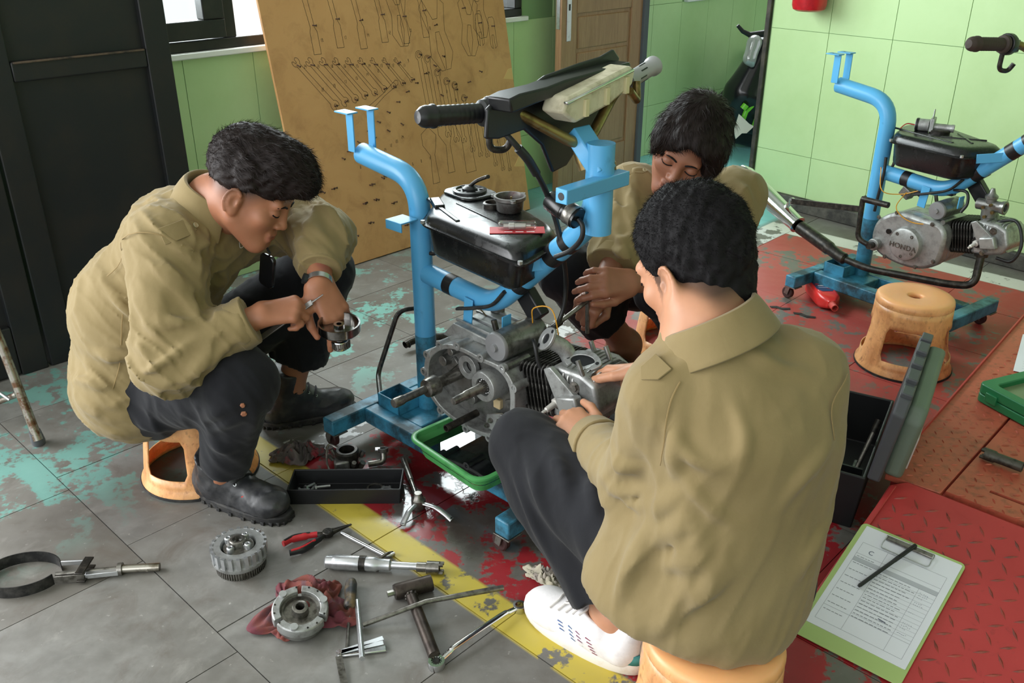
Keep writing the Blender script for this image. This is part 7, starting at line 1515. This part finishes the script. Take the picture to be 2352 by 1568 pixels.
    cu = MB(); c1 = eL + (wL - eL) * .52; c2 = eL + (wL - eL) * .74; cu.tube([c1, c2], [.0535, .051], 28); cu.build('cuff', KHAKI, me, bevel=.003)
    collar(me, nb + np.array([-.004, 0, .018]), (.80, -.30, -.25), (-.30, -.95, .05), (.42, -.05, .91), .066, .80, h=.036, fall=.058)
    # shoulder strap with its button, sleeve button
    P = snap(base, [(-0.748, 1.83, 0.7243), (-0.7262, 1.84, 0.7307), (-0.7069, 1.86, 0.7348), (-0.6875, 1.88, 0.7371)], .002); N_ = sdf_normal(base, P); strap(me, P, N_, .038); button(me, P[-1] + N_[-1] * .004, N_[-1])
    P = snap(base, [(-0.7466, 1.75, 0.5594)], .004); button(me, P[0], sdf_normal(base, P)[0])
    P = snap(base, [(-0.4688, 2.12, 0.6955), (-0.4908, 2.14, 0.697), (-0.5141, 2.16, 0.6988)], .002); N_ = sdf_normal(base, P); strap(me, P, N_, .034); button(me, P[-1] + N_[-1] * .004, N_[-1])
    seam(me, base, [(-0.9158, 1.93, 0.5902), (-0.8615, 1.9, 0.6697), (-0.7858, 1.86, 0.714), (-0.7231, 1.83, 0.7174), (-0.687, 1.84, 0.6812)]); seam(me, base, [(-0.8855, 1.88, 0.5246), (-0.9039, 1.88, 0.4362), (-0.9361, 1.9, 0.3219)])
    # trousers
    tr = [RC(hR, hL, .115, .115, k=.05), RC(hR, kR, .105, .086, k=.03), RC(kR, kR + (aR - kR) * .86, .080, .060, k=.02, flat=True), RC(hL, kL, .105, .085, k=.03), RC(kL, kL + (aL - kL) * .72, .080, .082, k=.02, flat=True), RC(hR + np.array([-.03, .03, .03]), hL + np.array([-.03, 0, .03]), .12, .12, k=.05)]
    tr.append(seat_cut); tb = list(tr)
    for pts, r in [([(-0.9262, 1.9, 0.2619), (-0.8642, 1.86, 0.2609), (-0.8129, 1.86, 0.2246)], .009), ([(-0.8819, 1.88, 0.2913), (-0.8337, 1.85, 0.2668), (-0.7939, 1.86, 0.2124)], .008), ([(-0.7098, 1.75, 0.2969), (-0.6582, 1.72, 0.354), (-0.6037, 1.71, 0.3816)], .010), ([(-0.6975, 1.75, 0.2797), (-0.6332, 1.72, 0.3262), (-0.5814, 1.72, 0.354)], .009), ([(-0.7032, 1.76, 0.262), (-0.6766, 1.76, 0.2386), (-0.6402, 1.77, 0.2323)], .008), ([(-0.5772, 1.7, 0.4195), (-0.5636, 1.72, 0.3429), (-0.5832, 1.75, 0.2449)], .009)]: tr.append(ridge(tb, pts, r * 1.1, .001, .018))
    blob('trousers', tr, .0052, NAVY, me, fold_disp(.0055, 30, 31, (.3, .2, -.9)), .008)
    tp = snap(tb, [(-0.5839, 1.7, 0.3819), (-0.5839, 1.7, 0.3524)], .004); tn = sdf_normal(tb, tp)
    for p, n_, sx in zip(tp, tn, (.9, 1.25)):
        h_ = MB(); h_.lathe([(0, .0012), (.005 * sx, .0008), (.0068 * sx, -.004)], V(p), V(n_), 6); h_.build('torn_hole', SKIN1, me)
    pr = boot(me, (-0.8063, 1.9326, 0), (-0.5485, 1.8071, 0), aR + np.array([-.010, .004, .050])); 
    lb = MB(); q = snap(pr, [(-0.668, 1.8, 0.0774)], .001)[0]; qn = sdf_normal(pr, np.array([q]))[0]; strap(me, [q, q + np.array([.006, -.002, -.012])], [qn, qn], .008, .001, mat('red_tab', hx('#c23a34'), .6), 'red_tab')
    boot(me, (-0.7224, 2.2556, 0), (-0.4731, 2.3626, 0), aL + np.array([-.006, 0, .055]))
    # wristwatch band, lanyard phone, embroidered letters
    wd = _n(wL - eL); wc = wL - wd * .004; bn = MB(); u1 = V(_n(np.cross(wd, (0, 0, 1)))); 
    bn.lathe([(.0300, -.007), (.0312, -.007), (.0312, .007), (.0300, .007)], V(wc), V(wd), 28, closed=True); band = bn.build('watch_band', mat('silver_band', hx('#b9bcbd'), .3, .9), me)
    ck = MB(); fn_ = V(_n(np.array([-.72, -.62, .2]) - wd * np.dot([-.72, -.62, .2], wd))); ck.cyl(V(wc) + fn_ * .030, V(wc) + fn_ * .038, .0125, n=20); ck.build('watch_case', mat('dark_watch', hx('#33363a'), .3, .6), me)
    ph = MB(); Mp = Matrix(((.62, -.25, .0, 0), (-.35, -.80, .35, 0), (.0, .42, .93, 0), (0, 0, 0, 1)))
    c_ = V((-0.5624, 1.95, 0.6039)); ax = V((.35, -.25, -.1)).normalized(); upv = V((.18, -.05, .98)).normalized(); nr = ax.cross(upv).normalized(); ax = upv.cross(nr)
    ph.prism(rrect(.046, .080, .012), .010, basis(c_, ax, upv, nr)); ph.build('phone', mat('black_phone', hx('#0e0f11'), .18), me, bevel=.003)
    ln = MB(); ln.tube(smooth_path([c_ + upv * .042, (-0.573, 1.95, 0.6833), (-0.6136, 1.97, 0.7026)], 5), .0028, 8); ln.build('lanyard', M_LACE, me)
    lp = snap(base, [(-0.5816, 1.93, 0.6359)], .002)[0]; ln_ = V(sdf_normal(base, np.array([lp]))[0]); tc = bpy.data.curves.new('tc', 'FONT'); tc.body = 'UP'; tc.size = .026; to_ = bpy.data.objects.new('tmp', tc); tme = bpy.data.meshes.new_from_object(to_); bpy.data.objects.remove(to_); tme.materials.clear(); tme.materials.append(mat('white_thread', hx('#d5d2c8'), .8))
    tu = (V((-.25, 0, .95)) - ln_ * V((-.25, 0, .95)).dot(ln_)).normalized(); o = bpy.data.objects.new('embroidered_letters', tme); link(o, me); o.matrix_world = basis(V(lp) + ln_ * .004, tu.cross(ln_), tu, ln_)
    return me, base, (eR, wR, eL, wL)
P_LEFT, _, _ = person_left()

# ---------------------------------------------------------------- person in front, seen from behind
def person_front():
    pel = np.array((.345, 1.20, .33)); hL, hR = np.array((.265, 1.24, .31)), np.array((.41, 1.25, .31))
    kL, aL = np.array((.030, 1.60, .345)), np.array((.205, 1.375, .10)); kR, aR = np.array((.44, 1.66, .40)), np.array((.50, 1.52, .09))
    nb = np.array((0.2943, 1.235, 0.7949)); sL, sR = np.array((.240, 1.200, .688)), np.array((.440, 1.245, .692))
    eL, wL = np.array((0.2199, 1.29, 0.4669)), np.array((0.1585, 1.54, 0.4)); eR, wR = np.array((.515, 1.50, .575)), np.array((0.2871, 1.72, 0.4556))
    hd = Head((0, 0, 0), _n((-.58, .66, -.42)), (-.20, .22, 1), .935); ear = np.array((0.2354, 1.255, 0.8454)); hd.C = ear - (-hd.x * .079 - hd.y * .008 - hd.z * .010) * hd.sc
    skin = hd.prims(nb, .049) + [RC(nb, pel + np.array([0, 0, .3]), .046, .08, k=.05), RC(pel + np.array([0, 0, .3]), pel, .10, .10, k=.05), RC(nb + np.array([0, 0, -.06]), sL, .06, .045, k=.04), RC(nb + np.array([0, 0, -.06]), sR, .06, .045, k=.04),
        RC(sL, eL, .044, .04), RC(eL, wL, .038, .0265), RC(sR, eR, .044, .04), RC(eR, wR, .038, .0265), RC(pel, hL, .09, .07, k=.04), RC(pel, hR, .09, .07, k=.04),
        RC(hL, kL, .062, .048), RC(kL, aL, .044, .034), RC(hR, kR, .062, .048), RC(kR, aR, .044, .034), RC(aL, (.165, 1.40, .05), .034, .028, k=.03), RC(aR, (.47, 1.56, .05), .034, .028, k=.03), RC(aL, (.235, 1.345, .055), .034, .028, k=.03)]
    fL = _n(np.array((0.0882, 1.655, 0.4128)) - wL); skin += hand_prims(wL - fL * .012, fL, (.10, -.62, .78), 1, 1.06, ((34, 62, 30), (32, 48, 24), (30, 42, 24), (30, 40, 24)), spread=(8, 2, -3, -9), thumb=((.85, .55, -.05), (.95, .25, .05), (1, .0, .15)))
    fR = _n(np.array((0.2236, 1.79, 0.4192)) - wR); skin += hand_prims(wR - fR * .012, fR, (.25, .62, .74), -1, 1.06, ((22, 30, 16), (26, 34, 18), (28, 36, 20), (30, 38, 22)), spread=(10, 2, -6, -14), thumb=((.9, .5, .35), (1, .1, .2), (1, -.05, .1)))
    def stub(v):
        q = hd.loc(v); return np.clip((q[:, 2] + .085 - 1.1 * np.clip(q[:, 1] + .01, 0, 1)) / .05, 0, .9) * (q[:, 1] < .03) * np.exp(-(np.abs(q[:, 0]) / .082) ** 12) * (np.abs(q).max(-1) < .16)
    seat_cut = RC((.345, 1.165, -.2), (.345, 1.165, .248), .123, .123, k=.008, op='s', flat=True); skin.append(seat_cut)
    me = blob('person', skin, .0034, SKIN3, None, attr=[('tint', hd.tint()), ('stubble', stub)])
    me['label'] = 'man in khaki shirt with his back to the camera fitting a spark plug'; me['category'] = 'person'
    hp = [hd.el((0, -.014, .046), (.0815, .107, .099)), RC(hd.w(.0, -.040, -.01), hd.w(0, -.036, -.070), .058, .053, k=.03), hd.el((0, .112, -.034), (.13, .092, .108), k=.012, op='s'), hd.el((.088, .004, -.026), (.03, .030, .050), k=.008, op='s'), hd.el((-.088, .004, -.026), (.03, .030, .050), k=.008, op='s'),
          PL(hd.w(0, -.09, -.086), -(hd.z + hd.y * .35), k=.012)]
    dh = lambda P: .0030 * wave_noise(P, 150, 13) + .002 * wave_noise(P, 320, 15)
    hair_object(hd, me, hp, M_HAIR3, 26000, lambda p: .005 + .006 * np.clip((hd.loc(p)[:, 2] + .02) / .09, 0, 1), lambda p: np.tile(-hd.z - hd.y * .3, (len(p), 1)), .8, .45, 12, .0008, 2, disp=dh, amp=.005)
    brow_lash(hd, me, M_HAIR, hd.prims(nb, .05))
    # shirt
    sh = [RC((.400, 1.225, .315), (.418, 1.225, .60), .112, .104, k=.05), RC((.305, 1.22, .315), (.300, 1.215, .60), .108, .084, k=.05), RC((.35, 1.195, .31), (.345, 1.195, .62), .125, .115, k=.05),
          RC(sL, sR, .066, .070, k=.05), RC(nb + np.array([0.008, .0, -.022]), (.34, 1.21, .64), .068, .115, k=.06),
          RC(sL, eL, .072, .066, k=.012), RC(eL, eL + (wL - eL) * .93, .066, .048, k=.012, flat=True), RC(sR, eR, .080, .074, k=.03), RC(eR, eR + (wR - eR) * .86, .072, .054, k=.03, flat=True),
          RC((.258, 1.235, .37), (.236, 1.23, .285), .086, .100, k=.06), RC((.262, 1.28, .37), (.235, 1.27, .29), .085, .098, k=.05), PL((.345, 1.2, .235), (-.22, -.08, -1), k=.006), seat_cut]
    base = list(sh)
    for pts, r in [([(0.2136, 1.1, 0.6772), (0.25, 1.08, 0.6462), (0.2961, 1.06, 0.6375)], .010), ([(0.2311, 1.1, 0.6106), (0.2653, 1.06, 0.5704), (0.3299, 1.05, 0.5317)], .011), ([(0.2398, 1.1, 0.5801), (0.2645, 1.06, 0.5081), (0.3125, 1.06, 0.4096)], .012), ([(0.2352, 1.1, 0.5567), (0.2453, 1.08, 0.4677), (0.2811, 1.08, 0.357)], .011), ([(0.2319, 1.08, 0.7176), (0.2225, 1.1, 0.6406), (0.227, 1.1, 0.5801)], .014), ([(0.1655, 1.25, 0.5773), (0.191, 1.22, 0.5632), (0.219, 1.18, 0.581)], .012),
                   ([(0.1594, 1.3, 0.5028), (0.1899, 1.24, 0.4994), (0.2292, 1.18, 0.5323)], .012), ([(0.2418, 1.08, 0.5941), (0.2104, 1.1, 0.541), (0.1797, 1.15, 0.4959)], .016), ([(0.2647, 1.06, 0.578), (0.2227, 1.08, 0.5083), (0.1849, 1.12, 0.4604)], .015), ([(0.2898, 1.05, 0.5549), (0.2485, 1.06, 0.4678), (0.2052, 1.1, 0.4175)], .016), ([(0.3236, 1.05, 0.5317), (0.2892, 1.05, 0.4269), (0.2485, 1.08, 0.3393)], .015),
                   ([(0.1961, 1.13, 0.5189), (0.1844, 1.15, 0.4105), (0.1853, 1.17, 0.3027)], .015), ([(0.2563, 1.06, 0.4514), (0.241, 1.08, 0.3482), (0.2213, 1.1, 0.2746)], .014), ([(0.4701, 1.15, 0.6467), (0.4205, 1.1, 0.6182), (0.3952, 1.07, 0.5553)], .012), ([(0.5282, 1.18, 0.5074), (0.4739, 1.12, 0.4688), (0.4427, 1.1, 0.4089)], .012),
                   ([(0.3445, 1.12, 0.819), (0.3944, 1.12, 0.8056), (0.4473, 1.15, 0.7562)], .010), ([(0.3062, 1.06, 0.7698), (0.3225, 1.05, 0.7078), (0.3213, 1.04, 0.6438)], .010), ([(0.174, 1.22, 0.4875), (0.2072, 1.2, 0.4846), (0.2318, 1.15, 0.5288)], .011)]: sh.insert(len(sh) - 1, ridge(base, pts, r * .9, .003, .014))
    for pts, r in [([(0.2331, 1.09, 0.5639), (0.201, 1.11, 0.5054), (0.176, 1.16, 0.4588)], .010), ([(0.2694, 1.06, 0.5239), (0.2322, 1.08, 0.4677), (0.1937, 1.12, 0.4265)], .010), ([(0.2197, 1.08, 0.7589), (0.2136, 1.1, 0.6772), (0.2191, 1.12, 0.5972)], .009), ([(0.3023, 1.05, 0.4922), (0.2696, 1.05, 0.4269), (0.2323, 1.08, 0.3745)], .010)]: sh.insert(len(sh) - 1, groove(base, pts, r)) if False else None
    blob('shirt', sh, .0045, KHAKI, me, fold_disp(.0080, 30, 41, (.45, .1, .88), bends=((eL, .10, .45), ((.27, 1.12, .42), .11, .7), ((.40, 1.12, .30), .1, .3)), b0=.36), .014)
    cu = MB(); cu.tube([eL + (wL - eL) * .76, eL + (wL - eL) * .955], [.058, .054], 28); cu.build('cuff', KHAKI, me, bevel=.003)
    cu = MB(); cu.tube([eR + (wR - eR) * .70, eR + (wR - eR) * .88], [.060, .057], 28); cu.build('cuff', KHAKI, me, bevel=.003)
    collar(me, nb + np.array([.012, .000, -.012]), (-.70, .60, -.38), (.62, .78, .05), (-.36, .22, .90), .066, .84, h=.036, fall=.056)
    P = snap(base, [(0.2006, 1.15, 0.791), (0.1893, 1.15, 0.7737), (0.1823, 1.17, 0.7459)], .002); N_ = sdf_normal(base, P); strap(me, P, N_, .040)
    seam(me, base, [(0.2306, 1.1, 0.7753), (0.2192, 1.1, 0.7271), (0.2207, 1.12, 0.665), (0.2312, 1.14, 0.6071)]); seam(me, base, [(0.494, 1.2, 0.723), (0.4718, 1.15, 0.6988), (0.4703, 1.14, 0.6453)])
    # trousers, the near knee raised beside the engine
    tr = [RC(hL, hR, .11, .11, k=.05), RC(hL, kL, .088, .074, k=.03), RC(kL, kL + (aL - kL) * .88, .074, .070, k=.02, flat=True), RC(hR, kR, .105, .09, k=.03), RC(kR, kR + (aR - kR) * .88, .084, .07, k=.02, flat=True), RC(kL + np.array([.03, -.05, -.07]), aL + np.array([.03, -.04, .10]), .062, .056, k=.04), seat_cut]
    tb = list(tr)
    for pts, r in [([(0.0034, 1.5, 0.4326), (0.0447, 1.42, 0.3561), (0.0937, 1.36, 0.2596)], .009), ([(0.0624, 1.5, 0.4523), (0.1091, 1.4, 0.3799), (0.149, 1.34, 0.2756)], .010), ([(-0.0137, 1.5, 0.3826), (0.0205, 1.45, 0.2835), (0.072, 1.4, 0.174)], .008), ([(0.1328, 1.42, 0.4438), (0.161, 1.34, 0.3741), (0.1764, 1.3, 0.2979)], .009)]: tr.append(ridge(tb, pts, r * 1.1, .001, .018))
    blob('trousers', tr, .005, NAVY, me, fold_disp(.0055, 26, 51, (.45, -.45, -.75)), .008)
    # white running shoe
    M, L = frame_from((0.2518, 1.3159, 0), (0.0374, 1.4974, 0)); Mi = np.array(M)[:3, :3].T
    def w(x, y, z): return np.array(M @ V((x, y, z)))
    up_ = [RC(w(.045, 0, .055), w(.11, 0, .058), .036, .038, k=.03), RC(w(.10, 0, .058), w(L * .62, 0, .044), .040, .035, k=.03), EL(w(L - .06, 0, .042), (.060, .046, .033), Mi, k=.03), RC(w(.045, 0, .03), w(L - .06, 0, .03), .036, .042, k=.02),
           RC(w(.035, 0, .06), w(.028, 0, .088), .034, .030, k=.02), EL(w(.085, 0, .105), (.050, .026, .030), Mi, k=.010, op='s'), PL(w(0, 0, .022), (0, 0, -1), k=.002)]
    M_WHITE = mat('white_mesh_fabric', hx('#e9e6e6'), .7, col2=hx('#dcd8d8'), scale=30, bmp=.35, bscale=420, bdist=.0008); M_FOAM = mat('white_foam', hx('#e6e2dc'), .6, col2=hx('#cbb79c'), scale=14, lo=.55, hi=.8); M_TEAL = mat('teal_foam', hx('#3f8f8f'), .5)
    blob('sneaker_upper', up_, .0032, M_WHITE, me)
    ol = [(x + L / 2, y) for x, y in shoe_outline(L + .012, .104, 40)]; mb = MB(); rows = []
    for z, g in ((.0, .93), (.006, .99), (.018, 1.0), (.034, .975), (.040, .93)):
        rows.append([M @ V(((x - L / 2) * g + L / 2, y * g, z + (.012 * max(0, (.35 - x / L)) / .35 if z > .01 else 0) + (.010 * max(0, (x / L - .86)) / .14))) for x, y in ol])
    n = len(ol); mb.add([p for r in rows for p in r], [(i * n + j, i * n + (j + 1) % n, (i + 1) * n + (j + 1) % n, (i + 1) * n + j) for i in range(len(rows) - 1) for j in range(n)] + [tuple(range(n))[::-1], tuple(range((len(rows) - 1) * n, len(rows) * n))])
    mb.build('midsole', M_FOAM, me, smooth=60)
    ts = MB(); rows = []     # teal stripe wrapping round the heel
    idx = [i for i, (x, y) in enumerate(ol) if x < L * .42]; idx = sorted(idx, key=lambda i: math.atan2(ol[i][1], -(ol[i][0] - L * .42)))
    for q, i in enumerate(idx):
        x, y = ol[i]; t = 1 - min(1, x / (L * .42)); g = 1.012
        zc = .038 + .006 * t; hh = .003 + .009 * t; rows.append([M @ V(((x - L / 2) * g + L / 2, y * g, zc - hh)), M @ V(((x - L / 2) * g + L / 2, y * g, zc + hh))])
    ts.add([p for r in rows for p in r], [(2 * i, 2 * i + 1, 2 * i + 3, 2 * i + 2) for i in range(len(rows) - 1)]); o = ts.build('teal_stripe', M_TEAL, me, smooth=60); sm = o.modifiers.new('t', 'SOLIDIFY'); sm.thickness = .003
    lc = MB()
    for i in range(5):
        x = .118 + .018 * i; pts = snap(up_, [w(x, -.024, .085 - .006 * i), w(x + .006, -.008, .10 - .006 * i), w(x + .004, .01, .10 - .006 * i), w(x + .012, .024, .085 - .006 * i)], .002); lc.tube(smooth_path([tuple(p) for p in pts], 4), .0024, 8)
    p0 = snap(up_, [w(.125, 0, .12)], .006)[0]
    for sg in (-1, 1): lc.tube(smooth_path([tuple(p0), tuple(p0 + Mi[0] * .01 + Mi[1] * sg * .020 + np.array([0, 0, .008])), tuple(p0 + Mi[0] * .034 + Mi[1] * sg * .028), tuple(p0 + Mi[0] * .022 + Mi[1] * sg * .004)], 5), .0022, 8)
    lc.build('lace', mat('white_lace', hx('#d9d4cf'), .8), me)
    for q, (x, n_bars, cc) in enumerate(((.175, 3, '#3f5f96'), (.150, 4, '#46648f'), (.128, 3, '#7d4a6a'), (.102, 5, '#8a3f58'))):   # printed dashes on the side
        for b_ in range(n_bars):
            pts = snap(up_, [w(x - b_ * .004, .046, .064 - b_ * .008), w(x - .012 - b_ * .004, .046, .062 - b_ * .008)], .0008); nn_ = sdf_normal(up_, pts); strap(me, pts, nn_, .0026, .0005, mat('print_%s' % cc[1:], hx(cc), .6), 'printed_dash')
    hp_ = MB(); pts = snap(up_, [w(.012, 0, .045), w(.008, 0, .07), w(.012, 0, .092)], .002); strap(me, pts, sdf_normal(up_, pts), .022, .003, mat('tan_heel_tab', hx('#cfae8d'), .6), 'heel_tab')
    sk = [RC(aL + np.array([.0, 0, -.005]), (.20, 1.385, .07), .037, .040, k=.02)]; blob('sock', sk, .004, M_LACE, me)
    # far shoe
    M2, L2 = frame_from((.53, 1.48, 0), (.42, 1.74, 0)); s2 = MB(); s2.prism([(x + L2 / 2, y) for x, y in shoe_outline(L2, .10)], .034, M2); s2.build('midsole', M_FOAM, me, bevel=.006)
    Mi2 = np.array(M2)[:3, :3].T; w2 = lambda x, y, z: np.array(M2 @ V((x, y, z)))
    blob('sneaker_upper', [RC(w2(.045, 0, .055), w2(L2 * .55, 0, .05), .040, .038, k=.03), EL(w2(L2 - .06, 0, .042), (.058, .045, .033), Mi2, k=.03), RC(w2(.045, 0, .06), w2(.04, 0, .09), .038, .038, k=.02), PL(w2(0, 0, .022), (0, 0, -1), k=.002)], .005, M_WHITE, me)
    return me
P_FRONT = person_front()

# ---------------------------------------------------------------- person behind the engine, face to the camera
def person_back():
    pel = np.array((.49, 2.68, .33)); hR, hL = np.array((.40, 2.66, .32)), np.array((.57, 2.72, .32)); kR, aR = np.array((0.1552, 2.42, 0.4214)), np.array((0.365, 2.6037, 0.1)); kL = np.array((.42, 2.30, .42)); aL = np.array((.62, 2.44, .10))
    sR, sL = np.array((0.3296, 2.4, 0.6548)), np.array((0.6305, 2.47, 0.6218)); eR, wR = np.array((0.2879, 2.24, 0.5661)), np.array((0.2292, 2.13, 0.478)); eL, wL = np.array((0.5092, 2.26, 0.4602)), np.array((0.2971, 2.1, 0.5139)); nb = np.array((0.4679, 2.37, 0.6513))
    hd = Head((0, 0, 0), _n((-.36, -.86, -.36)), (.34, -.15, .93), 1.0); hd.C = np.array((0.4167, 2.21, 0.7789)) - hd.y * .083 * hd.sc
    ch = np.array((0.5024, 2.5, 0.4751))
    skin = hd.prims(nb, .052) + [RC(nb, ch, .05, .06, k=.03), RC(ch, pel, .06, .08, k=.05), RC(nb + np.array([0, .03, -.05]), sR, .06, .045, k=.04), RC(nb + np.array([0, .03, -.05]), sL, .06, .045, k=.04), RC(sR, eR, .045, .04), RC(eR, wR, .038, .027), RC(sL, eL, .045, .04), RC(eL, wL, .039, .027),
        RC(pel, hR, .09, .07, k=.04), RC(pel, hL, .09, .07, k=.04), RC(hR, kR, .062, .05), RC(kR, aR, .05, .042), RC(hL, kL, .062, .05), RC(kL, aL, .05, .04), RC(aR, aR + np.array([-.085, -.02, -.062]), .040, .028, k=.04), RC(aR, aR + np.array([.02, .035, -.058]), .040, .036, k=.03), RC(aR + np.array([-.085, -.02, -.062]), aR + np.array([-.15, -.035, -.074]), .030, .022, k=.03)]
    fR = _n(np.array((0.1834, 2.06, 0.4634)) - wR); skin += hand_prims(wR - fR * .01, fR, (-.25, -.70, .55), -1, 1.06, ((72, 80, 50), (76, 82, 50), (80, 84, 52), (84, 86, 52)), thumb=((.8, .45, .55), (.85, -.45, .55), (.7, -.6, .4)))
    fL = _n(np.array((0.2079, 2.04, 0.54)) - wL); skin += hand_prims(wL - fL * .01, fL, (.05, -.80, .55), -1, 1.08, ((20, 42, 20), (24, 46, 22), (26, 48, 24), (30, 50, 26)), spread=(7, 2, -4, -11), thumb=((.85, .5, .2), (1, .15, .1), (1, .0, .1)))
    seat_cut = RC((.565, 2.80, -.2), (.565, 2.80, .248), .123, .123, k=.008, op='s', flat=True); skin.append(seat_cut)
    me = blob('person', skin, .0036, SKIN2, None, attr=[('tint', hd.tint())])
    me['label'] = 'man in khaki shirt bending over the engine from behind'; me['category'] = 'person'
    hp = [hd.el((0, -.018, .045), (.088, .112, .098)), hd.el((-.02, .070, .066), (.070, .042, .050), k=.03), hd.el((.072, .035, .030), (.022, .045, .050), k=.03), hd.el((-.074, .035, .030), (.022, .045, .052), k=.03), hd.el((-.014, .120, -.016), (.064, .074, .092), k=.012, op='s'), PL(hd.w(0, -.03, -.050), -(hd.z + hd.y * .1), k=.012)]
    crown = np.array([0, -.03, .13])
    def flow(p):
        q = hd.loc(p) - crown; q[:, 0] -= .35 * np.clip(q[:, 1], 0, 1); return q @ hd.M
    dh = lambda P: .0028 * wave_noise((hd.loc(P) * np.array([3.0, 1, 1])), 60, 23)
    hair_object(hd, me, hp, M_HAIRB, 9000, lambda p: .038 - .016 * np.clip((hd.loc(p)[:, 1] - .02) / .06, 0, 1), flow, .28, .13, 22, .0016, 5, .02, disp=dh, amp=.005)
    brow_lash(hd, me, M_HAIR, hd.prims(nb, .05))
    sh = [RC(ch, pel + np.array([0, 0, .02]), .155, .15, k=.06), RC(nb + np.array([0, .025, -.05]), ch, .082, .15, k=.06), RC(sR + np.array([.02, .03, -.02]), sL + np.array([-.02, .03, -.02]), .085, .085, k=.06), RC(sR, eR, .084, .072, k=.03), RC(eR, eR + (wR - eR) * .42, .070, .060, k=.03, flat=True), RC(sL, eL, .086, .072, k=.03), RC(eL, eL + (wL - eL) * .35, .070, .058, k=.03, flat=True), PL(pel + np.array([0, 0, -.06]), (0, 0, -1), k=.005)]
    base = list(sh)
    for pts, r in [([(0.2826, 2.35, 0.7228), (0.2744, 2.3, 0.666), (0.2714, 2.2, 0.627)], .010), ([(0.3275, 2.33, 0.7046), (0.3097, 2.25, 0.6459), (0.2978, 2.18, 0.6104)], .011), ([(0.2492, 2.2, 0.627), (0.276, 2.14, 0.624), (0.3193, 2.18, 0.622)], .010), ([(0.241, 2.16, 0.5999), (0.2676, 2.1, 0.5981), (0.3103, 2.14, 0.5954)], .009), ([(0.38, 2.35, 0.6512), (0.3715, 2.33, 0.5595), (0.3676, 2.35, 0.4767)], .012), ([(0.6079, 2.4, 0.7094), (0.6375, 2.38, 0.6666), (0.6504, 2.38, 0.6053)], .010)]: sh.insert(len(sh) - 1, ridge(base, pts, r * .9, .003, .013))
    blob('shirt', sh, .0052, KHAKI, me, fold_disp(.0075, 26, 61, (.1, -.2, -.95), bends=((eR, .1, 1.2),)), .012)
    cu = MB(); cu.tube([eR + (wR - eR) * .26, eR + (wR - eR) * .44], [.068, .063], 28); cu.build('cuff', KHAKI, me, bevel=.003)
    collar(me, nb + np.array([0, .012, -.030]), (-.15, -.9, -.25), (-.95, .2, 0), (.0, -.30, .95), .078, .80, h=.03, fall=.055)
    P = snap(base, [(0.297, 2.36, 0.7343), (0.3285, 2.36, 0.7495), (0.3596, 2.35, 0.7486)], .002); N_ = sdf_normal(base, P); strap(me, P, N_, .040); button(me, P[-1] + N_[-1] * .004, N_[-1])
    tr = [RC(hR, hL, .115, .115, k=.05), RC(hR, kR, .10, .085, k=.03), RC(kR, kR + (aR - kR) * .60, .080, .084, k=.02, flat=True), RC(hL, kL, .10, .085, k=.03), RC(kL, kL + (aL - kL) * .7, .08, .075, k=.02, flat=True), seat_cut]
    blob('trousers', tr, .0055, NAVY, me, fold_disp(.0045, 26, 71), .006)
    return me
P_BACK = person_back()
